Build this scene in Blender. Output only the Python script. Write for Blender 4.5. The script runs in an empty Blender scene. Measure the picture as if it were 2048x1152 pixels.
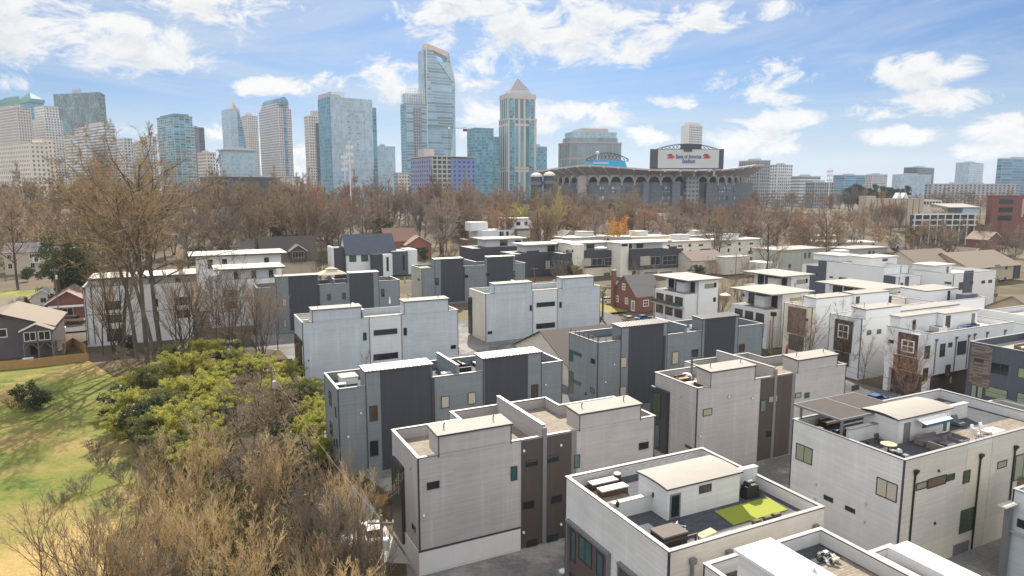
import bpy, math, random
import numpy as np
from mathutils import Vector, Matrix

sc = bpy.context.scene
COL = sc.collection
R = math.radians

# ------------------------------------------------------------------ camera
F, YH, HC = 1365.0, 380.0, 36.0
PITCH = math.atan((576 - YH) / F)
cam_d = bpy.data.cameras.new('camera')
cam = bpy.data.objects.new('camera', cam_d)
COL.objects.link(cam)
cam_d.sensor_width = 36.0
cam_d.lens = 36.0 * F / 2048.0
cam_d.clip_start = 0.5
cam_d.clip_end = 30000.0
cam.location = (0, 0, HC)
cam.rotation_euler = (R(90) - PITCH, 0, 0)
sc.camera = cam

# ------------------------------------------------------------------ sun, exposure
SUN_AZ, SUN_EL = -2.0, 40.0          # degrees clockwise from +Y, above the horizon
sun_d = bpy.data.lights.new('sun', 'SUN')
sun_d.energy = 5.0
sun_d.angle = R(0.5)
sun_d.color = (1.0, 0.92, 0.80)
sun = bpy.data.objects.new('sun', sun_d)
COL.objects.link(sun)
sd = Vector((math.sin(R(SUN_AZ)) * math.cos(R(SUN_EL)), math.cos(R(SUN_AZ)) * math.cos(R(SUN_EL)), math.sin(R(SUN_EL))))
sun.rotation_euler = sd.to_track_quat('Z', 'Y').to_euler()
sc.view_settings.view_transform = 'Standard'
sc.view_settings.look = 'None'
sc.view_settings.exposure = 0.86
sc.view_settings.gamma = 1.0

# ------------------------------------------------------------------ pixel -> place
cp_, sp_ = math.cos(PITCH), math.sin(PITCH)
ROT = R(26.2)
cr_, sr_ = math.cos(ROT), math.sin(ROT)

def ray(px, py):
    x, y = (px - 1024) / F, -(py - 576) / F
    return (x, cp_ + y * sp_, -sp_ + y * cp_)
def uv(x, y): return (x * cr_ + y * sr_, -x * sr_ + y * cr_)
def xy(u, v): return (u * cr_ - v * sr_, u * sr_ + v * cr_)
def HZ(px, py, z=0.0):               # world x, y on the level z
    d = ray(px, py); t = (z - HC) / d[2]
    return (d[0] * t, d[1] * t)
def HUV(px, py, z=0.0): return uv(*HZ(px, py, z))
def HV(px, py, v):                   # u, z on the street-grid plane v = const
    d = ray(px, py); t = v / (-d[0] * sr_ + d[1] * cr_)
    return ((d[0] * cr_ + d[1] * sr_) * t, HC + d[2] * t)
def HU(px, py, u):                   # v, z on the plane u = const
    d = ray(px, py); t = u / (d[0] * cr_ + d[1] * sr_)
    return ((-d[0] * sr_ + d[1] * cr_) * t, HC + d[2] * t)
def HD(px, py, D):                   # x, z at the distance y = D
    d = ray(px, py); t = D / d[1]
    return (d[0] * t, HC + d[2] * t)
def azel(px, py):
    d = ray(px, py)
    return (math.degrees(math.atan2(d[0], d[1])), math.degrees(math.atan2(d[2], math.hypot(d[0], d[1]))))
ZM = {'4': (400, 650, 2.295), '5': (640, 640, 3.389), '6': (1050, 600, 3.389), '7': (760, 780, 3.097), '8': (1120, 860, 3.657),
      'A': (1560, 620, 3.6), 'B': (1560, 880, 4.197), 'C': (1580, 760, 5.689), 'D': (1140, 880, 4.8), 'a': (1100, 430, 3.389),
      'b': (1500, 450, 3.292), 'c': (400, 440, 3.389), 'd': (780, 420, 3.389), 'e': (0, 400, 3.389), 'f': (0, 700, 2.549),
      'o': (0, 0, 1.0), 's': (1040, 230, 4.0), 't': (0, 140, 3.973), 'w': (400, 140, 3.973), 'x': (780, 70, 3.49), 'y': (1450, 280, 3.425)}
def Q(k, x, y):
    a = ZM[k]
    return (a[0] + x / a[2], a[1] + y / a[2])

# ------------------------------------------------------------------ node helpers
class N:
    def __init__(s, tree): s.t = tree; s.n = tree.nodes; s.l = tree.links
    def new(s, typ, **kw):
        n = s.n.new(typ)
        for k, v in kw.items(): setattr(n, k, v)
        return n
    def set(s, sock, v):
        if isinstance(v, bpy.types.NodeSocket): s.l.new(v, sock)
        elif v is not None: sock.default_value = v
    def m(s, op, a, b=None, c=None, clamp=False):
        n = s.n.new('ShaderNodeMath'); n.operation = op; n.use_clamp = clamp
        s.set(n.inputs[0], a); s.set(n.inputs[1], b)
        if c is not None: s.set(n.inputs[2], c)
        return n.outputs[0]
    def vm(s, op, a, b=None):
        n = s.n.new('ShaderNodeVectorMath'); n.operation = op
        s.set(n.inputs[0], a); s.set(n.inputs[1], b)
        return n.outputs['Value'] if op in ('DOT_PRODUCT', 'LENGTH') else n.outputs[0]
    def xyz(s, x, y, z):
        n = s.n.new('ShaderNodeCombineXYZ')
        for i, v in enumerate((x, y, z)): s.set(n.inputs[i], v)
        return n.outputs[0]
    def sep(s, v):
        n = s.n.new('ShaderNodeSeparateXYZ'); s.l.new(v, n.inputs[0]); return n.outputs
    def noise(s, vec, scale, detail=3.0, rough=0.55, dist=0.0):
        n = s.n.new('ShaderNodeTexNoise')
        s.set(n.inputs['Vector'], vec); s.set(n.inputs['Scale'], scale); n.inputs['Detail'].default_value = detail
        n.inputs['Roughness'].default_value = rough; n.inputs['Distortion'].default_value = dist
        return n.outputs['Fac']
    def sstep(s, v, a, b, lo=0.0, hi=1.0):
        n = s.n.new('ShaderNodeMapRange'); n.interpolation_type = 'SMOOTHSTEP'
        s.set(n.inputs[0], v); s.set(n.inputs[1], a); s.set(n.inputs[2], b); s.set(n.inputs[3], lo); s.set(n.inputs[4], hi)
        return n.outputs[0]
    def lin(s, v, a, b, lo=0.0, hi=1.0):
        n = s.n.new('ShaderNodeMapRange')
        s.set(n.inputs[0], v); s.set(n.inputs[1], a); s.set(n.inputs[2], b); s.set(n.inputs[3], lo); s.set(n.inputs[4], hi)
        return n.outputs[0]
    def mix(s, f, a, b, blend='MIX'):
        n = s.n.new('ShaderNodeMix'); n.data_type = 'RGBA'; n.blend_type = blend
        s.set(n.inputs[0], f)
        for i, v in ((6, a), (7, b)):
            if isinstance(v, (tuple, list)): v = tuple(v) + ((1,) if len(v) == 3 else ())
            s.set(n.inputs[i], v)
        return n.outputs[2]

# ------------------------------------------------------------------ sky with clouds
world = bpy.data.worlds.new('World'); sc.world = world; world.use_nodes = True
W = N(world.node_tree); W.n.clear()
sky = W.new('ShaderNodeTexSky', sky_type='NISHITA')
sky.sun_disc = False; sky.sun_elevation = R(SUN_EL); sky.sun_rotation = R(SUN_AZ)
sky.altitude = 200; sky.air_density = 1.0; sky.dust_density = 0.9; sky.ozone_density = 1.6
tc = W.new('ShaderNodeTexCoord').outputs['Generated']
sx, sy, sz = W.sep(tc)[:3]
AZ = W.m('MULTIPLY', W.m('ARCTAN2', sx, sy), 57.2958)
EL = W.m('MULTIPLY', W.m('ARCSINE', sz), 57.2958)
zc = W.m('MAXIMUM', W.m('ADD', sz, 0.10), 0.05)
plan = W.xyz(W.m('DIVIDE', sx, zc), W.m('DIVIDE', sy, zc), 0.0)
ang = W.xyz(AZ, W.m('MULTIPLY', EL, 1.75), 0.0)      # cloud texture laid out in degrees of the dome
# (x, y, half width, half height, weight) of the cumulus in degrees of azimuth and elevation
CUM = [(130, 70, 330, 85, 1.0), (400, 20, 200, 50, .75), (340, 120, 110, 30, .7), (60, 120, 90, 28, .55), (1090, 55, 270, 82, 1.05), (1250, 75, 140, 55, .8), (930, 20, 130, 60, .9), (1400, 30, 90, 40, .9),
       (1580, 20, 75, 26, .8), (560, 172, 105, 22, .9), (650, 165, 60, 25, .7), (790, 150, 90, 48, .75), (1190, 222, 85, 34, .95), (1345, 203, 48, 20, .95), (1530, 165, 110, 48, .9),
       (1835, 140, 125, 38, .95), (1560, 240, 75, 26, .9), (1470, 280, 70, 42, 1.0), (1555, 285, 85, 30, .9), (1900, 205, 120, 30, .95), (1760, 220, 60, 24, .8), (1790, 270, 95, 22, .9),
       (2010, 250, 90, 50, .9), (1300, 275, 60, 22, .8), (970, 240, 70, 48, .75), (440, 255, 60, 30, .7), (270, 255, 45, 18, .7), (20, 165, 50, 26, .7), (1090, 240, 60, 30, .6), (560, 300, 90, 50, .5), (1990, 300, 80, 20, .7), (960, 150, 70, 40, .6)]
def cloud_mask(off):
    tot = None
    e = W.m('ADD', EL, off)
    for (px, py, wx, wy, wt) in CUM:
        a0, e0 = azel(px, py)
        a1, _ = azel(px + wx, py); _, e1 = azel(px, py - wy)
        dx = W.m('MULTIPLY', W.m('SUBTRACT', AZ, a0), 1.0 / abs(a1 - a0))
        dy = W.m('MULTIPLY', W.m('SUBTRACT', e, e0), 1.0 / abs(e1 - e0))
        r2 = W.m('MULTIPLY_ADD', dx, dx, W.m('MULTIPLY', dy, dy))
        g = W.m('MULTIPLY', W.m('SUBTRACT', 1.0, r2), wt * 0.62)
        tot = g if tot is None else W.m('MAXIMUM', tot, g)
    return W.m('MAXIMUM', tot, -0.62)
def cumulus(off):
    v = W.vm('ADD', ang, (3.0, off * 1.75, 0.0))
    n1 = W.noise(v, 0.26, 10.0, 0.66, 0.5)
    d = W.m('ADD', cloud_mask(off), W.m('MULTIPLY', W.m('SUBTRACT', n1, 0.50), 3.6))
    return d, n1
dens, nn = cumulus(0.0)
dens_up, _ = cumulus(1.0)
cov = W.sstep(dens, -0.05, 0.62)
# thin high streaks everywhere
st = W.noise(W.vm('MULTIPLY', ang, (0.35, 1.6, 1.0)), 0.055, 7.0, 0.62, 1.2)
streak = W.sstep(st, 0.38, 0.68, 0.0, 0.8)
st2 = W.noise(W.vm('MULTIPLY', plan, (1.0, 1.0, 1.0)), 1.3, 6.0, 0.6, 0.5)
behind = W.m('MULTIPLY', W.sstep(sy, 0.15, -0.1), W.sstep(EL, 2.0, 9.0))  # mask of the added fill cloud behind the camera
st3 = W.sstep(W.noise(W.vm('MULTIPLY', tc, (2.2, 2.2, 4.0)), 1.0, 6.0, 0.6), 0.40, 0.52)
dome = W.m('MAXIMUM', W.m('MULTIPLY', W.sstep(st2, 0.47, 0.62), W.sstep(EL, 15.5, 21.0)), W.m('MULTIPLY', behind, st3))   # broken cloud overhead, and an unseen bright bank behind added to fill shaded walls
shade = W.sstep(W.m('MULTIPLY_ADD', dens, 0.35, W.m('MULTIPLY', dens_up, 0.85)), 0.25, 1.75)
lowhaze = W.sstep(EL, -0.5, 9.5, 0.80, 0.0)
skyc = W.mix(1.0, sky.outputs[0], (0.25, 0.395, 0.60), 'MULTIPLY')
CL = 5.95
c0 = W.mix(lowhaze, skyc, (CL * .66, CL * .77, CL * .90))
c1 = W.mix(streak, c0, (CL * .70, CL * .80, CL * .92))
ccol = W.mix(shade, (CL * 1.12, CL * 1.10, CL * 1.06), (CL * .66, CL * .70, CL * .77))
c2 = W.mix(W.m('MULTIPLY', cov, 0.93), c1, ccol)
c3 = W.mix(W.m('MULTIPLY', dome, 0.85), c2, W.mix(behind, (CL, CL, CL), (CL * 2.35, CL * 2.35, CL * 2.35)))  # unseen cloud behind is brightened beyond the visible ones as fill light
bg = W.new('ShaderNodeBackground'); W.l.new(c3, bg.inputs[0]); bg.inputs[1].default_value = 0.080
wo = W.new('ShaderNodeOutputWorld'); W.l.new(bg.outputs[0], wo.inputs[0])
world.cycles.sampling_method = 'MANUAL'; world.cycles.sample_map_resolution = 512
sc.cycles.max_bounces = 6; sc.cycles.diffuse_bounces = 3; sc.cycles.glossy_bounces = 3; sc.cycles.transmission_bounces = 4
sc.cycles.volume_bounces = 0; sc.cycles.transparent_max_bounces = 6
sc.cycles.caustics_reflective = False; sc.cycles.caustics_refractive = False
sc.cycles.use_denoising = True
try: sc.cycles.denoiser = 'OPENIMAGEDENOISE'
except Exception: pass

# ------------------------------------------------------------------ materials
MATS = {}
def mk(name):
    m = bpy.data.materials.new(name); m.use_nodes = True
    t = N(m.node_tree); t.n.clear()
    b = t.new('ShaderNodeBsdfPrincipled'); o = t.new('ShaderNodeOutputMaterial'); t.l.new(b.outputs[0], o.inputs[0])
    MATS[name] = m
    return t, b
def obco(t): return t.new('ShaderNodeTexCoord').outputs['Object']
def bump(t, b, h, strength=0.3, dist=0.05):
    n = t.new('ShaderNodeBump'); n.inputs['Strength'].default_value = strength; n.inputs['Distance'].default_value = dist
    t.l.new(h, n.inputs['Height']); t.l.new(n.outputs[0], b.inputs['Normal'])
def plain(name, c, rough=0.6, metal=0.0, var=0.12, scale=1.5, spec=None, bmp=0.0):
    t, b = mk(name)
    co = obco(t)
    f = t.noise(co, scale, 5.0, 0.6)
    t.l.new(t.mix(f, [x * (1 - var) for x in c], [min(1, x * (1 + var)) for x in c]), b.inputs['Base Color'])
    b.inputs['Roughness'].default_value = rough; b.inputs['Metallic'].default_value = metal
    if spec is not None: b.inputs['Specular IOR Level'].default_value = spec
    if bmp: bump(t, b, t.noise(co, scale * 8, 4.0), bmp)
    return MATS[name]
def siding(name, c, pitch=0.19, vert=False, var=0.10, line=0.82, rough=0.62, wear=0.12):
    t, b = mk(name)
    co = obco(t); s = t.sep(co)
    k = t.m('ADD', s[0], s[1]) if vert else s[2]
    fr = t.m('FRACT', t.m('DIVIDE', k, pitch))
    ln = t.sstep(fr, 0.0, 0.16, line, 1.0)
    wh = t.new('ShaderNodeTexWhiteNoise', noise_dimensions='3D')
    t.l.new(t.xyz(t.m('FLOOR', t.m('DIVIDE', k, pitch)), t.m('FLOOR', t.m('DIVIDE', t.m('ADD', s[0], s[1]), 3.6)), 0.0), wh.inputs['Vector'])
    board = t.lin(wh.outputs['Value'], 0, 1, 1 - var * .5, 1 + var * .5)
    blot = t.lin(t.noise(co, 0.35, 5.0, 0.6), 0.2, 0.8, 1 - var, 1 + var)
    st = t.noise(t.vm('MULTIPLY', co, (1.3, 1.3, 0.07)), 1.0, 5.0, 0.6)      # rain streaks down the boards
    streak = t.sstep(st, 0.5, 0.75, 1.0, 1.0 + wear * 1.5)
    f = t.m('MULTIPLY', t.m('MULTIPLY', ln, board), t.m('MULTIPLY', blot, streak))
    col = t.vm('MULTIPLY', t.xyz(*c), t.xyz(f, f, f))
    t.l.new(col, b.inputs['Base Color']); b.inputs['Roughness'].default_value = rough
    b.inputs['Specular IOR Level'].default_value = 0.3
    bump(t, b, fr, 0.25, 0.03)
    return MATS[name]
def panels(name, c, px=2.4, pz=0.75, line=0.6, var=0.06, rough=0.5):
    t, b = mk(name)
    co = obco(t); s = t.sep(co)
    fz = t.m('FRACT', t.m('DIVIDE', s[2], pz)); fx = t.m('FRACT', t.m('DIVIDE', t.m('ADD', s[0], s[1]), px))
    g = t.m('MULTIPLY', t.sstep(fz, 0.0, 0.05, line, 1.0), t.sstep(fx, 0.0, 0.015, line, 1.0))
    bl = t.lin(t.noise(co, 0.5, 4.0), 0.2, 0.8, 1 - var, 1 + var)
    f = t.m('MULTIPLY', g, bl)
    t.l.new(t.vm('MULTIPLY', t.xyz(*c), t.xyz(f, f, f)), b.inputs['Base Color']); b.inputs['Roughness'].default_value = rough
    return MATS[name]
def bricks(name, c1, c2, mortar, bw=0.22, bh=0.075, axis='u'):
    t, b = mk(name)
    co = obco(t); s = t.sep(co)
    v = t.xyz(t.m('ADD', s[0], s[1]), s[2], 0.0)
    n = t.new('ShaderNodeTexBrick'); t.l.new(v, n.inputs['Vector'])
    n.inputs['Color1'].default_value = (*c1, 1); n.inputs['Color2'].default_value = (*c2, 1); n.inputs['Mortar'].default_value = (*mortar, 1)
    n.inputs['Scale'].default_value = 1.0; n.inputs['Brick Width'].default_value = bw; n.inputs['Row Height'].default_value = bh
    n.inputs['Mortar Size'].default_value = bh * 0.08; n.inputs['Bias'].default_value = 0.0
    t.l.new(n.outputs['Color'], b.inputs['Base Color']); b.inputs['Roughness'].default_value = 0.8
    return MATS[name]
def pavers(name, c1, c2, size=0.6, mortar=(.05, .048, .045)):
    t, b = mk(name)
    co = obco(t)
    n = t.new('ShaderNodeTexBrick'); t.l.new(co, n.inputs['Vector'])
    n.inputs['Color1'].default_value = (*c1, 1); n.inputs['Color2'].default_value = (*c2, 1); n.inputs['Mortar'].default_value = (*mortar, 1)
    n.inputs['Scale'].default_value = 1.0; n.inputs['Brick Width'].default_value = size; n.inputs['Row Height'].default_value = size * .5
    n.inputs['Mortar Size'].default_value = 0.012
    f = t.lin(t.noise(co, 1.2, 5.0), 0.25, 0.75, 0.75, 1.2)
    t.l.new(t.vm('MULTIPLY', n.outputs['Color'], t.xyz(f, f, f)), b.inputs['Base Color']); b.inputs['Roughness'].default_value = 0.85
    return MATS[name]
def glassy(name, c, rough=0.06, var=0.3, spec=0.6, scale=0.8):
    t, b = mk(name)
    f = t.noise(obco(t), scale, 2.0)
    t.l.new(t.mix(f, [x * (1 - var) for x in c], [x * (1 + var) for x in c]), b.inputs['Base Color'])
    b.inputs['Roughness'].default_value = rough; b.inputs['Specular IOR Level'].default_value = spec
    return MATS[name]
def blinds(name, c, gap):
    t, b = mk(name)
    s = t.sep(obco(t)); fr = t.m('FRACT', t.m('DIVIDE', s[2], 0.11))
    t.l.new(t.mix(t.sstep(fr, 0.15, 0.35), gap, c), b.inputs['Base Color']); b.inputs['Roughness'].default_value = 0.25
    return MATS[name]
def curtain(name, glass, frame, fz=4.0, fx=3.0, sz=0.22, sx=0.06, rough=0.18, metal=0.0, var=0.35, spec=0.5, mottle=0.3):
    """Facade grid: floors every fz metres, bays every fx metres; sz and sx are the frame's share of each."""
    t, b = mk(name)
    tcn = t.new('ShaderNodeTexCoord'); co = tcn.outputs['Object']; s = t.sep(co)
    nx = t.m('ABSOLUTE', t.sep(tcn.outputs['Normal'])[0])
    h = t.n.new('ShaderNodeMix'); t.l.new(t.m('GREATER_THAN', nx, 0.7), h.inputs[0]); t.l.new(s[0], h.inputs[2]); t.l.new(s[1], h.inputs[3])
    hh = h.outputs[0]
    zf, xf = t.m('DIVIDE', s[2], fz), t.m('DIVIDE', hh, fx)
    a = t.m('LESS_THAN', t.m('FRACT', zf), sz); c = t.m('LESS_THAN', t.m('FRACT', xf), sx)
    fr = t.m('MAXIMUM', a, c)
    wn = t.new('ShaderNodeTexWhiteNoise', noise_dimensions='3D')
    t.l.new(t.xyz(t.m('FLOOR', zf), t.m('FLOOR', xf), nx), wn.inputs['Vector'])
    cell = t.lin(wn.outputs['Value'], 0, 1, 1 - var, 1 + var)
    big = t.lin(t.noise(co, 0.03, 3.0, 0.6), 0.3, 0.7, 1 - mottle, 1 + mottle)
    k = t.m('MULTIPLY', cell, big)
    g = t.vm('MULTIPLY', t.xyz(*glass), t.xyz(k, k, k))
    fvar = t.lin(t.noise(co, 0.05, 4.0), 0.2, 0.8, 0.88, 1.1)
    fcol = t.vm('MULTIPLY', t.xyz(*frame), t.xyz(fvar, fvar, fvar))
    t.l.new(t.mix(fr, g, fcol), b.inputs['Base Color'])
    t.l.new(t.lin(fr, 0, 1, rough, 0.7), b.inputs['Roughness'])
    b.inputs['Metallic'].default_value = metal; b.inputs['Specular IOR Level'].default_value = spec
    return MATS[name]
def foliage(name, c1, c2, c3, trans=0.25, scale=0.6):
    t, b = mk(name)
    oi = t.new('ShaderNodeObjectInfo'); co = obco(t)
    f = t.noise(t.vm('ADD', co, t.xyz(t.m('MULTIPLY', oi.outputs['Random'], 50.0), 0.0, 0.0)), scale, 3.0)
    wn = t.new('ShaderNodeTexWhiteNoise', noise_dimensions='3D'); t.l.new(t.vm('MULTIPLY', co, (3, 3, 3)), wn.inputs['Vector'])
    col = t.mix(t.sstep(f, 0.38, 0.62), c1, c2)
    col = t.mix(t.m('MULTIPLY', t.m('GREATER_THAN', t.noise(co, 4.0, 1.0), 0.58), 0.7), col, c3)
    t.l.new(col, b.inputs['Base Color']); b.inputs['Roughness'].default_value = 0.55; b.inputs['Specular IOR Level'].default_value = 0.35
    if trans:
        tr = t.new('ShaderNodeBsdfTranslucent'); t.l.new(col, tr.inputs[0])
        mx = t.new('ShaderNodeMixShader'); mx.inputs[0].default_value = trans
        o = [n for n in t.n if n.type == 'OUTPUT_MATERIAL'][0]
        t.l.new(b.outputs[0], mx.inputs[1]); t.l.new(tr.outputs[0], mx.inputs[2]); t.l.new(mx.outputs[0], o.inputs[0])
    return MATS[name]
def bark(name, c1, c2, scale=1.0):
    t, b = mk(name)
    oi = t.new('ShaderNodeObjectInfo'); co = obco(t)
    f = t.noise(t.vm('MULTIPLY', co, (1, 1, .3)), scale, 5.0, .6)
    col = t.mix(t.sstep(f, .3, .7), c1, c2)
    k = t.lin(oi.outputs['Random'], 0, 1, 0.75, 1.25)
    t.l.new(t.vm('MULTIPLY', col, t.xyz(k, k, k)), b.inputs['Base Color']); b.inputs['Roughness'].default_value = 0.85
    b.inputs['Specular IOR Level'].default_value = 0.2
    return MATS[name]

# ------------------------------------------------------------------ mesh builder and things
class MB:
    def __init__(s): s.v = []; s.f = []; s.cut = []
    def quad(s, *p):
        n = len(s.v); s.v += [tuple(q) for q in p]; s.f.append(tuple(range(n, n + len(p))))
    def box(s, x0, x1, y0, y1, z0, z1):
        if x1 < x0: x0, x1 = x1, x0
        if y1 < y0: y0, y1 = y1, y0
        if z1 < z0: z0, z1 = z1, z0
        n = len(s.v); s.cut.append((n, len(s.f)))
        s.v += [(x0, y0, z0), (x1, y0, z0), (x1, y1, z0), (x0, y1, z0), (x0, y0, z1), (x1, y0, z1), (x1, y1, z1), (x0, y1, z1)]
        s.f += [tuple(n + i for i in q) for q in ((0, 3, 2, 1), (4, 5, 6, 7), (0, 1, 5, 4), (1, 2, 6, 5), (2, 3, 7, 6), (3, 0, 4, 7))]
    def hexa(s, b, t):                # bottom ring, top ring (same count)
        n = len(s.v); k = len(b); s.cut.append((n, len(s.f))); s.v += [tuple(p) for p in b] + [tuple(p) for p in t]
        s.f.append(tuple(n + i for i in reversed(range(k)))); s.f.append(tuple(n + k + i for i in range(k)))
        for i in range(k): j = (i + 1) % k; s.f.append((n + i, n + j, n + k + j, n + k + i))
    def prism(s, poly, z0, z1, top=None):
        s.hexa([(x, y, z0) for x, y in poly], [(x, y, z1) for x, y in (top or poly)])
    def tube(s, p0, p1, r0, r1=None, n=6):
        r1 = r0 if r1 is None else r1
        p0, p1 = Vector(p0), Vector(p1); d = (p1 - p0)
        if d.length < 1e-6: return
        d.normalize(); a = d.orthogonal().normalized(); b = d.cross(a)
        A = [p0 + (a * math.cos(6.28319 * i / n) + b * math.sin(6.28319 * i / n)) * r0 for i in range(n)]
        B = [p1 + (a * math.cos(6.28319 * i / n) + b * math.sin(6.28319 * i / n)) * max(r1, 1e-4) for i in range(n)]
        s.hexa(A, B)
    def lathe(s, c, prof, n=12):      # c centre xy z0; prof [(r, z)]
        k = len(s.v)
        for r, z in prof:
            for i in range(n):
                t = 6.28319 * i / n
                s.v.append((c[0] + r * math.cos(t), c[1] + r * math.sin(t), c[2] + z))
        for j in range(len(prof) - 1):
            for i in range(n):
                i2 = (i + 1) % n
                s.f.append((k + j * n + i, k + j * n + i2, k + (j + 1) * n + i2, k + (j + 1) * n + i))
        s.f.append(tuple(k + i for i in reversed(range(n)))); s.f.append(tuple(k + (len(prof) - 1) * n + i for i in range(n)))
    def build(s, name, mat, parent=None, off=(0, 0, 0)):
        me = bpy.data.meshes.new(name)
        me.from_pydata([(x - off[0], y - off[1], z - off[2]) for x, y, z in s.v], [], s.f)
        me.materials.append(MATS[mat] if isinstance(mat, str) else mat)
        o = bpy.data.objects.new(name, me); COL.objects.link(o)
        if parent is not None: o.parent = parent
        return o

def tag(o, label=None, cat=None, group=None, kind=None):
    if label: o['label'] = label
    if cat: o['category'] = cat
    if group: o['group'] = group
    if kind: o['kind'] = kind
    return o

SPLIT = {'cladding_panel', 'stair_penthouse', 'penthouse_roof', 'penthouse_fascia', 'party_wall', 'party_wall_coping', 'party_wall_edge', 'stair_tower', 'window_bay', 'privacy_wall', 'privacy_coping', 'dark_panel', 'pilaster', 'porch_post', 'sunlit_paver_strip', 'warm_lit_front', 'panel_cladding', 'brick_bay', 'porch_column', 'glazed_bay', 'window', 'entrance_pier', 'wing', 'leg', 'column', 'side_shelf', 'corner_glass', 'upper_step', 'shoulder', 'roof_light', 'lower_wing', 'balcony_slab', 'balcony_rail', 'side_wing', 'penthouse_trim', 'corner_trim', 'end_cladding', 'crown', 'camera_box', 'emblem_stripe', 'emblem_canton', 'belt', 'floor_slab', 'support', 'plinth', 'bargeboard', 'roof', 'porch_roof', 'reveal', 'wall', 'bay_frame', 'facet'}
class Thing:
    """A top-level Empty at the thing's base; parts collect boxes in street-grid (grid=True) or world metres."""
    def __init__(s, name, label, cat, at, grid=True, group=None, rot=None):
        s.at = at if len(at) == 3 else (at[0], at[1], 0.0)
        s.o = bpy.data.objects.new(name, None); COL.objects.link(s.o)
        s.o.empty_display_size = 0.5
        if grid: x, y = xy(s.at[0], s.at[1]); r = ROT
        else: x, y = s.at[0], s.at[1]; r = 0.0
        s.o.location = (x, y, s.at[2]); s.o.rotation_euler = (0, 0, r if rot is None else rot)
        if rot is not None: s.at = (0, 0, 0)      # parts are given in the thing's own metres
        tag(s.o, label, cat, group)
        s.mb = {}
    def p(s, part, mat):
        k = (part, mat)
        if k not in s.mb: s.mb[k] = MB()
        return s.mb[k]
    def one(s, part, mat, mb, parent=None):
        return mb.build(part, mat, parent or s.o, s.at)
    def done(s):
        out = {}
        for (part, mat), mb in s.mb.items():
            if part in SPLIT and 1 < len(mb.cut) <= 14:
                for k, (v0, f0) in enumerate(mb.cut):
                    v1, f1 = mb.cut[k + 1] if k + 1 < len(mb.cut) else (len(mb.v), len(mb.f))
                    q = MB(); q.v = mb.v[v0:v1]; q.f = [tuple(i - v0 for i in f) for f in mb.f[f0:f1]]; out[part] = s.one(part, mat, q)
            else: out[part] = s.one(part, mat, mb)
        s.mb = {}
        return out

def kids(o, _c={}): return [c for c in o.children]
def dup(root, loc, rz=0.0, scale=1.0, label=None, group=None, ch=None):
    r = root.copy(); COL.objects.link(r); r.location = loc; r.rotation_euler = (0, 0, rz)
    r.scale = scale if isinstance(scale, tuple) else (scale,) * 3
    if label: r['label'] = label
    if group: r['group'] = group
    for c, subs in ch:
        k = c.copy(); COL.objects.link(k); k.parent = r
        for g in subs:
            d = g.copy(); COL.objects.link(d); d.parent = k
    return r

# ---- the rise the far wood stands on
def rise(x, y):
    a = max(0.0, min(1.0, (y - 330) / 200)); a = a * a * (3 - 2 * a)
    b = max(0.0, min(1.0, (160 - x) / 200)); b = b * b * (3 - 2 * b)
    return a * (7 + 7 * b) + 9 * max(0.0, min(1.0, (y - 560) / 100))
# ================================================================== materials of the neighbourhood
siding('siding_warm_grey', (.40, .375, .365)); siding('siding_blue_grey', (.19, .215, .23)); siding('siding_slate', (.052, .056, .068), vert=True, pitch=.4, line=.9, var=.05)
siding('siding_pale', (.47, .51, .54)); siding('siding_white', (.60, .595, .58), wear=.06); siding('siding_brown', (.072, .058, .052), pitch=.15, var=.06)
siding('siding_dark_blue', (.085, .10, .125), var=.06); siding('siding_cream', (.57, .525, .455), wear=.06); siding('siding_purple', (.11, .095, .105)); siding('siding_board_white', (.72, .68, .58), vert=True, pitch=.42, line=.8)
siding('siding_tan', (.48, .40, .30)); siding('siding_sage', (.36, .38, .33)); siding('siding_charcoal', (.062, .062, .075), var=.08); siding('siding_rust', (.30, .12, .075))
panels('panel_white', (.60, .61, .61)); panels('panel_cream', (.61, .555, .45), px=1.2, pz=.6); panels('panel_plinth', (.62, .60, .58), px=3.2, pz=3.0, line=.8)
plain('stucco_white', (.69, .70, .70), .75, var=.06, scale=.4); plain('stucco_cream', (.70, .62, .50), .75, var=.08, scale=.4)
plain('membrane', (.31, .285, .25), .8, var=.12, scale=.6); plain('membrane_white', (.47, .44, .385), .75, var=.07, scale=.5); plain('coping_metal', (.36, .345, .325), .45, var=.06)
plain('coping_white', (.47, .455, .43), .5, var=.06)
plain('trim_dark', (.035, .035, .042), .5); plain('trim_grey', (.16, .16, .17), .5); plain('metal_dark', (.03, .028, .027), .4, .3); plain('metal_white', (.75, .75, .74), .4); plain('steel', (.45, .46, .47), .35, .6)
plain('seam_metal', (.27, .25, .24), .45, .3, var=.08); plain('seam_rib', (.13, .12, .12), .5, .3)
plain('frame_dark', (.028, .028, .03), .4); plain('frame_white', (.78, .77, .74), .5); plain('wood_dark', (.075, .045, .032), .6, var=.3, scale=3); plain('wood_brown', (.15, .085, .055), .65, var=.5, scale=2)
plain('fence_wood', (.36, .21, .08), .75, var=.25, scale=2.5); plain('wood_grey', (.20, .165, .13), .8, var=.25); plain('wood_orange', (.36, .16, .075), .7, var=.2)
plain('shingle_brown', (.23, .18, .145), .9, var=.22, scale=5); plain('shingle_dark', (.085, .07, .06), .9, var=.25, scale=5); plain('shingle_grey', (.20, .19, .18), .9, var=.2, scale=5); plain('shingle_tan', (.23, .185, .14), .9, var=.18, scale=5)
plain('shingle_red', (.26, .15, .11), .9, var=.2, scale=4)
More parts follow.
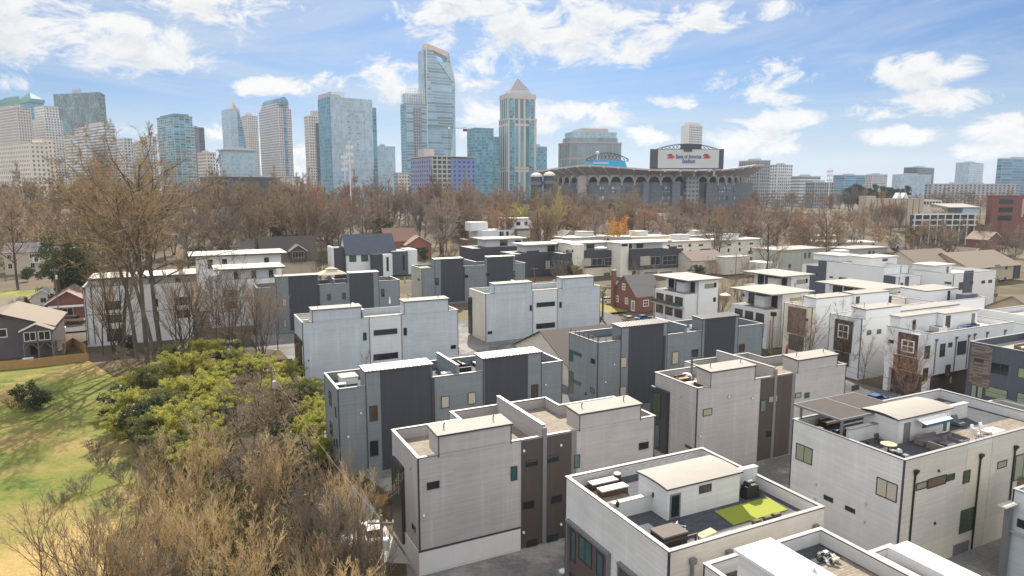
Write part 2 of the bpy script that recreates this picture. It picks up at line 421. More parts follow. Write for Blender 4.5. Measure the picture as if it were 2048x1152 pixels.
bricks('brick_red', (.22, .06, .042), (.15, .042, .033), (.26, .20, .17)); bricks('brick_dark', (.10, .06, .055), (.062, .038, .036), (.12, .10, .09), .42, .10); bricks('stone_strip', (.26, .20, .165), (.10, .07, .06), (.06, .05, .05), 1.5, .22)
pavers('pavers_roof', (.27, .22, .165), (.20, .165, .125), .5); pavers('pavers_shaded', (.075, .08, .092), (.05, .055, .066), .5, (.03, .03, .033))  # the dark pavers carry the deck's shade in their colour
glassy('glass_dark', (.018, .022, .025)); glassy('glass_teal', (.035, .085, .085), .05); glassy('glass_green', (.05, .08, .035), .08, .6, scale=2); glassy('glass_brown', (.075, .058, .045), .08, .3)
blinds('glass_blind', (.50, .46, .36), (.22, .19, .14)); blinds('glass_blind_green', (.30, .34, .22), (.12, .14, .09))
plain('turf_lime', (.25, .28, .03), .95, var=.06, scale=8); plain('fabric_taupe', (.15, .125, .11), .9); plain('fabric_grey', (.12, .13, .14), .9); plain('fabric_white', (.72, .72, .70), .85, var=.05)
plain('black_cover', (.012, .012, .014), .6); plain('cushion_tan', (.50, .40, .26), .9); plain('blue_canvas', (.02, .11, .20), .8); plain('red_canvas', (.20, .018, .02), .85); plain('teal_canvas', (.02, .38, .40), .8)
plain('concrete', (.36, .345, .32), .85, var=.15, scale=.5); plain('asphalt', (.065, .065, .068), .9, var=.25, scale=.6); plain('gold_reflect', (.38, .30, .19), .5)

def win(T, face, val, k, x0, y0, x1, y1, pane='glass_dark', frame='frame_dark', cols=1, rows=1, fw=.07, pr=.05, name='window', label=None):
    """A window from its top left and bottom right corner on the wall plane v = val (face 'v') or u = val (face 'u')."""
    if face == 'v':
        a0, z1 = HV(*Q(k, x0, y0), val); a1, z0 = HV(*Q(k, x1, y1), val)
    else:
        a0, z1 = HU(*Q(k, x0, y0), val); a1, z0 = HU(*Q(k, x1, y1), val)
    return winm(T, face, val, a0, a1, z0, z1, pane, frame, cols, rows, fw, pr, name, label)
def winm(T, face, val, a0, a1, z0, z1, pane='glass_dark', frame='frame_dark', cols=1, rows=1, fw=.07, pr=.05, name='window', label=None):
    if a1 < a0: a0, a1 = a1, a0
    if z1 - z0 < .25: z0, z1 = (z0 + z1) / 2 - .2, (z0 + z1) / 2 + .2
    f, g = MB(), MB()
    def bx(m, p0, p1, q0, q1, d0, d1):
        if face == 'v': m.box(p0, p1, val - d1, val - d0, q0, q1)
        else: m.box(val - d1, val - d0, p0, p1, q0, q1)
    bx(f, a0, a1, z1 - fw, z1, 0.0, pr); bx(f, a0, a1, z0, z0 + fw, 0.0, pr)
    bx(f, a0, a0 + fw, z0 + fw, z1 - fw, 0.0, pr); bx(f, a1 - fw, a1, z0 + fw, z1 - fw, 0.0, pr)
    m = fw * .7
    for i in range(1, cols):
        c = a0 + (a1 - a0) * i / cols; bx(f, c - m / 2, c + m / 2, z0 + fw, z1 - fw, 0.0, pr * .8)
    for i in range(1, rows):
        c = z0 + (z1 - z0) * i / rows; bx(f, a0 + fw, a1 - fw, c - m / 2, c + m / 2, 0.0, pr * .75)
    bx(g, a0 + fw, a1 - fw, z0 + fw, z1 - fw, 0.0, pr * .35)
    fo = f.build(name, frame, T.o, T.at)
    if label: fo['label'] = label
    g.build('pane', pane, fo, T.at)
    return fo

def offset_poly(poly, d):             # CCW polygon moved inward by d, mitred
    n = len(poly); out = []
    for i in range(n):
        p0, p1, p2 = Vector(poly[i - 1]), Vector(poly[i]), Vector(poly[(i + 1) % n])
        e0, e1 = (p1 - p0).normalized(), (p2 - p1).normalized()
        n0, n1 = Vector((-e0.y, e0.x)), Vector((-e1.y, e1.x))
        k = n0 + n1; k = k / max(k.dot(n0), 1e-3)
        out.append((p1.x + k.x * d, p1.y + k.y * d))
    return out
def ring(mb, poly, d0, d1, z0, z1, skip=()):
    a, b = offset_poly(poly, d0), offset_poly(poly, d1)
    for i in range(len(poly)):
        if i in skip: continue
        j = (i + 1) % len(poly)
        q = [a[i], a[j], b[j], b[i]]
        mb.prism(q, z0, z1)
def rect(u0, u1, v0, v1): return [(u0, v0), (u1, v0), (u1, v1), (u0, v1)]

class House(Thing):
    def body(s, poly, zd, zp, wall='siding_warm_grey', coping='coping_metal', deck='pavers_roof', t=.22, trim='trim_dark', corner=True, z0=-.6, skip=(), part='wall', cop=True):
        if len(poly) == 4 and not isinstance(poly[0], (tuple, list)): poly = rect(*poly)
        w = s.p(part, wall)
        w.prism(poly, z0, zd); ring(w, poly, 0.0, t, zd, zp, skip)
        if deck: s.p('roof_deck', deck).prism(offset_poly(poly, t + .002), zd + .003, zd + .035)
        if cop:
            ring(s.p('coping', coping), poly, -.06, t + .05, zp + .002, zp + .055, skip)
            ring(s.p('coping_edge', trim), poly, -.035, t + .03, zp - .07, zp, skip)
        if corner:
            m = s.p('corner_trim', trim)
            for (a, b), (sx, sy) in ((poly[0], (0, 0)), (poly[1], (-1, 0)), (poly[-1], (0, -1))):
                m.box(a + sx * .12 - .02, a + sx * .12 + .14 - .02 + .0, b - .02 + sy * .1, b + .12 + sy * .1, max(z0, -.3), zp - .08)
    def bay(s, u0, u1, v0, v1, z1, wall, roof='membrane', fascia='trim_dark', ov=.14, slope=.16, z0=-.6, seam=False, part='stair_penthouse', trim=True, vents=True):
        """A stair penthouse carried down the wall as a bay 6 cm proud of it."""
        s.p(part, wall).hexa([(u0, v0 - .06, z0), (u1, v0 - .06, z0), (u1, v1, z0), (u0, v1, z0)], [(u0, v0 - .06, z1), (u1, v0 - .06, z1), (u1, v1, z1 + slope), (u0, v1, z1 + slope)])
        a, b, c, d = u0 - ov, u1 + ov, v0 - .06 - ov, v1 + ov
        zf, zb = z1 + .004, z1 + slope + .004
        s.p('penthouse_fascia', fascia).hexa([(a, c, zf), (b, c, zf), (b, d, zb), (a, d, zb)], [(a, c, zf + .14), (b, c, zf + .14), (b, d, zb + .14), (a, d, zb + .14)])
        m = s.p('penthouse_roof', 'seam_metal' if seam else roof)
        e = .03
        m.hexa([(a + e, c + e, zf + .142), (b - e, c + e, zf + .142), (b - e, d - e, zb + .142), (a + e, d - e, zb + .142)], [(a + e, c + e, zf + .18), (b - e, c + e, zf + .18), (b - e, d - e, zb + .18), (a + e, d - e, zb + .18)])
        if seam:
            r = s.p('roof_seam', 'seam_rib'); k = int((b - a) / .52)
            for i in range(1, k):
                x = a + (b - a) * i / k
                r.hexa([(x - .035, c + e, zf + .182), (x + .035, c + e, zf + .182), (x + .035, d - e, zb + .182), (x - .035, d - e, zb + .182)], [(x - .03, c + e, zf + .25), (x + .03, c + e, zf + .25), (x + .03, d - e, zb + .25), (x - .03, d - e, zb + .25)])
        elif vents:
            for x in (u0 + (u1 - u0) * .14, u0 + (u1 - u0) * .82):
                vm = MB(); zz = z1 + .182 + slope * .5
                vm.tube((x, (v0 + v1) / 2, zz - .05), (x, (v0 + v1) / 2, zz + .42), .05, .05, 6); vm.tube((x, (v0 + v1) / 2, zz + .42), (x + .1, (v0 + v1) / 2, zz + .5), .06, .06, 6)
                s.one('roof_vent', 'metal_dark', vm)
        if trim:
            t = s.p('penthouse_trim', fascia)
            t.box(u0 - .02, u0 + .09, v0 - .085, v0 - .06, max(0, z0), z1); t.box(u1 - .09, u1 + .02, v0 - .085, v0 - .06, max(0, z0), z1)
    def panel(s, u0, u1, v, z0, z1, mat, pr=.04, part='cladding_panel'):
        s.p(part, mat).box(u0, u1, v - pr, v, z0, z1)
    def divider(s, u, v0, v1, z0, z1, mat, coping='coping_metal', t=.34):
        s.p('party_wall', mat).box(u, u + t, v0, v1, z0, z1)
        s.p('party_wall_edge', 'trim_dark').box(u - .02, u + t + .02, v0 - .02, v1 + .02, z1, z1 + .06)
        s.p('party_wall_coping', coping).box(u - .05, u + t + .05, v0 - .05, v1 + .05, z1 + .062, z1 + .12)
    def small(s, face, val, k, x, y, mat='steel', w=.22):        # exhaust vent or wall light
        m = MB(); a, z = (HV if face == 'v' else HU)(*Q(k, x, y), val)
        if face == 'v': m.hexa([(a - w / 2, val - .16, z - w / 2), (a + w / 2, val - .16, z - w / 2), (a + w / 2, val, z - w / 2), (a - w / 2, val, z - w / 2)], [(a - w / 2, val - .05, z + w / 2), (a + w / 2, val - .05, z + w / 2), (a + w / 2, val, z + w / 2), (a - w / 2, val, z + w / 2)])
        else: m.hexa([(val - .16, a - w / 2, z - w / 2), (val, a - w / 2, z - w / 2), (val, a + w / 2, z - w / 2), (val - .16, a + w / 2, z - w / 2)], [(val - .05, a - w / 2, z + w / 2), (val, a - w / 2, z + w / 2), (val, a + w / 2, z + w / 2), (val - .05, a + w / 2, z + w / 2)])
        s.one('wall_vent', mat, m)
    def pipe(s, face, val, a, z0, z1, mat='metal_dark', hopper=True):
        m = MB()
        def bx(p0, p1, q0, q1, d0, d1):
            if face == 'v': m.box(p0, p1, val - d1, val - d0, q0, q1)
            else: m.box(val - d1, val - d0, p0, p1, q0, q1)
        bx(a - .07, a + .07, z0, z1 - .5, .03, .15)
        if hopper:
            if face == 'v': m.hexa([(a - .08, val - .16, z1 - .5), (a + .08, val - .16, z1 - .5), (a + .08, val - .02, z1 - .5), (a - .08, val - .02, z1 - .5)], [(a - .22, val - .34, z1 - .1), (a + .22, val - .34, z1 - .1), (a + .22, val - .02, z1 - .1), (a - .22, val - .02, z1 - .1)])
            bx(a - .22, a + .22, z1 - .098, z1 + .06, .02, .34)
        s.one('downpipe', mat, m)

# ------------------------------------------------------------------ two brown-centred grey rows in front (deck paved in tan)
def row_a(T, u, v, brown):
    poly = [(u, v), (u + 27.2, v), (u + 27.2, v + 8.0), (u + 19.7, v + 8.0), (u + 19.7, v + 11.3), (u + 7.5, v + 11.3), (u + 7.5, v + 8.5), (u, v + 8.5)]
    T.body(poly, 10.35, 11.5, 'siding_warm_grey')
    T.bay(u + 2.0, u + 9.6, v, v + 2.5, 13.25, 'siding_warm_grey', z0=11.3); T.bay(u + 17.4, u + 25.2, v, v + 2.5, 13.05, 'siding_warm_grey', z0=11.3)
    T.panel(u + 10.7, u + 16.5, v, 0, 11.35, 'siding_brown'); T.panel(u + 13.1, u + 13.55, v - .04, 0, 12.4, 'trim_grey', .1, 'pilaster'); T.panel(u + 16.5, u + 17.1, v, 0, 11.35, 'trim_grey', .06, 'reveal')
    T.divider(u + 13.2, v + .25, v + 11.1, 10.4, 12.5, 'siding_warm_grey')
    return poly
T = House('townhouse_row', 'nearest grey townhouse row with dark brown centre, white foot and two empty roof decks', 'townhouse', (18.7, 57.7), group='grey townhouse rows')
row_a(T, 18.7, 57.7, 0)
T.p('plinth', 'panel_plinth').box(18.62, 29.3, 57.6, 57.7, -.5, 2.25); T.p('plinth', 'panel_plinth').box(18.6, 18.7, 57.7, 66, -.5, 2.25)
T.p('plinth_edge', 'trim_dark').box(18.58, 29.3, 57.58, 57.7, 2.252, 2.4)
for w in ((290, 575, 368, 605), (770, 990, 838, 1028), (900, 440, 978, 466), (1030, 412, 1108, 440), (883, 697, 955, 727), (1060, 660, 1126, 692), (907, 935, 976, 960), (1035, 902, 1103, 930), (1604, 330, 1662, 360)): win(T, 'v', 57.66, '7', *w)
for w in ((811, 476, 850, 556), (1202, 404, 1237, 480)): win(T, 'v', 57.64, '7', *w, pane='glass_teal')
win(T, 'u', 18.7, '7', 199, 822, 222, 888)
T.p('window_bay', 'trim_dark').box(18.35, 18.7, 62.0, 65.4, 1.0, 9.0); winm(T, 'u', 18.35, 62.4, 63.2, 5.8, 8.6, 'glass_teal'); winm(T, 'u', 18.35, 63.9, 65.0, 5.8, 8.6, 'glass_green')
for x, y in ((890, 375), (270, 775), (1120, 340), (1120, 830), (888, 880)): T.small('v', 57.64, '7', x, y)
T.small('u', 18.7, '7', 190, 480); T.done()

T = House('townhouse_row', 'warm grey townhouse row with brown centre and cluttered deck, behind the nearest row', 'townhouse', (57.2, 63.8), group='grey townhouse rows')
row_a(T, 57.2, 63.8, 1)
for w, pn in (((1208, 742, 1267, 778), 'glass_blind_green'), ((1652, 655, 1712, 686), 'glass_blind_green'), ((1634, 890, 1686, 920), 'glass_dark'), ((1627, 1110, 1682, 1146), 'glass_blind_green')): win(T, 'v', 63.76, '6', *w, pane=pn)
win(T, 'v', 63.74, '6', 1598, 682, 1631, 753, pane='glass_teal')
win(T, 'v', 63.76, 'A', 516, 545, 565, 575); win(T, 'v', 63.74, 'A', 180, 598, 210, 630, pane='glass_teal')
for w in ((110, 600, 150, 628), (112, 840, 150, 868)): win(T, 'v', 63.76, 'A', *w, pane='glass_blind_green')
win(T, 'u', 57.2, '6', 1085, 975, 1134, 1018, pane='glass_teal')
T.p('window_bay', 'trim_dark').box(56.8, 57.2, 69.0, 72.6, 1.0, 9.6); winm(T, 'u', 56.8, 70.4, 72.0, 5.4, 9.0, 'glass_green'); winm(T, 'u', 56.8, 70.4, 72.0, 1.4, 4.6, 'glass_teal')
for x, y in ((1185, 922), (1380, 655), (1540, 665)): T.small('v', 63.74, '6', x, y)
T.small('u', 57.2, '6', 1060, 655); T.done()

# ------------------------------------------------------------------ rows with seamed metal roofs over slate bays
def row_b(T, u, v, c1, c2, bay1, bay2, zb, pale='siding_blue_grey', L=32.3, depth=8.5, mid=None):
    T.body((u, u + L, v, v + depth), 10.35, 11.5, pale, deck='pavers_shaded')
    T.bay(u + bay1[0], u + bay1[1], v, v + 2.6, zb, pale, seam=True); T.bay(u + bay2[0], u + bay2[1], v, v + 2.6, zb - .1, pale, seam=True)
    T.panel(u + c1[0], u + c1[1], v - .06, 0, zb - .02, 'siding_slate'); T.panel(u + c2[0], u + c2[1], v - .06, 0, zb - .12, 'siding_slate')
    T.panel(u + c1[1] + .0, u + c1[1] + .45, v - .06, 0, 11.4, 'trim_dark', .12, 'pilaster')
    m = mid if mid else (bay1[1] + bay2[0]) / 2
    T.divider(u + m, v + .25, v + depth - .2, 10.4, 12.6, pale)
T = House('townhouse_row', 'nearest blue grey townhouse row with seamed metal roofs and lime turf on a deck', 'townhouse', (16.8, 83.2), group='blue grey townhouse rows')
row_b(T, 16.8, 83.2, (5.4, 12.2), (19.9, 26.6), (3.5, 12.4), (19.7, 28.8), 13.2, mid=16.0)
for w, pn in (((333, 585, 393, 682), 'glass_brown'), ((337, 822, 397, 917), 'glass_dark'), ((822, 520, 877, 591), 'glass_blind'), ((1003, 494, 1056, 566), 'glass_blind'), ((1431, 440, 1478, 526), 'glass_brown')): win(T, 'v', 83.13, '5', *w, pane=pn)
winm(T, 'u', 16.8, 84.4, 85.0, 7.4, 8.8, 'glass_green'); winm(T, 'u', 16.8, 87.2, 88.8, 8.0, 10.0, 'glass_teal'); winm(T, 'u', 16.8, 84.3, 85.0, 3.4, 4.6); winm(T, 'u', 16.8, 87.2, 88.8, 4.0, 5.8); winm(T, 'u', 16.8, 86.0, 86.7, 3.0, 4.0)
for x, y in ((278, 630), (190, 790), (367, 1070)): T.small('v', 83.2, '5', x, y)
T.small('v', 83.14, '5', 1530, 438); T.done()
T = House('townhouse_row', 'blue grey townhouse row with a railed corner deck beside the dark shingle roof', 'townhouse', (60.25, 90.9), group='blue grey townhouse rows')
T.p('roof_deck_rail', 'metal_dark')
row_b(T, 60.25, 90.9, (6.0, 13.2), (22.3, 29.4), (4.5, 14.1), (21.7, 30.2), 13.55, L=36.4, depth=9.0, mid=18.2)
for w, pn in (((647, 391, 690, 454), 'glass_blind'), ((642, 590, 685, 667), 'glass_blind'), ((998, 354, 1040, 431), 'glass_blind'), ((1132, 338, 1172, 384), 'glass_dark'), ((1452, 302, 1488, 347), 'glass_brown')): win(T, 'v', 90.84, '6', *w, pane=pn)
for w, pn in (((303, 332, 327, 420), 'glass_teal'), ((333, 345, 384, 390), 'glass_teal'), ((447, 392, 476, 438), 'glass_dark'), ((297, 475, 327, 638), 'glass_green'), ((330, 537, 381, 585), 'glass_teal'), ((443, 590, 471, 638), 'glass_teal')): win(T, 'u', 60.25, '6', *w, pane=pn)
rl = T.p('roof_deck_rail', 'metal_dark')
for z in (11.62, 11.78, 11.94, 12.1, 12.26): rl.box(60.27, 60.31, 91.0, 99.6, z, z + .05); rl.box(60.31, 64.7, 90.93, 90.97, z, z + .05)
for k in range(7): rl.box(60.25, 60.33, 91.0 + k * 1.4, 91.07 + k * 1.4, 11.56, 12.35)
for k in range(4): rl.box(60.4 + k * 1.4, 60.47 + k * 1.4, 90.92, 90.99, 11.56, 12.35)
for x, y in ((605, 435), (545, 557)): T.small('v', 90.9, '6', x, y)
T.small('u', 60.25, '6', 412, 635, 'metal_dark', .4); T.done()

# ------------------------------------------------------------------ pale rows with a white panelled centre
def row_c(T, u, v, L, b1, b2, pan, zb, depth=9.5):
    T.body((u, u + L, v, v + depth), 10.4, 11.6, 'siding_pale', deck='membrane')
    T.bay(u + b1[0], u + b1[1], v, v + 2.6, zb[0], 'siding_pale', ov=.2, z0=11.4); T.bay(u + b2[0], u + b2[1], v, v + 2.6, zb[1], 'siding_pale', ov=.2, z0=11.4)
    T.panel(u + pan[0], u + pan[1], v, 0, 11.5, 'panel_white', .06)
    for a in pan: T.panel(u + a - .08, u + a + .08, v - .06, 0, 11.5, 'trim_grey', .03, 'pilaster')
    T.divider(u + pan[0] - 1.2, v + .25, v + depth, 10.4, 13.0, 'siding_pale')
T = House('townhouse_row', 'pale grey townhouse row with white panelled centre, left one of the two, beside the bamboo', 'townhouse', (20.0, 129.0), group='pale townhouse rows')
row_c(T, 20.0, 129.0, 31.1, (1.9, 11.1), (19.6, 29.0), (12.6, 19.0), (13.7, 14.0))
for w, c in (((1105, 764, 1130, 814), 1), ((1177, 748, 1338, 770), 3), ((1175, 912, 1343, 936), 3), ((1380, 732, 1402, 781), 1), ((1700, 850, 1735, 871), 1)): win(T, 'v', 128.93, 'c', *w, cols=c, fw=.1)
for w in ((92, 800, 115, 846), (413, 920, 447, 938)): win(T, 'v', 128.93, 'd', *w, fw=.1)
T.p('window_bay', 'wood_dark').box(19.7, 20.0, 130.5, 137.5, .3, 8.0); winm(T, 'u', 19.7, 131, 133.6, 5, 7.4, 'glass_green', cols=2); winm(T, 'u', 19.7, 134.2, 137, 5, 7.4, 'glass_dark', cols=2); winm(T, 'u', 20.0, 129.5, 130.2, 7, 8); winm(T, 'u', 20.0, 129.5, 130.2, 2.5, 3.5); winm(T, 'u', 19.7, 131, 137, .5, 3.2, 'glass_dark', cols=3)
for x, y in ((735, 952),): T.small('v', 129, 'c', x, y, 'metal_dark')
T.done()
T = House('townhouse_row', 'pale grey townhouse row with white panelled centre and cream end wall, right one', 'townhouse', (65.0, 146.3), group='pale townhouse rows')
row_c(T, 65.0, 146.3, 32.4, (2.2, 12.4), (20.9, 30.3), (12.7, 19.6), (13.6, 14.0), 10)
for w, c in (((947, 645, 962, 682), 1), ((993, 629, 1118, 650), 3), ((991, 772, 1118, 795), 3), ((1148, 624, 1164, 662), 1), ((663, 823, 692, 840), 1)): win(T, 'v', 146.23, 'd', *w, cols=c, fw=.1)
win(T, 'u', 65.0, 'd', 613, 667, 632, 686); T.p('end_cladding', 'siding_cream').box(64.94, 65.0, 146.35, 156.2, 0, 11.5)
T.p('window_bay', 'trim_dark').box(64.6, 64.94, 154.3, 156.2, .3, 9.6); winm(T, 'u', 64.6, 154.6, 155.9, 5, 9, 'glass_dark'); T.done()

# ------------------------------------------------------------------ dark rows further back
T = House('townhouse_row', 'slate grey townhouse row half hidden by bare trees, leftmost with metal roofs', 'townhouse', (17.5, 181.0), group='blue grey townhouse rows')
row_b(T, 17.5, 181.0, (7.6, 14.9), (23.3, 29.7), (4.6, 15.1), (23.2, 31.2), 14.0, L=37.0, depth=9)
for w, pn in (((862, 502, 888, 544), 'glass_dark'), ((963, 492, 990, 536), 'glass_dark'), ((1227, 466, 1251, 519), 'glass_dark'), ((557, 533, 587, 586), 'glass_blind'), ((565, 675, 588, 730), 'glass_blind')): win(T, 'v', 180.92, 'c', *w, pane=pn, fw=.1)
T.done()
T = House('townhouse_row', 'slate grey townhouse row with sage end wall, farthest with metal roofs', 'townhouse', (69.0, 205.0), group='blue grey townhouse rows')
row_b(T, 69.0, 205.0, (6.4, 14.2), (22.6, 32.3), (4.4, 14.2), (23.0, 33.0), 14.0, L=37.0, depth=10.5)
for w in ((306, 460, 331, 509), (504, 440, 530, 459), (650, 429, 675, 446), (832, 412, 847, 456)): win(T, 'v', 204.9, 'd', *w, fw=.1)
T.p('end_cladding', 'siding_sage').box(68.94, 69.0, 205.05, 215.4, 0, 11.4)
for w, pn in (((93, 450, 107, 500), 'glass_blind'), ((112, 452, 147, 470), 'glass_blind'), ((187, 462, 202, 480), 'glass_dark'), ((115, 570, 148, 590), 'glass_blind')): win(T, 'u', 68.94, 'd', *w, pane=pn, fw=.1)
T.done()

# ------------------------------------------------------------------ brick-fronted townhouse in the middle foreground
T = House('townhouse', 'white townhouse with brick bays and a lime turf mat on its roof deck', 'townhouse', (28.9, 34.4))
U0, U1, V0, V1 = 28.9, 44.1, 34.4, 48.2
T.body((U0, U1, V0, V1), 10.4, 11.5, 'siding_white', deck='pavers_shaded')
T.p('warm_lit_cladding', 'siding_cream').box(U0 + .12, U1, V0 - .03, V0, 0, 11.4)  # cream tint stands for warm bounce light on the front wall
T.p('stair_penthouse', 'siding_white').hexa([(33.0, 39.7, 10.4), (40.5, 39.7, 10.4), (40.5, 43.4, 10.4), (33.0, 43.4, 10.4)], [(33.0, 39.7, 12.85), (40.5, 39.7, 12.85), (40.5, 43.4, 13.0), (33.0, 43.4, 13.0)])
def arch_roof(T, u0, u1, v0, v1, z, rise, mat='membrane', n=8, vents=()):
    pts = [(v0 + (v1 - v0) * i / n, z + rise * (1 - (2 * i / n - 1) ** 2)) for i in range(n + 1)]
    m, f = T.p('penthouse_roof', mat), T.p('penthouse_fascia', 'trim_dark')
    for i in range(n):
        (a, za), (b, zb) = pts[i], pts[i + 1]
        f.hexa([(u0, a, za), (u1, a, za), (u1, b, zb), (u0, b, zb)], [(u0, a, za + .1), (u1, a, za + .1), (u1, b, zb + .1), (u0, b, zb + .1)])
        m.hexa([(u0 + .03, a, za + .102), (u1 - .03, a, za + .102), (u1 - .03, b, zb + .102), (u0 + .03, b, zb + .102)], [(u0 + .03, a, za + .13), (u1 - .03, a, za + .13), (u1 - .03, b, zb + .13), (u0 + .03, b, zb + .13)])
arch_roof(T, 32.8, 40.7, 39.55, 43.5, 12.95, .14)
T.p('privacy_wall', 'siding_white').box(29.3, 33.0, 41.6, 41.9, 10.4, 11.75); T.p('privacy_wall', 'siding_white').box(40.5, 43.9, 41.1, 41.5, 10.4, 12.3)
T.p('privacy_coping', 'coping_white').box(29.25, 33.0, 41.52, 41.98, 11.752, 11.82); T.p('privacy_coping', 'coping_white').box(40.5, 43.95, 41.02, 41.58, 12.302, 12.37)
winm(T, 'v', 39.7, 33.25, 34.3, 10.45, 12.5, 'glass_dark', 'trim_grey', fw=.13, name='roof_door'); win(T, 'v', 39.7, '8', 1018, 410, 1105, 445, pane='glass_brown')
T.p('sunlit_paver_strip', 'pavers_roof').box(U0 + .3, U1 - .3, V0 + .3, V0 + 2.0, 10.442, 10.455); T.p('sunlit_paver_strip', 'pavers_roof').box(29.2, 32.9, 44.0, 46.6, 10.442, 10.455)  # tan strips paint the sunlit part of the darkened deck
# brick bays of the left wall
b = T.p('brick_bay', 'brick_dark'); tr = T.p('bay_frame', 'trim_grey')
for (a0, a1) in ((35.6, 39.8), (41.4, 47.4)):
    b.box(U0 - .03, U0, a0, a1, -.3, 7.6)
    tr.box(U0 - .32, U0, a0 - .16, a0, -.3, 7.75); tr.box(U0 - .32, U0, a1, a1 + .16, -.3, 7.75); tr.box(U0 - .36, U0, a0 - .2, a1 + .2, 7.752, 7.95)
for (a0, a1, z0, z1, pn, c) in ((43.9, 45.9, 5.2, 7.4, 'glass_teal', 2), (42.2, 43.2, 5.2, 7.2, 'glass_teal', 1), (46.4, 47.2, 4.4, 7.2, 'glass_teal', 1), (36.2, 39.2, 4.8, 7.2, 'glass_dark', 3), (42.6, 44.8, .2, 3.2, 'glass_dark', 3), (46.2, 47.2, .2, 3.2, 'glass_teal', 1), (36.2, 39.2, .2, 3.0, 'glass_dark', 3)): winm(T, 'u', U0 - .03, a0, a1, z0, z1, pn, cols=c, fw=.09)
for k, x in (('8', 960), ('8', 1225), ('8', 1860)):
    a, z = HV(*Q(k, x, {960: 950, 1225: 890, 1860: 705}[x]), V0); m = MB(); m.box(a - .24, a + .24, V0 - .36, V0 - .04, z - .2, z + .2); m.box(a - .1, a + .1, V0 - .22, V0 - .05, z - 6.0, z - .2); T.one('downpipe', 'trim_grey', m)
T.done()

# ------------------------------------------------------------------ big white townhouse block at the right
T = House('townhouse', 'large white townhouse with a louvred pergola, blue awning and lounge furniture on its roof', 'townhouse', (58.6, 37.6))
U0, U1, V0, V1 = 58.6, 84.0, 37.6, 50.3
T.body((U0, U1, V0, V1), 10.4, 11.5, 'siding_white', deck='pavers_shaded')
T.p('warm_lit_front', 'siding_cream').box(U0 + .12, 68.1, V0 - .03, V0, 2.4, 11.4); T.p('panel_cladding', 'panel_cream').box(68.2, 72.2, V0 - .03, V0, -.3, 11.0); T.p('warm_lit_front', 'siding_cream').box(72.3, U1, V0 - .03, V0, 2.8, 11.4)  # front siding and panels tinted cream to carry light bounced from facades opposite
T.p('panel_cladding', 'panel_cream').box(U0 + .1, 68.1, V0 - .03, V0, -.3, 2.38); T.p('panel_cladding', 'panel_cream').box(72.3, U1, V0 - .03, V0, -.3, 2.78)
T.p('stair_penthouse', 'siding_white').hexa([(64.4, 42.3, 10.4), (73.0, 42.3, 10.4), (73.0, 46.2, 10.4), (64.4, 46.2, 10.4)], [(64.4, 42.3, 12.85), (73.0, 42.3, 12.85), (73.0, 46.2, 12.95), (64.4, 46.2, 12.95)])
arch_roof(T, 64.1, 73.3, 42.15, 46.35, 12.96, .2, 'membrane')
T.p('privacy_wall', 'siding_white').box(60.1, 64.4, 44.55, 44.9, 10.4, 11.9); T.p('privacy_coping', 'trim_grey').box(60.0, 64.4, 44.45, 45.0, 11.902, 11.97)
T.p('privacy_wall', 'siding_white').box(73.0, 79.3, 44.2, 44.6, 10.4, 12.1); T.p('privacy_coping', 'coping_white').box(73.0, 79.4, 44.1, 44.7, 12.102, 12.17)
winm(T, 'v', 42.3, 65.3, 66.3, 10.45, 12.5, 'trim_grey', 'trim_grey', fw=.1, name='roof_door'); winm(T, 'v', 42.3, 71.6, 72.6, 10.45, 12.5, 'glass_teal', 'frame_white', fw=.13, name='roof_door'); winm(T, 'v', 42.3, 68.3, 69.3, 11.5, 12.2, 'glass_brown')
T.p('sunlit_paver_strip', 'pavers_roof').box(68.5, U1 - .3, V0 + .3, 41.8, 10.442, 10.455); T.p('sunlit_paver_strip', 'pavers_roof').box(U0 + .3, 68.4, V0 + .3, V0 + 1.1, 10.442, 10.455)  # sunlit stretches of the deck painted as tan pavers
for w, pn, c in (((138, 20, 268, 215), 'glass_blind_green', 2), ((370, 455, 445, 530), 'glass_dark', 1), ((549, 545, 630, 622), 'glass_dark', 1), ((815, 305, 978, 530), 'glass_blind', 2)): win(T, 'u', U0, 'B', *w, pane=pn, cols=c, fw=.09)
for w, pn, c in (((1143, 365, 1230, 400), 'glass_blind_green', 1), ((1240, 330, 1390, 365), 'wood_brown', 1), ((1398, 295, 1462, 330), 'glass_green', 1), ((1540, 262, 1588, 352), 'glass_green', 1), ((1518, 595, 1625, 745), 'glass_green', 1), ((1827, 185, 1900, 222), 'glass_blind_green', 1), ((1980, 130, 2100, 300), 'glass_blind_green', 2)): win(T, 'v', V0 - .03, 'B', *w, pane=pn, cols=c, fw=.09)
win(T, 'v', V0 - .03, 'B', 1455, 885, 1560, 1085, pane='trim_grey', frame='trim_grey', name='door'); winm(T, 'v', V0 - .03, 77.5, 79.5, 3.2, 6.3, 'wood_brown', 'trim_grey')
for x, y in ((1132, 265), (1680, 130), (1970, 60)):
    a, z = HV(*Q('B', x, y), V0 - .03); T.pipe('v', V0 - .03, a, 0, z + .15)
for x, y in ((305, 372), (297, 496), (718, 535), (708, 685)): T.small('u', U0, 'B', x, y)
for x, y in ((1330, 256), (1297, 695), (1230, 955)): T.small('v', V0 - .03, 'B', x, y, 'metal_dark')
T.done()

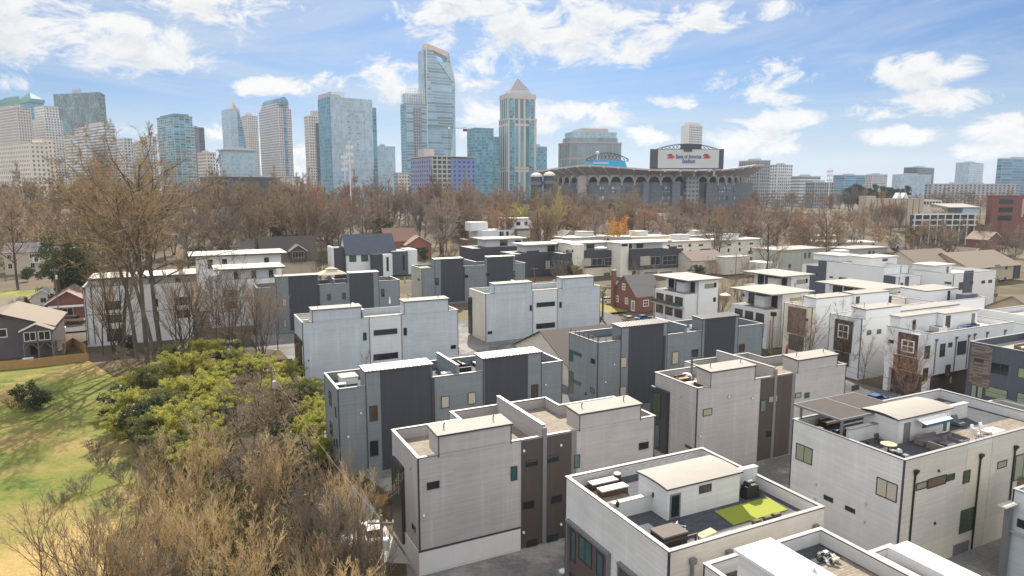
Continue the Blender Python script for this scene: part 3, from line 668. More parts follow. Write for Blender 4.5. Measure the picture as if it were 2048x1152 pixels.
# ------------------------------------------------------------------ white townhouse cut by the bottom edge
T = House('townhouse', 'white townhouse cut off by the bottom edge with a bright flat penthouse roof', 'townhouse', (33.0, 14.0))
c0 = HUV(1915 - 17, 1060, 11.5)
a0, z0_ = HUV(*Q('8', 1905, 715), 11.5)
bl = HUV(*Q('8', 620, 1068), 11.5)
T.body((30.0, a0, 14.0, z0_), 10.4, 11.5, 'siding_white', coping='coping_white', deck='pavers_shaded')
pf = HUV(*Q('8', 1270, 885), 13.2); pr = HUV(*Q('8', 1560, 815), 13.2)
T.p('stair_penthouse', 'siding_white').box(pf[0] + .2, pr[0] - .2, 16.0, pf[1] - .2, 10.4, 13.15); T.p('penthouse_roof', 'stucco_white').box(pf[0], pr[0], 15.8, pf[1], 13.152, 13.36)
vm = MB(); x, y = HUV(*Q('B', 288, 1100), 13.4); vm.lathe((x, y, 13.362), [(.16, 0), (.12, .1), (.05, .16), (.05, .3)], 8); T.one('roof_vent', 'steel', vm)
T.p('sunlit_paver_strip', 'pavers_roof').box(pr[0] + .6, a0 - .4, 15, z0_ - 2.2, 10.442, 10.455)  # tan colour stands in for sun on this deck
T.done()
PF, PR, EDGE = pf, pr, (a0, z0_)

# next white block beyond its right parapet
T = House('townhouse', 'white townhouse corner with a stepped parapet below the big white townhouse', 'townhouse', (46.5, 16.0))
q1 = HUV(*Q('B', 640, 975), 11.2); q2 = HUV(*Q('B', 1200, 1095), 11.2)
T.body((a0 + .6, q2[0] + 1.2, 12.0, q1[1]), 10.0, 11.2, 'siding_white', coping='coping_white', deck='pavers_roof')
T.p('stair_penthouse', 'siding_white').box(a0 + 1.2, a0 + 3.2, 13.0, q1[1] - 1.0, 10.0, 11.9); winm(T, 'v', q1[1] - .0, a0 + 3.6, a0 + 5.4, 9.0, 10.0, 'glass_teal')
T.done()

# slivers at the right edge
T = House('townhouse', 'pale townhouse sliver at the right edge with a metal canopy on a dark post', 'townhouse', (49.5, 21.0))
e = HUV(*Q('B', 1960, 410), 8.6)
T.body((e[0], e[0] + 8, e[1] - 5.5, e[1]), 7.6, 8.6, 'siding_pale', deck='pavers_shaded')
winm(T, 'u', e[0], e[1] - 2.2, e[1] - .6, 5.2, 6.0, 'glass_dark'); T.p('ledge', 'coping_metal').box(e[0] - .4, e[0] + 7, e[1] - 4.5, e[1] + .3, 4.6, 4.75)
cn = HUV(*Q('B', 1850, 555), 7.4)
T.p('canopy', 'membrane_white').box(cn[0], e[0] - .02, e[1] - .6, cn[1] + .3, 7.3, 7.42); T.p('post', 'trim_grey').box(e[0] - .75, e[0] - .25, e[1] - .3, e[1] + .2, -.5, 7.28)
T.done()
# ================================================================== white rows to the right
def W1(T, face, val, k, lst, pane='glass_brown', frame='frame_dark', fw=.1, cols=1, rows=1):
    for w in lst: win(T, face, val, k, *w, pane=pane, frame=frame, fw=fw, cols=cols, rows=rows)
T = House('townhouse_row', 'white townhouse row with brown bay window and dark downpipes along its long wall', 'townhouse', (115.5, 71.4), group='white townhouse rows')
T.body((115.5, 140.5, 71.4, 79.6), 10.3, 11.5, 'stucco_white', coping='coping_white', deck='membrane_white', z0=4.0, corner=False)
T.p('foundation', 'brick_dark').box(116.6, 140.5, 71.9, 79.5, -.5, 4.0); T.p('porch_column', 'stucco_white').box(115.5, 116.5, 71.5, 72.3, -.5, 3.99); T.p('porch_column', 'stucco_white').box(115.5, 116.4, 78.6, 79.5, -.5, 3.99)
T.p('stair_penthouse', 'stucco_white').box(115.9, 126.4, 77.4, 79.35, 10.3, 13.3); T.p('stair_penthouse', 'stucco_white').box(126.5, 137.0, 76.2, 79.35, 10.3, 13.2)
T.p('penthouse_roof', 'membrane').box(115.7, 126.45, 77.2, 79.5, 13.302, 13.5); T.p('penthouse_roof', 'membrane').box(126.5, 137.2, 76.0, 79.5, 13.202, 13.4)
winm(T, 'v', 77.4, 119.4, 120.3, 10.4, 12.6, 'glass_dark', name='roof_door'); winm(T, 'v', 76.2, 127.2, 128.6, 10.6, 12.9, 'wood_dark', name='roof_door'); winm(T, 'v', 76.2, 135.2, 136.2, 10.4, 12.7, 'trim_grey', 'trim_grey', name='roof_door')
T.p('window_bay', 'wood_dark').box(115.1, 115.5, 73.2, 77.0, 6.9, 10.9); T.p('bay_frame', 'stucco_white').box(114.95, 115.5, 73.0, 73.19, 6.7, 11.1); T.p('bay_frame', 'stucco_white').box(114.95, 115.5, 77.01, 77.2, 6.7, 11.1); T.p('bay_frame', 'stucco_white').box(114.95, 115.5, 73.2, 77.0, 10.92, 11.1)
winm(T, 'u', 115.1, 73.9, 76.3, 7.5, 9.7, 'glass_brown', 'frame_white', 2, 2, .2); winm(T, 'u', 115.5, 73.2, 77.8, 4.1, 6.6, 'glass_brown', 'frame_dark', 4, 1, .1); win(T, 'u', 115.5, 'b', 912, 752, 946, 782, fw=.08)
W1(T, 'v', 71.4, 'b', [(1152, 798, 1180, 878), (1253, 784, 1280, 864), (1306, 776, 1330, 802), (1140, 945, 1167, 1025), (1288, 922, 1314, 1000)]); win(T, 'v', 71.4, 'b', 1368, 768, 1418, 848, pane='glass_dark', cols=2)
winm(T, 'v', 71.9, 122.6, 123.4, 1.6, 3.0, 'glass_blind')
for x, y in ((1226, 752), (1358, 736), (1440, 724), (1478, 715), (1560, 704), (1678, 690)):
    a, z = HV(*Q('b', x, y), 71.4); T.pipe('v', 71.4, a, 4.2, z, 'trim_grey')
T.done()
T = House('townhouse_row', 'white townhouse row behind the piped one with a framed brown bay and flat penthouses', 'townhouse', (117.3, 86.0), group='white townhouse rows')
T.body((117.3, 148.0, 86.0, 93.2), 10.3, 11.4, 'stucco_white', coping='coping_white', deck='membrane_white')
T.bay(118.2, 128.6, 86.0, 89, 13.1, 'stucco_white', trim=False); T.bay(128.8, 147.5, 86.0, 89, 12.0, 'stucco_white', trim=False, vents=False)
winm(T, 'u', 128.8, 87.0, 88.4, 11.2, 12.4, 'wood_dark')
T.p('window_bay', 'wood_dark').box(116.9, 117.3, 87.4, 91.6, 4.4, 10.6); T.p('bay_frame', 'stucco_white').box(116.75, 117.3, 87.2, 87.39, 4.2, 10.8); T.p('bay_frame', 'stucco_white').box(116.75, 117.3, 91.61, 91.8, 4.2, 10.8)
winm(T, 'u', 116.9, 88.4, 90.8, 7.0, 9.8, 'glass_brown', 'frame_white', 2, 2, .2); winm(T, 'u', 116.9, 88.0, 91.2, 1.6, 4.2, 'glass_brown', 'frame_dark', 3)
W1(T, 'v', 85.94, 'b', [(770, 695, 796, 722), (836, 688, 862, 714)]); T.done()
T = House('townhouse_row', 'white townhouse row with a tall rust stained wooden bay at its left end', 'townhouse', (119.5, 99.3), group='white townhouse rows')
T.body((119.5, 150.0, 99.3, 106.8), 10.3, 11.4, 'stucco_cream', coping='coping_white', deck='membrane_white')
T.bay(120.4, 131.4, 99.3, 102.5, 13.2, 'stucco_white', trim=False); T.bay(132.5, 143.8, 99.3, 102.5, 13.3, 'stucco_white', trim=False, vents=False)
winm(T, 'v', 99.24, 132.8, 134.0, 11.3, 12.9, 'wood_dark'); winm(T, 'v', 99.24, 143.9, 144.8, 10.4, 12.2, 'glass_dark')
T.p('window_bay', 'wood_brown').box(119.0, 119.5, 100.8, 105.2, 5.2, 10.9); winm(T, 'u', 119.5, 101.0, 105, 1.4, 4.8, 'glass_brown', 'frame_dark', 3)
W1(T, 'v', 99.3, 'b', [(436, 612, 460, 638), (498, 606, 522, 630)]); W1(T, 'u', 119.5, 'b', [(358, 612, 384, 636)]); T.done()
T = House('townhouse_row', 'white townhouse row with a pale penthouse and long grey rooftop unit, far right', 'townhouse', (150.5, 92.0), group='white townhouse rows')
T.body((150.5, 168.0, 92.0, 104.0), 10.3, 11.4, 'stucco_white', coping='coping_white', deck='membrane'); T.bay(153.6, 165.5, 97.0, 103, 12.9, 'stucco_white', trim=False, vents=False)
winm(T, 'v', 96.94, 161.6, 162.6, 10.4, 12.6, 'glass_dark', name='roof_door'); T.done()

# white rows with dark blue panels
T = House('townhouse_row', 'white row house with dark blue panels and a stepped roof line, seen along its length', 'townhouse', (188.0, 126.9), group='white rows with dark panels')
T.body((188.0, 198.0, 126.9, 131.8), 10.0, 11.0, 'stucco_white', coping='coping_white', deck='membrane_white'); T.body((188.0, 199.0, 131.82, 155.0), 12.3, 13.3, 'stucco_white', coping='coping_white', deck='membrane_white', corner=False); T.body((188.0, 199.0, 155.02, 161.4), 10.2, 11.3, 'stucco_white', coping='coping_white', deck='membrane_white', corner=False)
for a, b, z in ((155.05, 159.6, 11.2), (128.0, 131.7, 10.9)): T.p('dark_panel', 'siding_dark_blue').box(187.95, 188.0, a, b, 2, z)
T.p('dark_panel', 'siding_dark_blue').box(187.9, 187.95, 151.8, 155.0, 2, 13.2); T.p('dark_panel', 'siding_dark_blue').box(190.6, 192.4, 126.85, 126.9, 0, 10.9)
T.p('stair_penthouse', 'stucco_white').box(192, 204, 139, 146, 12.3, 15.2); T.p('penthouse_roof', 'membrane_white').box(191.6, 204.4, 138.6, 146.4, 15.2, 15.45); winm(T, 'v', 139, 197, 199.5, 14.0, 14.8)
T.p('stair_penthouse', 'stucco_white').box(189, 197, 148, 158, 13.32, 15.1); T.p('penthouse_roof', 'membrane_white').box(188.6, 198, 147.6, 158.4, 15.1, 15.35)
W1(T, 'u', 188.0, 'b', [(524, 336, 546, 350), (586, 342, 640, 370), (660, 352, 718, 384), (762, 366, 784, 384)]); W1(T, 'u', 187.95, 'b', [(884, 380, 914, 402), (420, 316, 440, 332)])
W1(T, 'v', 126.85, 'b', [(992, 380, 1004, 432), (1100, 394, 1134, 412)]); T.done()
T = House('townhouse_row', 'white row house with one wide dark blue panel and rooftop furniture, far right', 'townhouse', (206.0, 122.2), group='white rows with dark panels')
T.body((206.0, 227.5, 122.2, 136.2), 10.3, 11.4, 'stucco_white', coping='coping_white', deck='membrane_white'); T.p('dark_panel', 'siding_dark_blue').box(210.8, 215.6, 122.15, 122.2, 0, 12.0)
T.p('stair_penthouse', 'stucco_white').box(206.6, 216.0, 129, 135.5, 10.3, 13.0); T.p('penthouse_roof', 'membrane_white').box(206.2, 217.0, 128.4, 135.8, 13.0, 13.3); winm(T, 'v', 129, 213.4, 214.4, 10.4, 12.5, name='roof_door')
W1(T, 'u', 206.0, 'b', [(1282, 372, 1326, 392)]); W1(T, 'v', 122.2, 'b', [(1376, 378, 1412, 424), (1524, 366, 1546, 384), (1570, 362, 1592, 380), (1616, 358, 1640, 376), (1490, 462, 1508, 482), (1606, 454, 1628, 472)]); W1(T, 'v', 122.15, 'b', [(1448, 370, 1468, 390)]); T.done()

# dark house with the stone strip at the right edge
T = House('modern_house', 'dark grey modern house with a stone strip and big pale windows at the right edge', 'house', (115.5, 55.0))
T.body((115.5, 131.0, 50.0, 65.0), 10.3, 11.5, 'siding_dark_blue', deck='membrane', corner=False)
T.p('stone_strip', 'stone_strip').box(115.44, 115.5, 61.4, 64.6, 4.4, 11.2)
W1(T, 'u', 115.44, 'b', [(1476, 874, 1538, 908)]); win(T, 'u', 115.5, 'b', 1564, 896, 1644, 984, cols=1); win(T, 'u', 115.5, 'b', 1654, 912, 1698, 994)
win(T, 'u', 115.5, 'b', 1768, 938, 1830, 1016, pane='glass_blind_green')
W1(T, 'u', 115.5, 'b', [(1460, 1036, 1488, 1140), (1500, 1044, 1530, 1146)], pane='glass_blind_green'); win(T, 'u', 115.5, 'b', 1552, 1056, 1690, 1160, pane='glass_blind_green', rows=2); win(T, 'u', 115.5, 'b', 1760, 1100, 1840, 1190, pane='glass_blind_green', rows=2)
T.done()
# white garage building below it
T = House('garage_block', 'low white garage block with short horizontal windows below the dark house', 'garage', (95.0, 50.0))
ga = HUV(1934, 812, 3.4); gb = HUV(2048, 858, 3.4)
T.body((ga[0], ga[0] + 9, gb[1] - 8, ga[1]), 3.0, 3.4, 'stucco_white', coping='coping_white', deck='membrane', corner=False)
for x in (1395, 1470, 1548): win(T, 'u', ga[0], 'A', x - 10, {1395: 700, 1470: 722, 1548: 745}[x], x + 50, {1395: 722, 1470: 746, 1548: 770}[x], pane='glass_brown')
winm(T, 'u', ga[0], gb[1] - 6, gb[1] - 3, 0, 2.3, 'glass_dark', name='garage_opening'); T.done()

# ------------------------------------------------------------------ balcony houses under wide flat roofs
def balcony_house(label, u0, u1, v0, v1, z, wall='stucco_white', ov=1.2, dep=4.0):
    """Left end open as a roofed terrace over balconies; v0 front."""
    T = House('balcony_house', label, 'house', (u0, v0), group='balcony houses')
    a = u0 + dep
    T.p('wall', wall).box(a, u1, v0, v1, -.4, z); T.p('wall', wall).box(u0, a, v0 + .3, v1, -.4, z - 3.6)
    T.p('terrace_deck', 'membrane').box(u0 + .2, a, v0 + .5, v1 - .2, z - 3.6, z - 3.55)
    T.p('roof', 'membrane').box(u0 - .6, u1 + .9, v0 - ov, v1 + .6, z + .17, z + .3); T.p('roof_edge', 'trim_grey').box(u0 - .55, u1 + .85, v0 - ov + .05, v1 + .55, z + .002, z + .168)
    T.p('terrace_room', 'panel_white').box(u0 + 1.7, a, v0 + 3.0, v0 + 6.0, z - 3.549, z - .9); T.p('terrace_room_roof', 'membrane').box(u0 + 1.5, a, v0 + 2.8, v0 + 6.2, z - .899, z - .75)
    L = v1 - v0
    for k in range(4):
        b = v0 + 1.0 + k * (L - 2) / 4
        winm(T, 'u', a, b + .2, b + (L - 2) / 4 - .3, z - 3.5, z - .6, 'glass_dark', 'frame_dark', 2, name='balcony_door')
    for k in range(3):
        b = v0 + 1.2 + k * (L - 1.5) / 3
        winm(T, 'u', u0, b, b + (L - 2) / 3 - .6, z - 7.0, z - 4.6, 'glass_brown', 'frame_dark', 2); winm(T, 'u', u0, b, b + (L - 2) / 3 - .6, z - 10.2, z - 7.9, 'glass_brown', 'frame_dark', 2)
        T.p('balcony_slab', 'coping_white').box(u0 - 1.3, u0, b - .3, b + (L - 2) / 3 - .2, z - 7.25, z - 7.05)
        T.p('balcony_rail', 'glass_teal').box(u0 - 1.3, u0 - 1.26, b - .25, b + (L - 2) / 3 - .25, z - 7.05, z - 6.1)
    r = T.p('terrace_rail', 'metal_dark')
    for h in (.5, .75, 1.0): r.box(u0 + .02, u0 + .06, v0 + .4, v1 - .2, z - 3.5 + h - .5, z - 3.46 + h - .5)
    winm(T, 'v', v0, a + (u1 - a) * .32, a + (u1 - a) * .75, z - 2.4, z - 1.2, 'glass_blind_green', 'frame_dark', 2); winm(T, 'v', v0, u1 - 1.6, u1 - .7, z - 2.3, z - 1.0)
    winm(T, 'v', v0, u1 - 1.6, u1 - .7, z - 6.2, z - 5.0)
    T.p('corner_trim', 'trim_grey').box(a - .02, a + .12, v0 - .04, v0, 0, z)
    return T.done()
balcony_house('white balcony house with flat overhanging roof next to the red brick house', 119.6, 130.6, 139.2, 152.6, 12.3)
balcony_house('white balcony house with flat roof and brown terrace doors, middle of the right field', 120.5, 133.0, 112.0, 123.5, 12.3, 'panel_white')
balcony_house('pale blue balcony house with flat roof behind the other two', 148.6, 160.0, 134.6, 147.8, 12.3, 'panel_white')
balcony_house('white balcony house with flat roof left of the dark panelled row', 148.4, 160.0, 107.0, 122.0, 12.3)

# ------------------------------------------------------------------ modern houses with charcoal bands
def rectv(T, part, mat, V, k, x0, y0, x1, y1=None, dep=8.0, z0=None):
    a, z1 = HV(*Q(k, x0, y0), V); b, _ = HV(*Q(k, x1, y0), V)
    zb = z0 if z0 is not None else (HV(*Q(k, x1, y1), V)[1] if y1 is not None else -.5)
    T.p(part, mat).box(a, b, V, V + dep, zb, z1)
    return a, b, zb, z1
T = House('modern_house', 'white and charcoal modern house over two garage doors, right of the driveway', 'house', (168.0, 236.0), group='charcoal banded houses')
V = 236.0
a, b, _, zt = rectv(T, 'garage_storey', 'stucco_cream', V, 'a', 536, 362, 872, dep=12)
T.p('band', 'siding_charcoal').box(a, b + 1.5, V - .9, V + 12, HV(*Q('a', 700, 362), V)[1], HV(*Q('a', 536, 240), V)[1])
zb_ = HV(*Q('a', 536, 240), V)[1]
T.p('side_wing', 'siding_board_white').box(a - 4.2, a - .02, V + .5, V + 13, -.5, 13.6); T.p('roof', 'membrane_white').box(a - 4.6, b - 5, V + .3, V + 14, 13.6, 13.95)
T.p('penthouse', 'stucco_white').box(a + 1.0, b - 6, V + 4, V + 13, zb_, 13.6)
winm(T, 'v', V + 4, a + 1.6, a + 4.0, zb_ + .3, 13.2, 'glass_dark', cols=2); winm(T, 'v', V + 4, a + 6.5, a + 10, zb_ + .4, 13.2, 'glass_dark', cols=2)
W1(T, 'v', V - .9, 'a', [(540, 275, 552, 330), (872, 272, 888, 330)]); win(T, 'v', V - .9, 'a', 614, 282, 676, 338, pane='glass_blind', frame='frame_white', cols=2, rows=3); win(T, 'v', V - .9, 'a', 682, 284, 746, 336, pane='glass_dark', frame='frame_white', cols=2); win(T, 'v', V - .9, 'a', 764, 278, 858, 334, pane='glass_dark', frame='frame_white', cols=3, rows=2)
win(T, 'v', V, 'a', 638, 388, 726, 418, pane='trim_grey', name='garage_door'); win(T, 'v', V, 'a', 744, 386, 826, 416, pane='trim_grey', name='garage_door'); win(T, 'v', V, 'a', 556, 378, 580, 418); win(T, 'v', V + .5, 'a', 486, 195, 526, 212)
T.p('deck_screen', 'siding_charcoal').box(b - 6.5, b - 2, V - .85, V - .6, zb_, zb_ + 1.0); T.done()
T = House('modern_house', 'charcoal banded modern house with a grey garage and parasol, left of the driveway', 'house', (150.0, 244.0), group='charcoal banded houses')
V = 244.0
a, b, _, _ = rectv(T, 'garage_storey', 'stucco_cream', V, 'a', 225, 362, 474, dep=12)
z1 = HV(*Q('a', 225, 348), V)[1]; z2 = HV(*Q('a', 225, 246), V)[1]
T.p('band', 'siding_charcoal').box(a, b, V - .9, V + 12, z1, z2); T.p('side_wing', 'siding_board_white').box(a - 5.5, a - .02, V - .5, V + 12, 3, z2 + 3.0); T.p('side_band', 'siding_charcoal').box(a - 10.5, a - 5.52, V, V + 12, 0, z2 - .6)
T.p('penthouse', 'stucco_white').box(a + .5, b - 3, V + 4, V + 12, z2, z2 + 2.9); T.p('roof', 'membrane_white').box(a - 6, b - 2, V + 2.5, V + 13, z2 + 3.0, z2 + 3.35)
winm(T, 'v', V + 4, a + 4, a + 8, z2 + .3, z2 + 2.5, 'glass_dark', cols=2); win(T, 'v', V - .9, 'a', 224, 296, 276, 346, pane='glass_blind', frame='frame_white', cols=2, rows=3); win(T, 'v', V - .9, 'a', 284, 296, 352, 340, frame='frame_white', cols=2); win(T, 'v', V - .9, 'a', 370, 290, 468, 338, frame='frame_white', cols=4, rows=2)
win(T, 'v', V, 'a', 365, 392, 444, 446, pane='trim_grey', name='garage_door'); win(T, 'v', V - .5, 'a', 108, 236, 158, 252)
win(T, 'v', V, 'a', 178, 314, 194, 360); T.p('deck_screen', 'siding_charcoal').box(a + 1, a + 5, V - .85, V - .6, z2, z2 + 1.0); T.done()
T = House('modern_house', 'charcoal walled modern house with white slab roof behind the seamed roofs', 'house', (134.0, 256.0), group='charcoal banded houses')
V = 254.0
a, b, _, z1 = rectv(T, 'wall', 'siding_charcoal', V, 'd', 840, 300, 1180, dep=14); T.p('side_wing', 'siding_board_white').box(b + .02, b + 5.2, V - .4, V + 12, 1.5, 13.9); T.p('end_wing', 'siding_charcoal').box(b + 5.22, b + 9.2, V - .2, V + 12, 0, 10.2); T.p('end_wing_top', 'stucco_white').box(b + 5.22, b + 9.2, V + .5, V + 12, 10.2, 13.0)
T.p('penthouse', 'stucco_white').box(a + 8, b, V + 4, V + 13, z1, z1 + 3.2); T.p('roof', 'membrane_white').box(a + 5.5, b + 6, V + 1, V + 14, z1 + 3.25, z1 + 3.7); T.p('deck_screen', 'siding_charcoal').box(a + 6, a + 12, V + .1, V + .3, z1, z1 + 1.2)
winm(T, 'v', V + 4, b - 6, b - 2.4, z1 + .2, z1 + 2.7, cols=2); win(T, 'v', V - .4, 'd', 1192, 268, 1242, 284); winm(T, 'v', V - .2, b + 6, b + 7, 4, 7.5, 'glass_blind', rows=3); winm(T, 'v', V, b - 9, b - 4, 2.5, 6, 'glass_blind', 'frame_white', 3, 3); winm(T, 'v', V + .5, b + 6.5, b + 8, 11.4, 12.3); T.done()
T = House('modern_house', 'white modern house with a low charcoal terrace, farthest left of the white cluster', 'house', (140.0, 285.0), group='charcoal banded houses')
V = 285.0
a, b, _, z1 = rectv(T, 'terrace_wall', 'siding_charcoal', V, 'd', 560, 262, 880, dep=16); T.p('penthouse', 'stucco_white').box(a + 9, b + 4, V + 5, V + 15, z1, z1 + 3.6); T.p('roof', 'membrane_white').box(a + 6, b + 5, V + 2, V + 16, z1 + 3.6, z1 + 4.0); winm(T, 'v', V + 5, a + 16, a + 20, z1 + .3, z1 + 3, cols=3); winm(T, 'v', V + 5, b, b + 3, z1 + 1.6, z1 + 2.6); T.done()
T = House('modern_house', 'tall white house with a brown wood corner and flat stepped roof at the wood edge', 'house', (150.0, 330.0))
V = 330.0
a, b, _, z1 = rectv(T, 'wall', 'stucco_white', V, 'd', 625, 140, 1040, dep=18); T.p('wood_corner', 'wood_brown').box(a - 9, a - .02, V - .6, V + 10, 0, z1 - 4.5); T.p('upper_block', 'stucco_white').box(a + 16, a + 33, V + 4, V + 14, z1, z1 + 5.5); T.p('upper_roof', 'membrane_white').box(a + 15, a + 34, V + 3, V + 15, z1 + 5.5, z1 + 6)
T.p('stair_penthouse', 'stucco_white').box(a - 4, a + 6, V + 6, V + 14, z1 - .5, z1 + 4.2); T.p('balcony_wall', 'wood_brown').box(a + 19, b - 2, V - 1.2, V - .02, z1 - 6, z1 + .6); winm(T, 'v', V - .6, a - 8, a - 2, z1 - 9, z1 - 5.5, 'glass_teal', cols=3); winm(T, 'v', V - 1.2, a + 20, a + 28, z1 - 4.5, z1 - .6, 'glass_blind', cols=4); winm(T, 'v', V + 4, a + 22, a + 24.5, z1 + 2, z1 + 4); winm(T, 'v', V + 4, a + 27, a + 29, z1 + 2, z1 + 4)
winm(T, 'v', V, a + 10, a + 12.5, z1 - 4.5, z1 - .8); winm(T, 'v', V, a + 14, a + 15.5, z1 - 4.5, z1 - .8); T.done()
# flat white houses behind the charcoal ones
for i, (lab, k, x0, y0, x1, V, wl) in enumerate([
    ('white flat roofed house behind the parasol terrace', 'a', 110, 160, 430, 300, 'stucco_white'), ('cream flat roofed house just above the charcoal bands', 'a', 480, 158, 815, 285, 'stucco_cream'),
    ('white house with board siding and one dark screen, right of the charcoal bands', 'a', 778, 186, 1095, 262, 'siding_board_white'), ('wide white flat roofed house at the back of the white cluster', 'a', 868, 148, 1205, 310, 'stucco_white'),
    ('white house with a dark end wall beside the big bare tree', 'a', 1108, 178, 1440, 272, 'siding_board_white')]):
    T = House('modern_house', lab, 'house', (0, V), group='white flat roofed houses')
    a, b, _, z1 = rectv(T, 'wall', wl, V, k, x0, y0, x1, dep=13)
    T.at = (a, V, 0); T.o.location = (*xy(a, V), 0)
    T.p('roof', 'membrane_white').box(a - .8, b + .8, V - .9, V + 13.5, z1 + .002, z1 + .45)
    m = (a + b) / 2
    T.p('stair_penthouse', 'stucco_white').box(m - 2, m + 5, V + 5, V + 12, z1 + .45, z1 + 2.6); T.p('penthouse_roof', 'membrane_white').box(m - 2.5, m + 5.5, V + 4.5, V + 12.5, z1 + 2.6, z1 + 2.9)
    if i in (2, 4): T.p('dark_panel', 'siding_charcoal').box(b - 7 if i == 2 else b - 10, b - .5 if i == 2 else b - 3.5, V - .08, V, 2, z1 - 2.0 - i)
    for j in range(4):
        c = a + 1.5 + j * (b - a - 3) / 4
        winm(T, 'v', V, c, c + 1.6 + (j % 2), z1 - 2.6, z1 - 1.2 - .4 * (j % 2), ('glass_dark', 'glass_brown')[j % 2])
        winm(T, 'v', V, c + .6, c + 1.8, z1 - 6.0, z1 - 4.2)
    T.done()
# pale green flats beside the big tree
T = House('flat_house', 'sage grey flat roofed house with two slim windows behind the bare street tree', 'house', (232.0, 213.0), group='sage flat roofed houses')
V = 213.0; a, b, _, z1 = rectv(T, 'wall', 'siding_sage', V, 'b', 180, 172, 498, dep=14); T.p('roof', 'membrane').box(a - .5, b + .5, V - .6, V + 14.5, z1, z1 + .4); W1(T, 'v', V, 'b', [(358, 182, 370, 220), (384, 180, 397, 216), (254, 258, 268, 292)]); T.p('string_course', 'coping_white').box(a - .05, b + .05, V - .08, V, z1 - 8.0, z1 - 7.7); T.p('porch', 'stucco_white').box(a - 9, a - .02, V - 1, V + 8, -.5, z1 - 4.6); winm(T, 'v', V - 1, a - 7.5, a - 2, 0.2, z1 - 7, 'wood_dark', name='garage_door'); T.done()
T = House('flat_house', 'sage grey flat roofed house with a stepped roof terrace beyond the white rows', 'house', (262.0, 215.0), group='sage flat roofed houses')
V = 215.0; a, b, _, z1 = rectv(T, 'wall', 'siding_sage', V, 'b', 668, 162, 905, dep=12); T.p('roof', 'membrane').box(a - .5, b + .5, V - .6, V + 12.5, z1, z1 + .4); T.p('lower_wing', 'siding_sage').box(a - 17, a - .02, V, V + 10, 0, z1 - 3.8); T.p('terrace_box', 'stucco_white').box(a - 9.5, a - 2, V - .5, V + 4, z1 - 3.78, z1 - .1); W1(T, 'v', V, 'b', [(780, 170, 792, 210), (806, 170, 818, 208)]); T.p('lower_wing', 'siding_sage').box(b + .02, b + 4, V, V + 10, 0, z1 - 3.4); T.done()

# ------------------------------------------------------------------ pitched-roof houses
class Pitched(House):
    def gable(s, u0, u1, v0, v1, z0, ze, zr, axis, wall, roof, ov=.5, part='wall', t=.18, rpart='roof', trimmat='frame_white'):
        w = s.p(part, wall)
        if axis == 'v':               # ridge along v: the gable faces the viewer
            m = (u0 + u1) / 2
            w.hexa([(u0, v0, z0), (u1, v0, z0), (u1, v0, ze), (m, v0, zr), (u0, v0, ze)], [(u0, v1, z0), (u1, v1, z0), (u1, v1, ze), (m, v1, zr), (u0, v1, ze)])
            sl = (zr - ze) / (m - u0); a, b = v0 - ov, v1 + ov
            for q0, q1 in ((u0 - ov, m), (u1 + ov, m)):
                zz = ze - ov * sl + .02
                s.p(rpart, roof).hexa([(q0, a, zz), (m, a, zr + .02), (m, b, zr + .02), (q0, b, zz)], [(q0, a, zz + t), (m, a, zr + t + .02), (m, b, zr + t + .02), (q0, b, zz + t)])
                s.p('bargeboard', trimmat).hexa([(q0, a - .06, zz - .08), (m, a - .06, zr - .06), (m, a - .003, zr - .06), (q0, a - .003, zz - .08)], [(q0, a - .06, zz + t + .02), (m, a - .06, zr + t + .04), (m, a - .003, zr + t + .04), (q0, a - .003, zz + t + .02)])
        else:
            m = (v0 + v1) / 2
            w.hexa([(u0, v0, z0), (u0, v1, z0), (u0, v1, ze), (u0, m, zr), (u0, v0, ze)], [(u1, v0, z0), (u1, v1, z0), (u1, v1, ze), (u1, m, zr), (u1, v0, ze)])
            sl = (zr - ze) / (m - v0); a, b = u0 - ov, u1 + ov
            for q0 in (v0 - ov, v1 + ov):
                zz = ze - ov * sl + .02
                s.p(rpart, roof).hexa([(a, q0, zz), (b, q0, zz), (b, m, zr + .02), (a, m, zr + .02)], [(a, q0, zz + t), (b, q0, zz + t), (b, m, zr + t + .02), (a, m, zr + t + .02)])
    def chimney(s, u, v, z0, z1, mat='brick_red', w=.9):
        s.p('chimney', mat).box(u, u + w, v, v + w, z0, z1); s.p('chimney_cap', 'concrete').box(u - .08, u + w + .08, v - .08, v + w + .08, z1, z1 + .15)
T = Pitched('gabled_house', 'dark purple gabled house with a windowed back porch and stair behind the orange fence', 'house', (-38.0, 178.5))
T.gable(-44, -26.0, 179.0, 197, -.5, 6.2, 9.4, 'v', 'siding_purple', 'shingle_tan', .7, trimmat='trim_dark')
pa, pz = HV(*Q('e', 145, 890), 176.6); pb, _ = HV(*Q('e', 352, 890), 176.6)
T.gable(pa, pb, 176.4, 178.98, 3.0, 5.9, 7.2, 'v', 'siding_purple', 'shingle_tan', .45, part='porch', rpart='porch_roof')
pm = (pa + pb) / 2
winm(T, 'v', 176.4, pa + .35, pm - .2, 3.5, 5.5, 'glass_dark', 'frame_white', 2, 1, .12); winm(T, 'v', 176.4, pm + .2, pb - .3, 3.5, 5.5, 'glass_dark', 'frame_white', 2, 1, .12)
po = T.p('porch_post', 'wood_grey')
for x in (pa + .15, pm, pb - .15): po.box(x - .12, x + .12, 176.45, 176.69, -.4, 3.0)
for x0, x1 in ((pa + .2, pa + 1.3), (pm, pm - 1.1), (pm, pm + 1.1), (pb - .2, pb - 1.3)): po.tube((x0, 176.57, 1.6), (x1, 176.57, 2.9), .08, .08, 4)
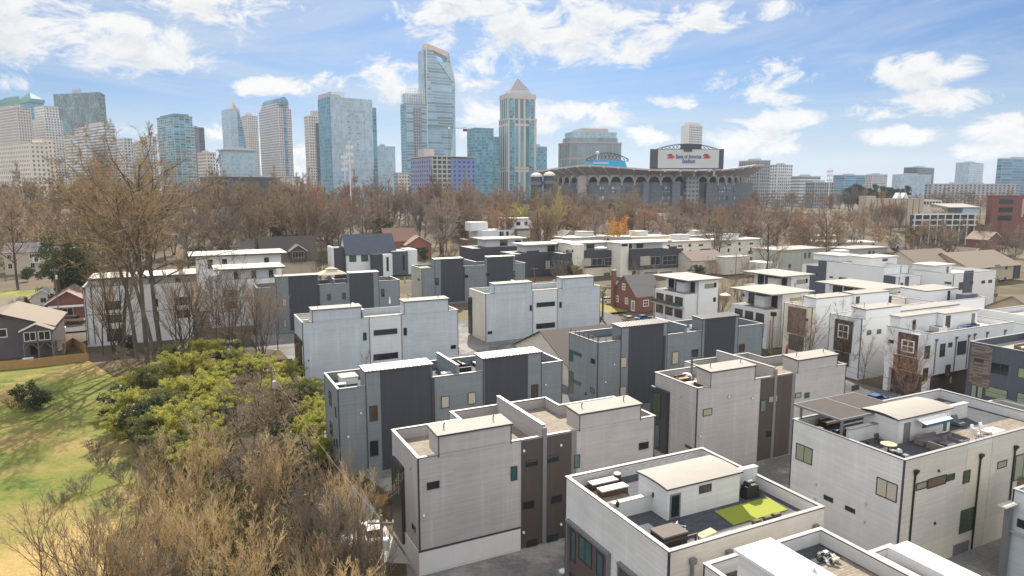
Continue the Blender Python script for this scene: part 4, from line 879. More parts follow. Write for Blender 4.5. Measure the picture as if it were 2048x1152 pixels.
win(T, 'v', 179.0, 'e', -20, 875, 52, 930, pane='glass_dark', frame='frame_white', fw=.16); winm(T, 'v', 179, -30.4, -29.0, -.2, 2.0, 'glass_dark', name='door')
st = T.p('stair', 'wood_grey')
for i in range(10): st.box(pb + .3, pb + 2.2, 177.6 - i * .36, 178.0 - i * .36, 2.8 - i * .3, 2.86 - i * .3)
for x in (pb + .25, pb + 2.25): st.hexa([(x - .04, 178, 2.6), (x + .04, 178, 2.6), (x + .04, 174.2, -.5), (x - .04, 174.2, -.5)], [(x - .04, 178, 2.85), (x + .04, 178, 2.85), (x + .04, 174.2, -.2), (x - .04, 174.2, -.2)]); st.hexa([(x - .03, 178, 3.6), (x + .03, 178, 3.6), (x + .03, 174.2, .6), (x - .03, 174.2, .6)], [(x - .03, 178, 3.7), (x + .03, 178, 3.7), (x + .03, 174.2, .7), (x - .03, 174.2, .7)])
T.done()
T = Pitched('gabled_house', 'pale cottage with a porch at the left edge above the purple house', 'house', (-42, 214))
T.gable(-52, -38.5, 214, 230, -.5, 4.2, 7.4, 'u', 'siding_cream', 'shingle_tan', .8); winm(T, 'v', 214, -44, -42, 1, 3, 'glass_dark', 'frame_white', 2); winm(T, 'v', 214, -41, -39.6, 1, 3, 'glass_dark', 'frame_white', 2); T.done()
T = Pitched('shed', 'small pale shed with a gabled front at the end of the driveway', 'shed', (-38, 252)); T.gable(-42, -36, 256, 262, 0, 3.0, 4.8, 'v', 'siding_cream', 'membrane_white', .4); winm(T, 'v', 256, -39.6, -38, .8, 2.4, 'glass_dark', 'frame_white', 2); T.done()
T = Pitched('gabled_house', 'brick bungalow with white porch beam and a dark chimney left of the evergreen', 'house', (-26, 214))
T.gable(-33.0, -23.0, 222, 242, -.5, 5.2, 8.4, 'v', 'brick_red', 'shingle_red', .8); T.p('porch_beam', 'frame_white').box(-32.6, -20, 220.4, 221, 4.0, 4.5); T.chimney(-32.2, 233, 6, 10.4, 'brick_dark', 1.2); winm(T, 'v', 222, -29.6, -27, 1.4, 3.6, 'glass_dark', 'frame_white', 2); T.done()
# far tan townhouses upper left and left of centre
for lab, px, y, w, D, zr, nb in (('tan two storey house with a white bay window at the far left edge', 70, 500, 46, 300, 12.5, 2), ('brown and tan attached house with stair to a porch, far left', 128, 500, 20, 306, 11.5, 1), ('grey tan two storey house with dark shutters under the tall trees', 486, 500, 22, 335, 12.0, 2), ('tan two storey house partly hidden behind the oak crown, left of the shuttered one', 395, 505, 26, 345, 11, 2)):
    x, z = HD(px, y, D); u, v = uv(x, D)
    T = Pitched('gabled_house', lab, 'house', (u, v), group='tan houses under the trees')
    T.gable(u - w / 4, u + w / 4, v, v + 12, -1, zr - 3.5, zr, 'u', 'siding_sage' if px == 486 else 'siding_tan', 'shingle_grey', .5)
    for j in range(nb + 1):
        c = u - w / 4 + 1.2 + j * (w / 2 - 2) / (nb + .6)
        winm(T, 'v', v, c, c + 1.5, zr - 6.2, zr - 4.4, 'glass_dark', 'frame_white', 2); winm(T, 'v', v, c, c + 1.6, 2.0, 4.2, 'glass_dark', 'frame_white', 2)
    if px == 70:
        T.p('bay_window', 'frame_white').prism([(u - 1.2, v - .02), (u - .6, v - .9), (u + 1.0, v - .9), (u + 1.6, v - .02)], 4.2, 7.0); T.p('bay_roof', 'shingle_dark').prism([(u - 1.4, v - .02), (u - .7, v - 1.1), (u + 1.1, v - 1.1), (u + 1.8, v - .02)], 7.0, 7.9, [(u - .8, v - .02), (u - .5, v - .2), (u + .9, v - .2), (u + 1.2, v - .02)])
        winm(T, 'v', v - .9, u - .5, u + .9, 4.6, 6.7, 'glass_dark', 'frame_white', 2)
    T.done()
# white flat-roofed townhouses on the left
for lab, V, kx0, ky0, kx1, rz, rx0, rx1, ry in (('white three storey townhouse with a flat oversailing roof behind the tall bare trees', 185.0, 556, 592, 1296, 15.4, 632, 1280, 450), ('white three storey townhouse with slim dark downpipes right of the bare trees', 196.0, 1418, 548, 1700, 15.0, 1452, 2200, 410)):
    T = House('townhouse', lab, 'townhouse', (HV(*Q('e', kx0, ky0), V)[0], V), group='white townhouses on the left')
    a, z1 = HV(*Q('e', kx0, ky0), V); b, _ = HV(*Q('e', kx1, ky0), V)
    if V > 190: b = a + 18
    T.body((a, b, V, V + 11), z1 - 1.1, z1, 'stucco_white', deck='membrane')
    ra, _ = HV(*Q('e', rx0, ry), V + 5); rb = b + 1.5
    T.p('upper_storey', 'stucco_white').box(a + 3.5, b - .6, V + 2.5, V + 10.6, z1 - 1.1, rz - .35); T.p('roof_edge', 'wood_dark').box(a + 1.4, rb - .1, V + .2, V + 12.4, rz - .35, rz - .02); T.p('roof', 'membrane_white').box(a + 1.3, rb, V + .1, V + 12.5, rz - .018, rz + .12)
    for x, c in ((a + .9, 1), (a + 2.2, 1)): T.pipe('v', V, x - .5, 0, z1 - .2)
    for fz in (2.4, 5.8, 9.0) if V < 190 else (5.5, 8.6):
        for f, wd in ((.18, 3.4), (.62, 1.2), (.84, 3.0)):
            if fz < 3 and f > .3: continue
            c = a + (b - a) * f; winm(T, 'v', V, c, c + wd, fz - 1.1 if fz > 3 else .3, fz + .9, 'glass_brown' if f < .5 else 'glass_dark', cols=2 if wd > 2 else 1)
    for f in (.35, .6, .85): winm(T, 'v', V + 2.5, a + (b - a) * f, a + (b - a) * f + 1.2, z1 - .8, rz - .9)
    T.p('belt', 'trim_grey').box(a + .3, b - .3, V - .05, V, 6.9, 7.05)
    T.done()
T = House('townhouse', 'white townhouse with a big flat roof behind the slim piped one', 'townhouse', (10, 220), group='white townhouses on the left')
a, z1 = HV(*Q('e', 1330, 400), 222.0); T.p('wall', 'stucco_white').box(a, a + 24, 222, 233, 0, 16.4); T.p('roof_edge', 'wood_dark').box(a - 2, a + 25.5, 219.5, 235, 16.4, 16.8); T.p('roof', 'membrane_white').box(a - 2.1, a + 25.6, 219.4, 235.1, 16.802, 16.95)
for f in (3, 7, 19): winm(T, 'v', 222, a + f, a + f + 1.4, 12.6, 15.4)
T.done()
# houses in the middle distance
T = Pitched('gabled_house', 'large dark shingled house with a white framed dormer, left of the navy roof', 'house', (48, 290))
V = 292; a, _ = HV(*Q('c', 430, 300), V); b, _ = HV(*Q('c', 790, 300), V)
T.gable(a, b, V, V + 16, -.5, 8.0, 16.5, 'u', 'siding_tan', 'shingle_dark', 1.0)
d0, _ = HV(*Q('c', 612, 280), V - .5); d1, _ = HV(*Q('c', 718, 280), V - .5)
T.gable(d0, d1, V - 1.2, V + 6, 6.5, 11.4, 13.6, 'v', 'wood_dark', 'shingle_dark', .7, 'dormer', rpart='dormer_roof'); winm(T, 'v', V - 1.2, d0 + .8, d1 - .8, 8.2, 11.0, 'glass_dark', 'frame_white', 4); T.done()
T = Pitched('gabled_house', 'white house with a steep navy metal roof and dark side wing', 'house', (78, 282))
V = 284; a, _ = HV(*Q('c', 995, 270), V); b, _ = HV(*Q('c', 1185, 270), V); c_, _ = HV(*Q('c', 1350, 270), V); l_, _ = HV(*Q('c', 905, 270), V)
T.gable(a, c_ - 1.5, V, V + 13, 0, 9.6, 17.2, 'u', 'stucco_white', 'siding_dark_blue', .5, trimmat='trim_dark')
T.p('side_wing', 'siding_charcoal').box(l_, a - .02, V + 2, V + 10, 0, 12.2); T.p('side_wing_end', 'stucco_white').box(l_ - .3, l_ + .6, V + 1.8, V + 10.2, 0, 12.6); T.p('front_wing', 'siding_slate').box(b - 2, b + 2.6, V - 3, V - .02, 0, 9.4); T.p('front_wing_pale', 'stucco_white').box(b + 2.62, c_ - 4, V - 3.4, V - .02, 0, 9.2); T.p('end_wing', 'siding_dark_blue').box(c_ - 3.98, c_ + 3, V - 3, V + 8, 0, 10.2); T.p('end_wing_pale', 'stucco_white').box(c_ + 3.02, c_ + 7.5, V - 2, V + 8, 0, 10.6)
winm(T, 'v', V, a + 1, a + 4, 6.2, 9.0, 'glass_teal', cols=2); winm(T, 'v', V, a + 6, a + 9, 6.2, 9.0, 'glass_teal', cols=2); winm(T, 'v', V - 3.4, b + 4, b + 5, 2, 8); winm(T, 'v', V - 3.0, c_ + .5, c_ + 1.6, 2, 8.5); T.done()
T = Pitched('gabled_house', 'rust red house with two brown roof slopes behind the navy roof', 'house', (110, 360))
V = 352; a, _ = HV(*Q('c', 1265, 200), V); b, _ = HV(*Q('c', 1520, 200), V)
T.gable(a, b - 4, V, V + 14, 0, 9.5, 15.5, 'u', 'siding_rust', 'shingle_red', .8); T.gable(b - 12, b + 2, V - 6, V - .02, 0, 7.5, 11.8, 'v', 'siding_rust', 'shingle_red', .8, 'front_wing', rpart='front_roof'); winm(T, 'v', V - 6, b - 7, b - 4, 3, 6, 'glass_dark', 'frame_white', 2); T.done()
T = Pitched('gabled_house', 'red brick house with a steep gable, white windows and end chimney', 'house', (124, 168))
T.gable(122.4, 132.5, 164.5, 177, -.5, 4.4, 10.0, 'u', 'brick_red', 'shingle_grey', .35)
T.p('side_wing', 'siding_cream').box(132.52, 137, 166.5, 174, -.5, 4.2); T.p('side_roof', 'shingle_tan').hexa([(132.6, 166, 5.2), (137.6, 166, 4.2), (137.6, 174.6, 4.2), (132.6, 174.6, 5.2)], [(132.6, 166, 5.4), (137.6, 166, 4.4), (137.6, 174.6, 4.4), (132.6, 174.6, 5.4)])
T.chimney(121.2, 175.0, -.3, 11.2, 'brick_red', 1.15)
for c, z in ((170.2, 5.6), (173.6, 1.4), (168.6, 1.4)): winm(T, 'u', 122.4, c, c + 1.6, z, z + 2.0, 'glass_dark', 'frame_white', 2, 2, .24)
winm(T, 'u', 122.4, 165.2, 167.0, -.2, 3.0, 'glass_dark', 'frame_white', 2, 1, .34, name='door'); winm(T, 'v', 164.5, 125, 127, 1.2, 3.2, 'glass_dark', 'frame_white', 2, 2, .2); T.done()
T = Pitched('gabled_house', 'house with a dark brown shingle roof between the pale row and the railed deck', 'house', (64, 104))
T.gable(63.5, 78, 104.5, 127, -.5, 3.6, 8.4, 'u', 'siding_cream', 'shingle_dark', .6); T.done()
T = Pitched('gabled_house', 'cream house with a brown roof and a skylight among the white houses', 'house', (200, 226))
V = 226; a, _ = HV(*Q('a', 965, 330), V); b, _ = HV(*Q('a', 1190, 330), V); T.gable(a, b, V, V + 14, 0, 6.0, 9.5, 'u', 'siding_cream', 'shingle_brown', .5); T.p('front_wing', 'siding_cream').box(b - 6, b + 8, V - 6, V - .02, 0, 7.4); T.p('front_wing_roof', 'membrane').box(b - 6.3, b + 8.3, V - 6.3, V - .02, 7.4, 7.6); T.p('solar_panel', 'glass_dark').box(b - 11, b - 7.5, V - 3, V - .6, 5.3, 5.4); T.done()
T = Pitched('gabled_house', 'tan apartment house with a long low brown roof right of the white rows', 'house', (270, 158))
V = 158; a, z1 = HV(*Q('b', 1580, 250), V); b, _ = HV(*Q('b', 1740, 250), V); T.gable(a - 13, b + 4, V, V + 22, 0, z1 - 1.5, z1 + 3.5, 'u', 'siding_tan', 'shingle_tan', .8); T.p('dark_end', 'siding_charcoal').box(b, b + 4.4, V - .3, V - .02, 0, z1 - 1.8); W1(T, 'v', V, 'b', [(1612, 264, 1646, 276), (1682, 262, 1694, 292), (1672, 345, 1686, 372)]); T.p('dark_panel', 'siding_slate').box(a - 3, a + .5, V - .12, V - .02, 2, z1 - 1.8); T.done()
T = Pitched('gabled_house', 'cream house with a hipped orange brown roof behind the white rows', 'house', (250, 166))
V = 166; a, z1 = HV(*Q('b', 1110, 250), V); b, _ = HV(*Q('b', 1370, 250), V); T.gable(a, b, V, V + 16, 0, z1 - .5, z1 + 4, 'u', 'siding_cream', 'shingle_brown', .8); winm(T, 'v', V, b - 8, b - 6, z1 - 3, z1 - 1); T.done()
T = Pitched('gabled_house', 'low house with a grey brown roof at the right edge below the tan house', 'house', (226, 106)); T.gable(196, 232, 93, 108, -.5, 4.2, 8.4, 'u', 'siding_tan', 'shingle_brown', .8); T.done()
T = House('townhouse_row', 'white flat roofed row at the right edge behind the piped row', 'townhouse', (150, 76), group='white townhouse rows')
T.body((144.5, 172, 70.0, 84.0), 9.6, 10.6, 'stucco_white', coping='coping_white', deck='membrane'); T.p('party_wall', 'stucco_white').box(150, 150.3, 70.3, 83.5, 9.7, 11.4); winm(T, 'v', 70.0, 151, 153, 7.4, 8.6, 'glass_brown'); T.done()
# scattered roofs among the trees
rr = random.Random(5)
ROOFS = [(1250, 470, 330, 'blue gabled cottage among the far trees, above the charcoal band', 'siding_dark_blue', 'shingle_grey', 12), (1300, 455, 420, 'grey gabled house among the far trees behind the white cluster', 'siding_sage', 'shingle_grey', 14),
    (1200, 462, 400, 'tan gabled house in front of the orange willow', 'siding_tan', 'shingle_brown', 14), (1140, 470, 380, 'grey roofed house left of the white cluster', 'siding_sage', 'shingle_grey', 13), (1290, 428, 520, 'small green grey roof below the stadium arches', 'siding_sage', 'shingle_grey', 16),
    (1345, 440, 480, 'tan house gable behind the white cluster, right of the blue cottage', 'siding_tan', 'shingle_brown', 16), (1740, 492, 340, 'grey shingled house with two dark dormers beyond the sage flats', 'siding_cream', 'shingle_brown', 14), (1790, 490, 345, 'brown shingled house with one dark dormer beside the laurel bushes', 'siding_tan', 'shingle_brown', 15),
    (1955, 505, 330, 'dark shingled house with a white gable by the round bare tree', 'siding_cream', 'shingle_dark', 16), (1110, 448, 450, 'red brown roofed house at the wood edge', 'siding_rust', 'shingle_red', 14), (640, 470, 420, 'pale gabled house glimpsed between trunks left of the rust red house', 'siding_cream', 'shingle_brown', 14),
    (590, 452, 440, 'tan roofed house deep in the wood on the left', 'siding_tan', 'shingle_grey', 16), (1530, 458, 430, 'grey roofed house behind the big bare street tree', 'siding_sage', 'shingle_grey', 14), (1480, 440, 480, 'pale house with a brown roof between bare trees right of the stadium', 'siding_cream', 'shingle_brown', 16), (1990, 470, 380, 'brown roofed brick house below the red brick offices', 'brick_red', 'shingle_brown', 14)]
for px, py, D, lab, wl, rf, wd in ROOFS:
    x, z = HD(px, py, D); u, v = uv(x, D); zr = max(8.0, min(z + .5, 13))
    T = Pitched('gabled_house', lab, 'house', (u, v), group='houses among the trees')
    ax = 'v' if rr.random() < .45 else 'u'
    T.gable(u - wd / 2, u + wd / 2, v, v + wd * .8, -.5, zr - 4, zr, ax, wl, rf, .6)
    for j in (-.28, .1): winm(T, 'v', v, u + wd * j, u + wd * j + 1.6, zr - 6.4, zr - 4.5, 'glass_dark', 'frame_white', 2)
    if 'dormer' in lab:
        for j in ((-.3, .12) if 'two' in lab else (0,)): T.gable(u + wd * j, u + wd * j + 2.4, v - .3, v + 4, zr - 3.6, zr - 1.9, zr - .4, 'v', 'siding_charcoal', 'shingle_dark', .3, 'dormer', rpart='dormer_roof')
    if rr.random() < .5: T.chimney(u + wd * .2, v + wd * .5, zr - 3, zr + 1.2)
    T.done(); T.o.location.z = rise(x, D)
# ================================================================== skyline
GL = dict(fz=4.0, fx=3.2)
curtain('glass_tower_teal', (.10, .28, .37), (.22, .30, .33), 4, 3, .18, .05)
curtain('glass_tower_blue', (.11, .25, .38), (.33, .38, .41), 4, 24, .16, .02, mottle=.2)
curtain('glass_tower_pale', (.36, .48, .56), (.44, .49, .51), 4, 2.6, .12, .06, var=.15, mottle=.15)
curtain('glass_tower_green', (.13, .20, .20), (.055, .085, .09), 4, 3, .16, .07, var=.5, mottle=.55)
curtain('glass_tower_steel', (.22, .35, .44), (.45, .48, .49), 4.2, 60, .2, .004, mottle=.2)
curtain('glass_tower_dark', (.055, .075, .09), (.11, .13, .15), 4, 3, .2, .08)
curtain('facade_beige', (.13, .14, .155), (.58, .52, .46), 4, 3.4, .45, .45, rough=.25, var=.4)
curtain('facade_cream', (.16, .16, .17), (.68, .60, .50), 5, 4.6, .5, .55, rough=.25, var=.4)
curtain('facade_pink', (.15, .17, .19), (.54, .50, .49), 4, 3.0, .38, .42, rough=.25, var=.3)
curtain('facade_banded', (.20, .25, .29), (.60, .58, .56), 4, 40, .5, .0, rough=.2, var=.2)
curtain('facade_white', (.14, .16, .19), (.60, .60, .59), 4, 4, .42, .45, rough=.25, var=.5)
curtain('facade_balcony', (.10, .25, .33), (.34, .42, .44), 3.2, 7, .2, .12, rough=.2, var=.6, mottle=.3)
curtain('facade_grey', (.10, .12, .14), (.30, .31, .32), 4, 3.4, .4, .4, rough=.25, var=.4)
curtain('facade_tan_pier', (.12, .24, .27), (.54, .48, .43), 60, 7.5, .05, .38, rough=.15, mottle=.4)
curtain('facade_red_grid', (.20, .28, .30), (.42, .27, .24), 18, 9, .1, .12, rough=.2, var=.2)
curtain('facade_frame', (.06, .07, .075), (.42, .42, .40), 4.2, 5, .3, .3, rough=.6, var=.5)
curtain('facade_wrap_blue', (.06, .07, .10), (.17, .24, .46), 4.2, 5, .55, .55, rough=.6, var=.4)
curtain('facade_wrap_violet', (.06, .07, .10), (.25, .28, .44), 4.2, 5, .55, .55, rough=.6, var=.4)
curtain('facade_flats', (.07, .09, .11), (.43, .43, .43), 3.3, 6.5, .35, .45, rough=.3, var=.7)
curtain('facade_brick', (.06, .07, .08), (.20, .07, .055), 4.2, 6, .35, .4, rough=.3, var=.3)
plain('copper_green', (.16, .30, .28), .6, var=.15, scale=.05); plain('tower_stone', (.50, .46, .42), .7, scale=.05); plain('tower_stone_warm', (.58, .48, .38), .7, scale=.05); plain('tower_metal', (.40, .43, .45), .45, scale=.05)
plain('pyramid_pink', (.43, .36, .34), .4, var=.1, scale=.1); plain('far_white', (.66, .65, .63), .6, scale=.05); plain('far_dark', (.055, .062, .07), .6, scale=.05); plain('crane_paint', (.10, .14, .17), .5)

def frame_at(xl, xe, xr, yt, D, phi):
    """Near edge at pixel column xe and distance D, the two facing walls ending at columns xr and xl."""
    k = lambda px: (lambda d: d[0] / d[1])(ray(px, yt))
    c, s = math.cos(R(phi)), math.sin(R(phi))
    ex, z = HD(xe, yt, D)
    wa = (k(xr) * D - ex) / (c - k(xr) * s)
    wb = (k(xl) * D - ex) / (-s - k(xl) * c) if xl < xe - .5 else wa * .8
    return ex, wa, wb, z
class Tower(Thing):
    def __init__(s, name, label, cat, xl, xe, xr, yt, D, phi, group=None):
        if xl < xe - .5: phi = max(phi, 20 - math.degrees(math.atan((xe - 1024) / 1379)))
        ex, s.wa, s.wb, s.z = frame_at(xl, xe, xr, yt, D, phi)
        s.D, s.phi = D, phi
        Thing.__init__(s, name, label, cat, (ex, D, 0), False, group, R(phi))
    def zat(s, py, px=None):           # height of a pixel row at the near edge
        return HD(px or 1024, py, s.D)[1]
    def blk(s, part, mat, z0, z1, ins=0, x0=None, x1=None, y0=None, y1=None):
        s.p(part, mat).box(ins if x0 is None else x0, s.wa - ins if x1 is None else x1, ins if y0 is None else y0, s.wb - ins if y1 is None else y1, z0, z1)
SKY = 'downtown towers'
def simple(label, xl, xe, xr, yt, D, phi, mat, roof='tower_metal', name='office_tower', cat='tower', cap=True, plant=.5, base=-5, group=SKY):
    T = Tower(name, label, cat, xl, xe, xr, yt, D, phi, group)
    T.blk('facade', mat, base, T.z)
    if cap: T.blk('parapet', roof, T.z, T.z + 1.2, -.25)
    if plant:
        h = max(2.0, T.z * .03); a = min(T.wa, T.wb)
        T.blk('roof_plant', roof, T.z + 1.2, T.z + 1.2 + h, 0, T.wa * .25, T.wa * (.25 + plant * .8), T.wb * .25, T.wb * .7)
    T.done(); return T
# --- far left cluster
simple('beige gridded stone tower at the left edge, in front of the teal roof', -40, 32, 61, 216, 1000, 50, 'facade_beige', 'tower_stone')
T = Tower('office_tower', 'tower with a long teal roof at the far left edge', 'tower', -60, 38, 41, 208, 1120, 60, SKY); T.blk('facade', 'facade_beige', 0, T.z); m = T.p('roof', 'copper_green'); T.blk('roof', 'copper_green', T.z, T.zat(194), 1.0); m.hexa([(0, 0, T.z), (T.wa, 0, T.z), (T.wa, T.wb * .3, T.z), (0, T.wb * .3, T.z)], [(T.wa * .4, 0, T.zat(192)), (T.wa * .6, 0, T.zat(192)), (T.wa * .6, T.wb * .3, T.zat(192)), (T.wa * .4, T.wb * .3, T.zat(192))]); T.done()
T = Tower('office_tower', 'teal glass tower under a green pointed roof with a thin spire', 'tower', 36, 62, 87, 204, 1180, 58, SKY); T.blk('facade', 'glass_tower_teal', 0, T.z)
zt = T.zat(197); T.blk('cornice', 'copper_green', T.z, zt, -1.5); cx, cy = T.wa / 2, T.wb / 2; q = lambda f: [(cx - cx * f, cy - cy * f), (cx + cx * f, cy - cy * f), (cx + cx * f, cy + cy * f), (cx - cx * f, cy + cy * f)]
T.p('roof', 'copper_green').prism(q(1.02), zt, T.zat(189), q(.5)); T.p('roof', 'copper_green').prism(q(.5), T.zat(189), T.zat(182), q(.06)); T.p('spire', 'tower_metal').tube((cx, cy, T.zat(183)), (cx, cy, T.zat(177)), .7, .2, 5); T.done()
T = Tower('office_tower', 'pale stepped stone tower below the dark green glass tower', 'tower', 64, 88, 124, 236, 1060, 40, SKY); T.blk('facade', 'facade_white', 0, T.z); T.blk('upper_step', 'facade_white', T.z, T.zat(212), 3, None, T.wa * .9); T.blk('crown', 'tower_stone', T.zat(212), T.zat(210), 2.5, None, T.wa * .92); T.done()
T = Tower('office_tower', 'dark green glass tower with a slanting top line, tallest on the left', 'tower', 106, 198, 209, 184, 1300, 55, SKY)
k = T.zat(172) - T.z
m = T.p('facade', 'glass_tower_green'); a, b = T.wa, T.wb
m.hexa([(0, 0, 0), (a, 0, 0), (a, b, 0), (0, b, 0)], [(0, 0, T.z), (a, 0, T.z - 4), (a, b, T.z + k - 4), (0, b, T.z + k)]); T.p('roof_plant', 'tower_metal').box(a * .3, a * .7, b * .45, b * .6, T.z + k * .3, T.z + k + 3); T.done()
simple('grey tower of pale horizontal bands, in front of the dark green glass tower', 147, 209, 229, 249, 960, 25, 'facade_banded', 'tower_stone', plant=.7)
simple('low banded block left of the grey banded tower', 128, 170, 182, 270, 930, 25, 'facade_banded', 'tower_stone', plant=0)
simple('cream stone tower sliver between the pale stepped tower and the banded block', 126, 136, 147, 272, 980, 40, 'facade_cream', 'tower_stone_warm', plant=0)
T = simple('cream stone courthouse block with tall recessed windows at the lower left', -60, 57, 94, 286, 780, 40, 'facade_cream', 'tower_stone_warm', plant=0)
simple('cream block behind the courthouse with a flat attic storey', 64, 84, 108, 279, 860, 45, 'facade_cream', 'tower_stone_warm', plant=0)
simple('low cream wing at the left edge below the courthouse', -30, 30, 39, 340, 700, 30, 'facade_cream', 'tower_stone_warm', plant=0)
simple('small white block right of the banded tower, half hidden by the oak crown', 230, 246, 264, 277, 930, 45, 'facade_white', 'far_white', plant=0)
simple('grey pink block left of the teal balcony tower', 262, 282, 294, 284, 960, 35, 'facade_pink', 'tower_stone', plant=0)
simple('pale narrow block just left of the teal balcony tower', 279, 296, 312, 274, 1000, 45, 'facade_white', 'tower_stone', plant=0)
T = Tower('apartment_tower', 'teal glass apartment tower with rows of white balconies', 'tower', 313, 345, 384, 232, 900, 42, SKY); T.blk('facade', 'facade_balcony', 0, T.z); T.blk('crown', 'glass_tower_teal', T.z, T.zat(226), 3); T.blk('parapet', 'copper_green', T.z, T.z + 1.0, -.6)
for i in range(26): T.p('balcony_slab', 'far_white').box(T.wa * .55, T.wa + 1.5, -1.5, 0, 12 + i * (T.z - 20) / 26, 12.5 + i * (T.z - 20) / 26); T.p('balcony_slab', 'far_white').box(-1.5, 0, T.wb * .6, T.wb, 12 + i * (T.z - 20) / 26, 12.5 + i * (T.z - 20) / 26)
T.done()
simple('slim dark slate tower right of the teal balcony tower', 391, 397, 408, 256, 1150, 40, 'glass_tower_dark', 'far_dark', plant=0)
simple('pale slim tower squeezed behind the balcony tower', 383, 387, 394, 253, 1180, 40, 'facade_grey', plant=0)
simple('small beige block below the slate tower', 394, 412, 429, 306, 850, 40, 'facade_beige', 'tower_stone', plant=.4)
# --- centre left
T = Tower('office_tower', 'blue glass tower with a curved right side and a white sail crown', 'tower', 442, 460, 483, 217, 1150, 40, SKY); a, b = T.wa, T.wb
T.blk('facade', 'glass_tower_pale', 0, T.z, 0, 0, a * .6)
P = [(a * .6 + a * .95 * math.sin(t / 8 * 1.45), T.z * (1 - (t / 8) ** 1.6)) for t in range(9)]
m = T.p('curved_facade', 'glass_tower_blue')
for i in range(8): (x0, z0), (x1, z1) = P[i], P[i + 1]; m.hexa([(a * .6, .5, z1), (x1, .5, z1), (x1, b, z1), (a * .6, b, z1)], [(a * .6, .5, z0), (max(x0, a * .6 + .1), .5, z0), (max(x0, a * .6 + .1), b, z0), (a * .6, b, z0)])
z1, z2 = T.zat(214), T.zat(193)
T.p('sail_crown', 'far_white').hexa([(a * .35, b * .3, T.z), (a * .75, b * .3, T.z), (a * .75, b * .5, T.z), (a * .35, b * .5, T.z)], [(a * .42, b * .3, z2), (a * .46, b * .3, z2), (a * .46, b * .5, z2), (a * .42, b * .5, z2)])
for i in range(5): T.p('crown_fin', 'far_white').box(a * (.5 + .13 * i), a * (.6 + .13 * i), b * .3, b * .6, T.z - i * 4, T.z + (z2 - T.z) * (.62 - .13 * i))
T.done()
simple('beige stepped tower behind the blue curved glass tower', 482, 494, 515, 232, 1260, 40, 'facade_beige', 'tower_stone')
T = Tower('office_block', 'low pale glass block with an overhanging roof in front of the curved glass tower', 'office building', 437, 452, 512, 300, 820, 22, SKY); T.blk('facade', 'glass_tower_pale', 0, T.z); T.blk('roof', 'tower_metal', T.z, T.z + 1.2, -2.5); T.blk('penthouse', 'tower_stone', T.z - 1, T.z + 3.5, 4); T.done()
T = Tower('office_tower', 'pinkish stone tower with a rounded vault top', 'tower', 517, 556, 582, 216, 1080, 42, SKY); a, b = T.wa, T.wb; T.blk('facade', 'facade_pink', 0, T.z)
zt = T.zat(192); h = zt - T.z
for (x0, x1, y0, y1, f) in ((a * .06, a * .94, b * .06, b * .94, .28), (a * .1, a * .9, b * .1, b * .9, .5)): T.p('shoulder', 'facade_pink').box(x0, x1, y0, y1, T.z, T.z + h * f)
m = T.p('vault_roof', 'glass_tower_teal')
arc = [(a * .5 - a * .36 * math.cos(t / 10 * math.pi), T.z + h * .35 + h * .65 * math.sin(t / 10 * math.pi)) for t in range(11)]
for i in range(10): m.hexa([(arc[i][0], b * .02, T.z + h * .3), (arc[i + 1][0], b * .02, T.z + h * .3), (arc[i + 1][0], b * .9, T.z + h * .3), (arc[i][0], b * .9, T.z + h * .3)], [(arc[i][0], b * .02, arc[i][1]), (arc[i + 1][0], b * .02, arc[i + 1][1]), (arc[i + 1][0], b * .9, arc[i + 1][1]), (arc[i][0], b * .9, arc[i][1])])
T.p('glass_slot', 'glass_tower_blue').box(a * .4, a * .6, -.4, 0, 0, T.z + h * .6); T.done()
simple('dark low hall with white pilasters in front of the low pale glass block', 400, 430, 600, 353, 560, 8, 'far_dark', 'tower_metal', plant=0, name='hall', cat='hall', group=None)
T = Tower('hall_pilaster_wall', 'white pilastered grey end hall beside the dark low hall', 'hall', 560, 566, 606, 356, 556, 8); T.blk('facade', 'tower_stone', 0, T.z); T.p('pilaster', 'far_white')
for i in range(3): T.p('pilaster', 'far_white').box(T.wa * (.05 + .4 * i), T.wa * (.08 + .4 * i), -.5, 0, 0, T.z + .4)
T.done()
T = Tower('apartment_tower', 'beige balconied apartment tower left of the big glass slab', 'tower', 608, 616, 640, 231, 1000, 35, SKY); T.blk('facade', 'facade_beige', 0, T.z); T.blk('upper_step', 'tower_stone', T.z, T.zat(220), 0, T.wa * .45, T.wa, 2, T.wb * .8); T.blk('side_bay', 'glass_tower_dark', 0, T.zat(246), 0, T.wa * .6, T.wa * .95, -2, -.02); T.done()
T = Tower('office_tower', 'broad pale glass slab tower with dark side edges and thin mullions', 'tower', 636, 660, 744, 193, 760, 22, SKY); a, b = T.wa, T.wb
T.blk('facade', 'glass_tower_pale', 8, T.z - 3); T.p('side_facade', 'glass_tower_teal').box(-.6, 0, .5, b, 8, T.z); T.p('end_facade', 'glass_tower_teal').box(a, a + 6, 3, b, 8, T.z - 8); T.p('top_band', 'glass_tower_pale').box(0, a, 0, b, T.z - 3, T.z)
for x0, x1, z0, z1 in ((a * .24, a * .245, T.z * .48, T.z * .9), (a * .79, a * .795, T.z * .48, T.z * .9), (a * .24, a * .795, T.z * .9, T.z * .905), (a * .24, a * .795, T.z * .48, T.z * .485)): T.p('facade_seam', 'tower_metal').box(x0, x1, -.3, 0, z0, z1)
for i in range(8):
    for f in (.4, .6): T.p('vent_slot', 'far_dark').box(a * f, a * (f + .04), -.25, 0, T.z * (.54 + i * .045), T.z * (.545 + i * .045))
T.p('roof_screen', 'tower_metal').box(0, a * .02, 0, b, T.z, T.z + 5)
for i in range(7): T.p('roof_screen', 'tower_metal').box(i * 2.6, i * 2.6 + .4, 0, .4, T.z, T.z + 5)
